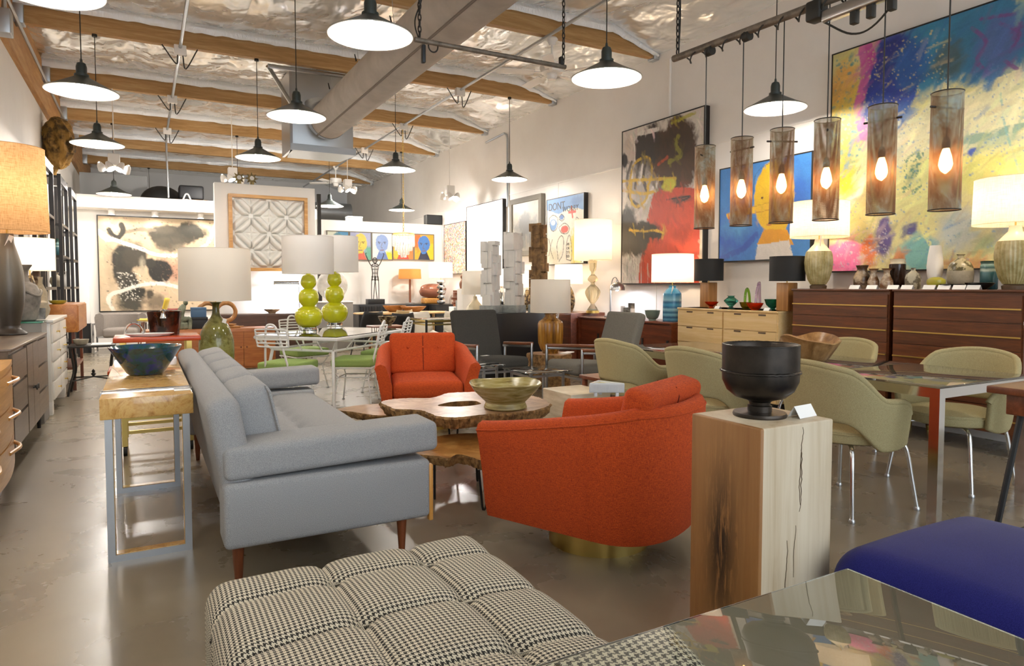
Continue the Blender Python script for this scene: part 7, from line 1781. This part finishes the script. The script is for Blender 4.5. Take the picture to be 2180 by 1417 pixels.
# --- grey relief painting
p = Paint(wallR, 1091, 1148, 436, 536, '8d8778', 90, 8)
p.blob(1120, 490, 28, 46, '6e6c66', .4, .5); p.blob(1118, 478, 14, 30, '55534e', .3, .5, .9)
for k in range(5): p.stroke([(1104+k*8, 500), (1105+k*8, 526)], 6, '4c4942' if k % 2 else '7d776a', .5, .8)
p.blob(1100, 462, 6, 16, '9a8a70', .5, .5); p.vary(.12); p.hang('grey layered painting in a wide weathered frame', .06, 'frame_grey', .09, lip=.02)
# --- white painting
p = Paint(wallR, 994, 1070, 442, 596, 'eeeae4', 90, 9); rg = random.Random(2)
for k in range(46):
    u = rg.choice((rg.uniform(995, 1010), rg.uniform(1052, 1069), rg.uniform(995, 1069))); v = rg.uniform(445, 590); 
    if 1010 < u < 1052 and v > 470: continue
    p.stroke([(u, v), (u+rg.uniform(-6, 6), v+rg.uniform(-8, 8)), (u+rg.uniform(-9, 9), v+rg.uniform(-12, 12))], 1.1, '5a5550', .3, .7)
p.hang('tall white painting with faint twig marks, black floating frame', .06)
# --- confetti painting
p = Paint(wallR, 945.5, 991, 480, 583, 'cdbfae', 95, 10)
for c in ('c9503a', '3f7f86', 'd2a83a', 'e6ded0', '6a9a60', '4f6fa0', 'd07a8a', '8a5a3a'): p.splat(420, c, 945, 992, 476, 586, .008, .02, .9)
p.hang('dense multicolour confetti painting at the far end of the right wall', .06)
# --- ink painting on the partition
def wallA(u, v): return PY(u, v, YA-.06)
p = Paint(wallA, 208, 500, 459, 662, 'cbb596', 75, 11, extend=PY(520, 560, YA-.06)[0]-PY(208, 560, YA-.06)[0])
p.blob(330, 590, 130, 110, 'c4a98a', .8, .4, .6); p.blob(370, 575, 50, 40, 'a5715c', .7, .7, .75); p.blob(235, 560, 12, 90, 'a8957a', .8, .6, .6); p.blob(430, 540, 70, 60, 'c9b091', .8, .5, .7)
p.blob(375, 500, 66, 26, '4a453a', .25, .5); p.blob(410, 492, 40, 20, '3d3a31', .3, .5); p.blob(350, 488, 30, 12, '5a5345', .5, .6, .8); p.blob(370, 520, 44, 16, '565043', .4, .7, .85); p.stroke([(262, 494), (300, 488), (330, 490)], 9, '7d7260', .6, .8)
p.stroke([(232, 488), (240, 500), (252, 505), (262, 490), (258, 478)], 11, '3a3730', .3); p.blob(245, 472, 9, 10, '8a7d68', .7, .8, .6)
p.blob(280, 530, 26, 30, '5f5747', .5, .5, .9); p.blob(262, 565, 22, 50, '3b3831', .25, .45); p.blob(290, 545, 26, 34, '454036', .3, .5); p.blob(275, 595, 22, 26, '3f3b33', .3, .5)
p.blob(340, 577, 29, 26, '2c2a26', .15, .25); p.blob(320, 560, 14, 12, '37342d', .3, .4); p.blob(304, 570, 9, 24, 'a89e88', .6, .5, .8)
p.blob(275, 636, 36, 30, '4a463c', .4, .5); p.blob(290, 622, 26, 14, '35322b', .3, .5); p.blob(335, 640, 26, 26, '6a5c4a', .5, .5, .85); p.blob(320, 625, 12, 14, '4a4236', .4, .5)
p.stroke([(208, 494), (225, 504), (250, 512), (272, 520), (300, 529), (330, 541), (365, 544), (405, 538), (440, 520), (455, 490), (458, 478)], 9, 'e6ddcc', .25)
p.stroke([(208, 492), (230, 508)], 14, 'e8e0d0', .3); p.stroke([(244, 664), (231, 640), (238, 626), (262, 618), (290, 609), (318, 604), (350, 604), (385, 613)], 9, 'e8e0d0', .25)
p.splat(220, '4a443a', 225, 470, 462, 650, .006, .02, .7); p.splat(160, 'e4dccb', 250, 300, 580, 640, .006, .016); p.splat(200, '6a4a3c', 340, 460, 540, 600, .006, .018, .6); p.dabs(700, 7, 1.6, .8, 1.0, .14, .45); p.vary(.08)
p.hang('large tan painting of black ink shapes with white strokes', .05, mat='ink_wash', fw=.02)
# --- row of face portraits
def wallP(u, v): return PY(u, v, YP-.045)
def portrait(u0, u1, v0, v1, bg, face, neck, label, extra=()):
    p = Paint(wallP, u0, u1, v0, v1, bg, 110, int(u0)); uc = (u0+u1)/2; w_ = (u1-u0); h = v1-v0
    for c, (fx, fy), (rx, ry) in extra: p.blob(u0+w_*fx, v0+h*fy, w_*rx, h*ry, c, .3, .4)
    p.poly([(uc-w_*.16, v0+h*.7), (uc+w_*.16, v0+h*.7), (uc+w_*.34, v1+3), (uc-w_*.34, v1+3)], neck, .02)
    p.blob(uc, v0+h*.38, w_*.34, h*.34, face, .08, .12); p.poly([(uc-w_*.3, v0+h*.45), (uc+w_*.3, v0+h*.45), (uc+w_*.1, v0+h*.78), (uc-w_*.1, v0+h*.78)], face, .02)
    for sx in (-1, 1): p.stroke([(uc+sx*w_*.08, v0+h*.36), (uc+sx*w_*.2, v0+h*.35)], 1.6, '3a3430', .2); p.blob(uc+sx*w_*.14, v0+h*.4, w_*.04, h*.02, '2a2622', .3, .2)
    p.stroke([(uc+w_*.02, v0+h*.36), (uc-w_*.05, v0+h*.55), (uc+w_*.03, v0+h*.57)], 1.3, '6a5a40', .2, .8); p.stroke([(uc-w_*.08, v0+h*.66), (uc+w_*.08, v0+h*.66)], 2.2, '7a5a60', .2); p.vary(.1)
    p.hang(label, .04, 'frame_grey', .02, name='portrait')
portrait(697, 741, 492, 553, 'c9cdb8', '4c7f8c', '6a9a70', 'portrait with teal face, mostly behind a lime lamp shade', (('3f7fa8', (.8, .1), (.4, .3)),))
portrait(745.5, 789, 494, 552, '9aa0c0', 'd8bf4a', 'c9604a', 'portrait with yellow face and pink shirt', (('5fa08a', (.95, .8), (.3, .3)), ('4a6ab0', (.1, .8), (.3, .3))))
portrait(792.5, 834, 496, 551, 'd9dad6', '7f98c8', '5f78b0', 'portrait with pale blue face and yellow shoulder', (('e0c02a', (.9, .95), (.35, .3)),))
portrait(837, 879, 498, 551, 'd8783a', 'e0d8d0', 'c9402c', 'portrait in orange and red behind the chandelier', (('d9b030', (.3, .75), (.4, .4)),))
portrait(882.5, 922.5, 499, 552, 'd9a32c', '3f74b8', '2a3048', 'portrait with blue and green face on yellow ground', (('d9682a', (.1, .2), (.3, .5)), ('e0c030', (.8, .7), (.4, .4))))
# --- carved white relief on the panel wall
plain('plaster', 'e6e4de', .4); wood('frame_oak', 'b0783a', 'd8a868', 'x', 2, .45, 'c4904c')
a, b_ = PY(485, 420, YN-.0), PY(651.5, 420, YN-.0); zt, zb = HT(PY(568, 418, YN), 418), HT(PY(568, 575, YN), 577)
rw, rh = float(b_[0]-a[0]), zt-zb; rel = thing('relief_panel', 'square white carved star relief in a light wood frame', 'relief', ((a[0]+b_[0])/2, YN, zb))
ins = .055
def relf(u, w_):
    gx, gy = u*4, w_*4; i, j = min(int(gx), 3), min(int(gy), 3); fx, fy = gx-i, gy-j
    if (i+j) % 2 == 0: pq, qq = (fx+fy)/2, (fx-fy)
    else: pq, qq = (fx+1-fy)/2, (fx+fy-1)
    h = 0.0; side = abs(qq)
    pe = max(0, 1-abs(pq-.5)*2)
    lens = (side-.25)/(.245*min(1, pe*3.4)**.6+1e-6)
    if abs(lens) < 1: h = .085*math.sqrt(1-lens*lens)*min(1, pe*4)**.5
    if side > .55: h = max(h, .03*(1-abs((side-.78)/.23)))
    e = min(u, 1-u, w_, 1-w_); h *= min(1, e*30); ee = min(fx, 1-fx, fy, 1-fy); h *= math.sqrt(min(1, ee/.1))
    return (-rw/2+ins+(rw-2*ins)*u, -.06-h, ins+(rh-2*ins)*w_)
g = B().grid(relf, 145, 145); g.obj('carved_relief', 'plaster', rel, True, 70)
B().box(-rw/2+ins*.5, rw/2-ins*.5, -.058, 0, ins*.5, rh-ins*.5).obj('backing', 'plaster', rel, False)
for x0, x1, z0, z1 in ((-rw/2, -rw/2+.05, 0, rh), (rw/2-.05, rw/2, 0, rh), (-rw/2+.05, rw/2-.05, 0, .05), (-rw/2+.05, rw/2-.05, rh-.05, rh)):
    B().box(x0, x1, -.115, 0, z0, z1).obj('frame', 'frame_oak', rel, False)
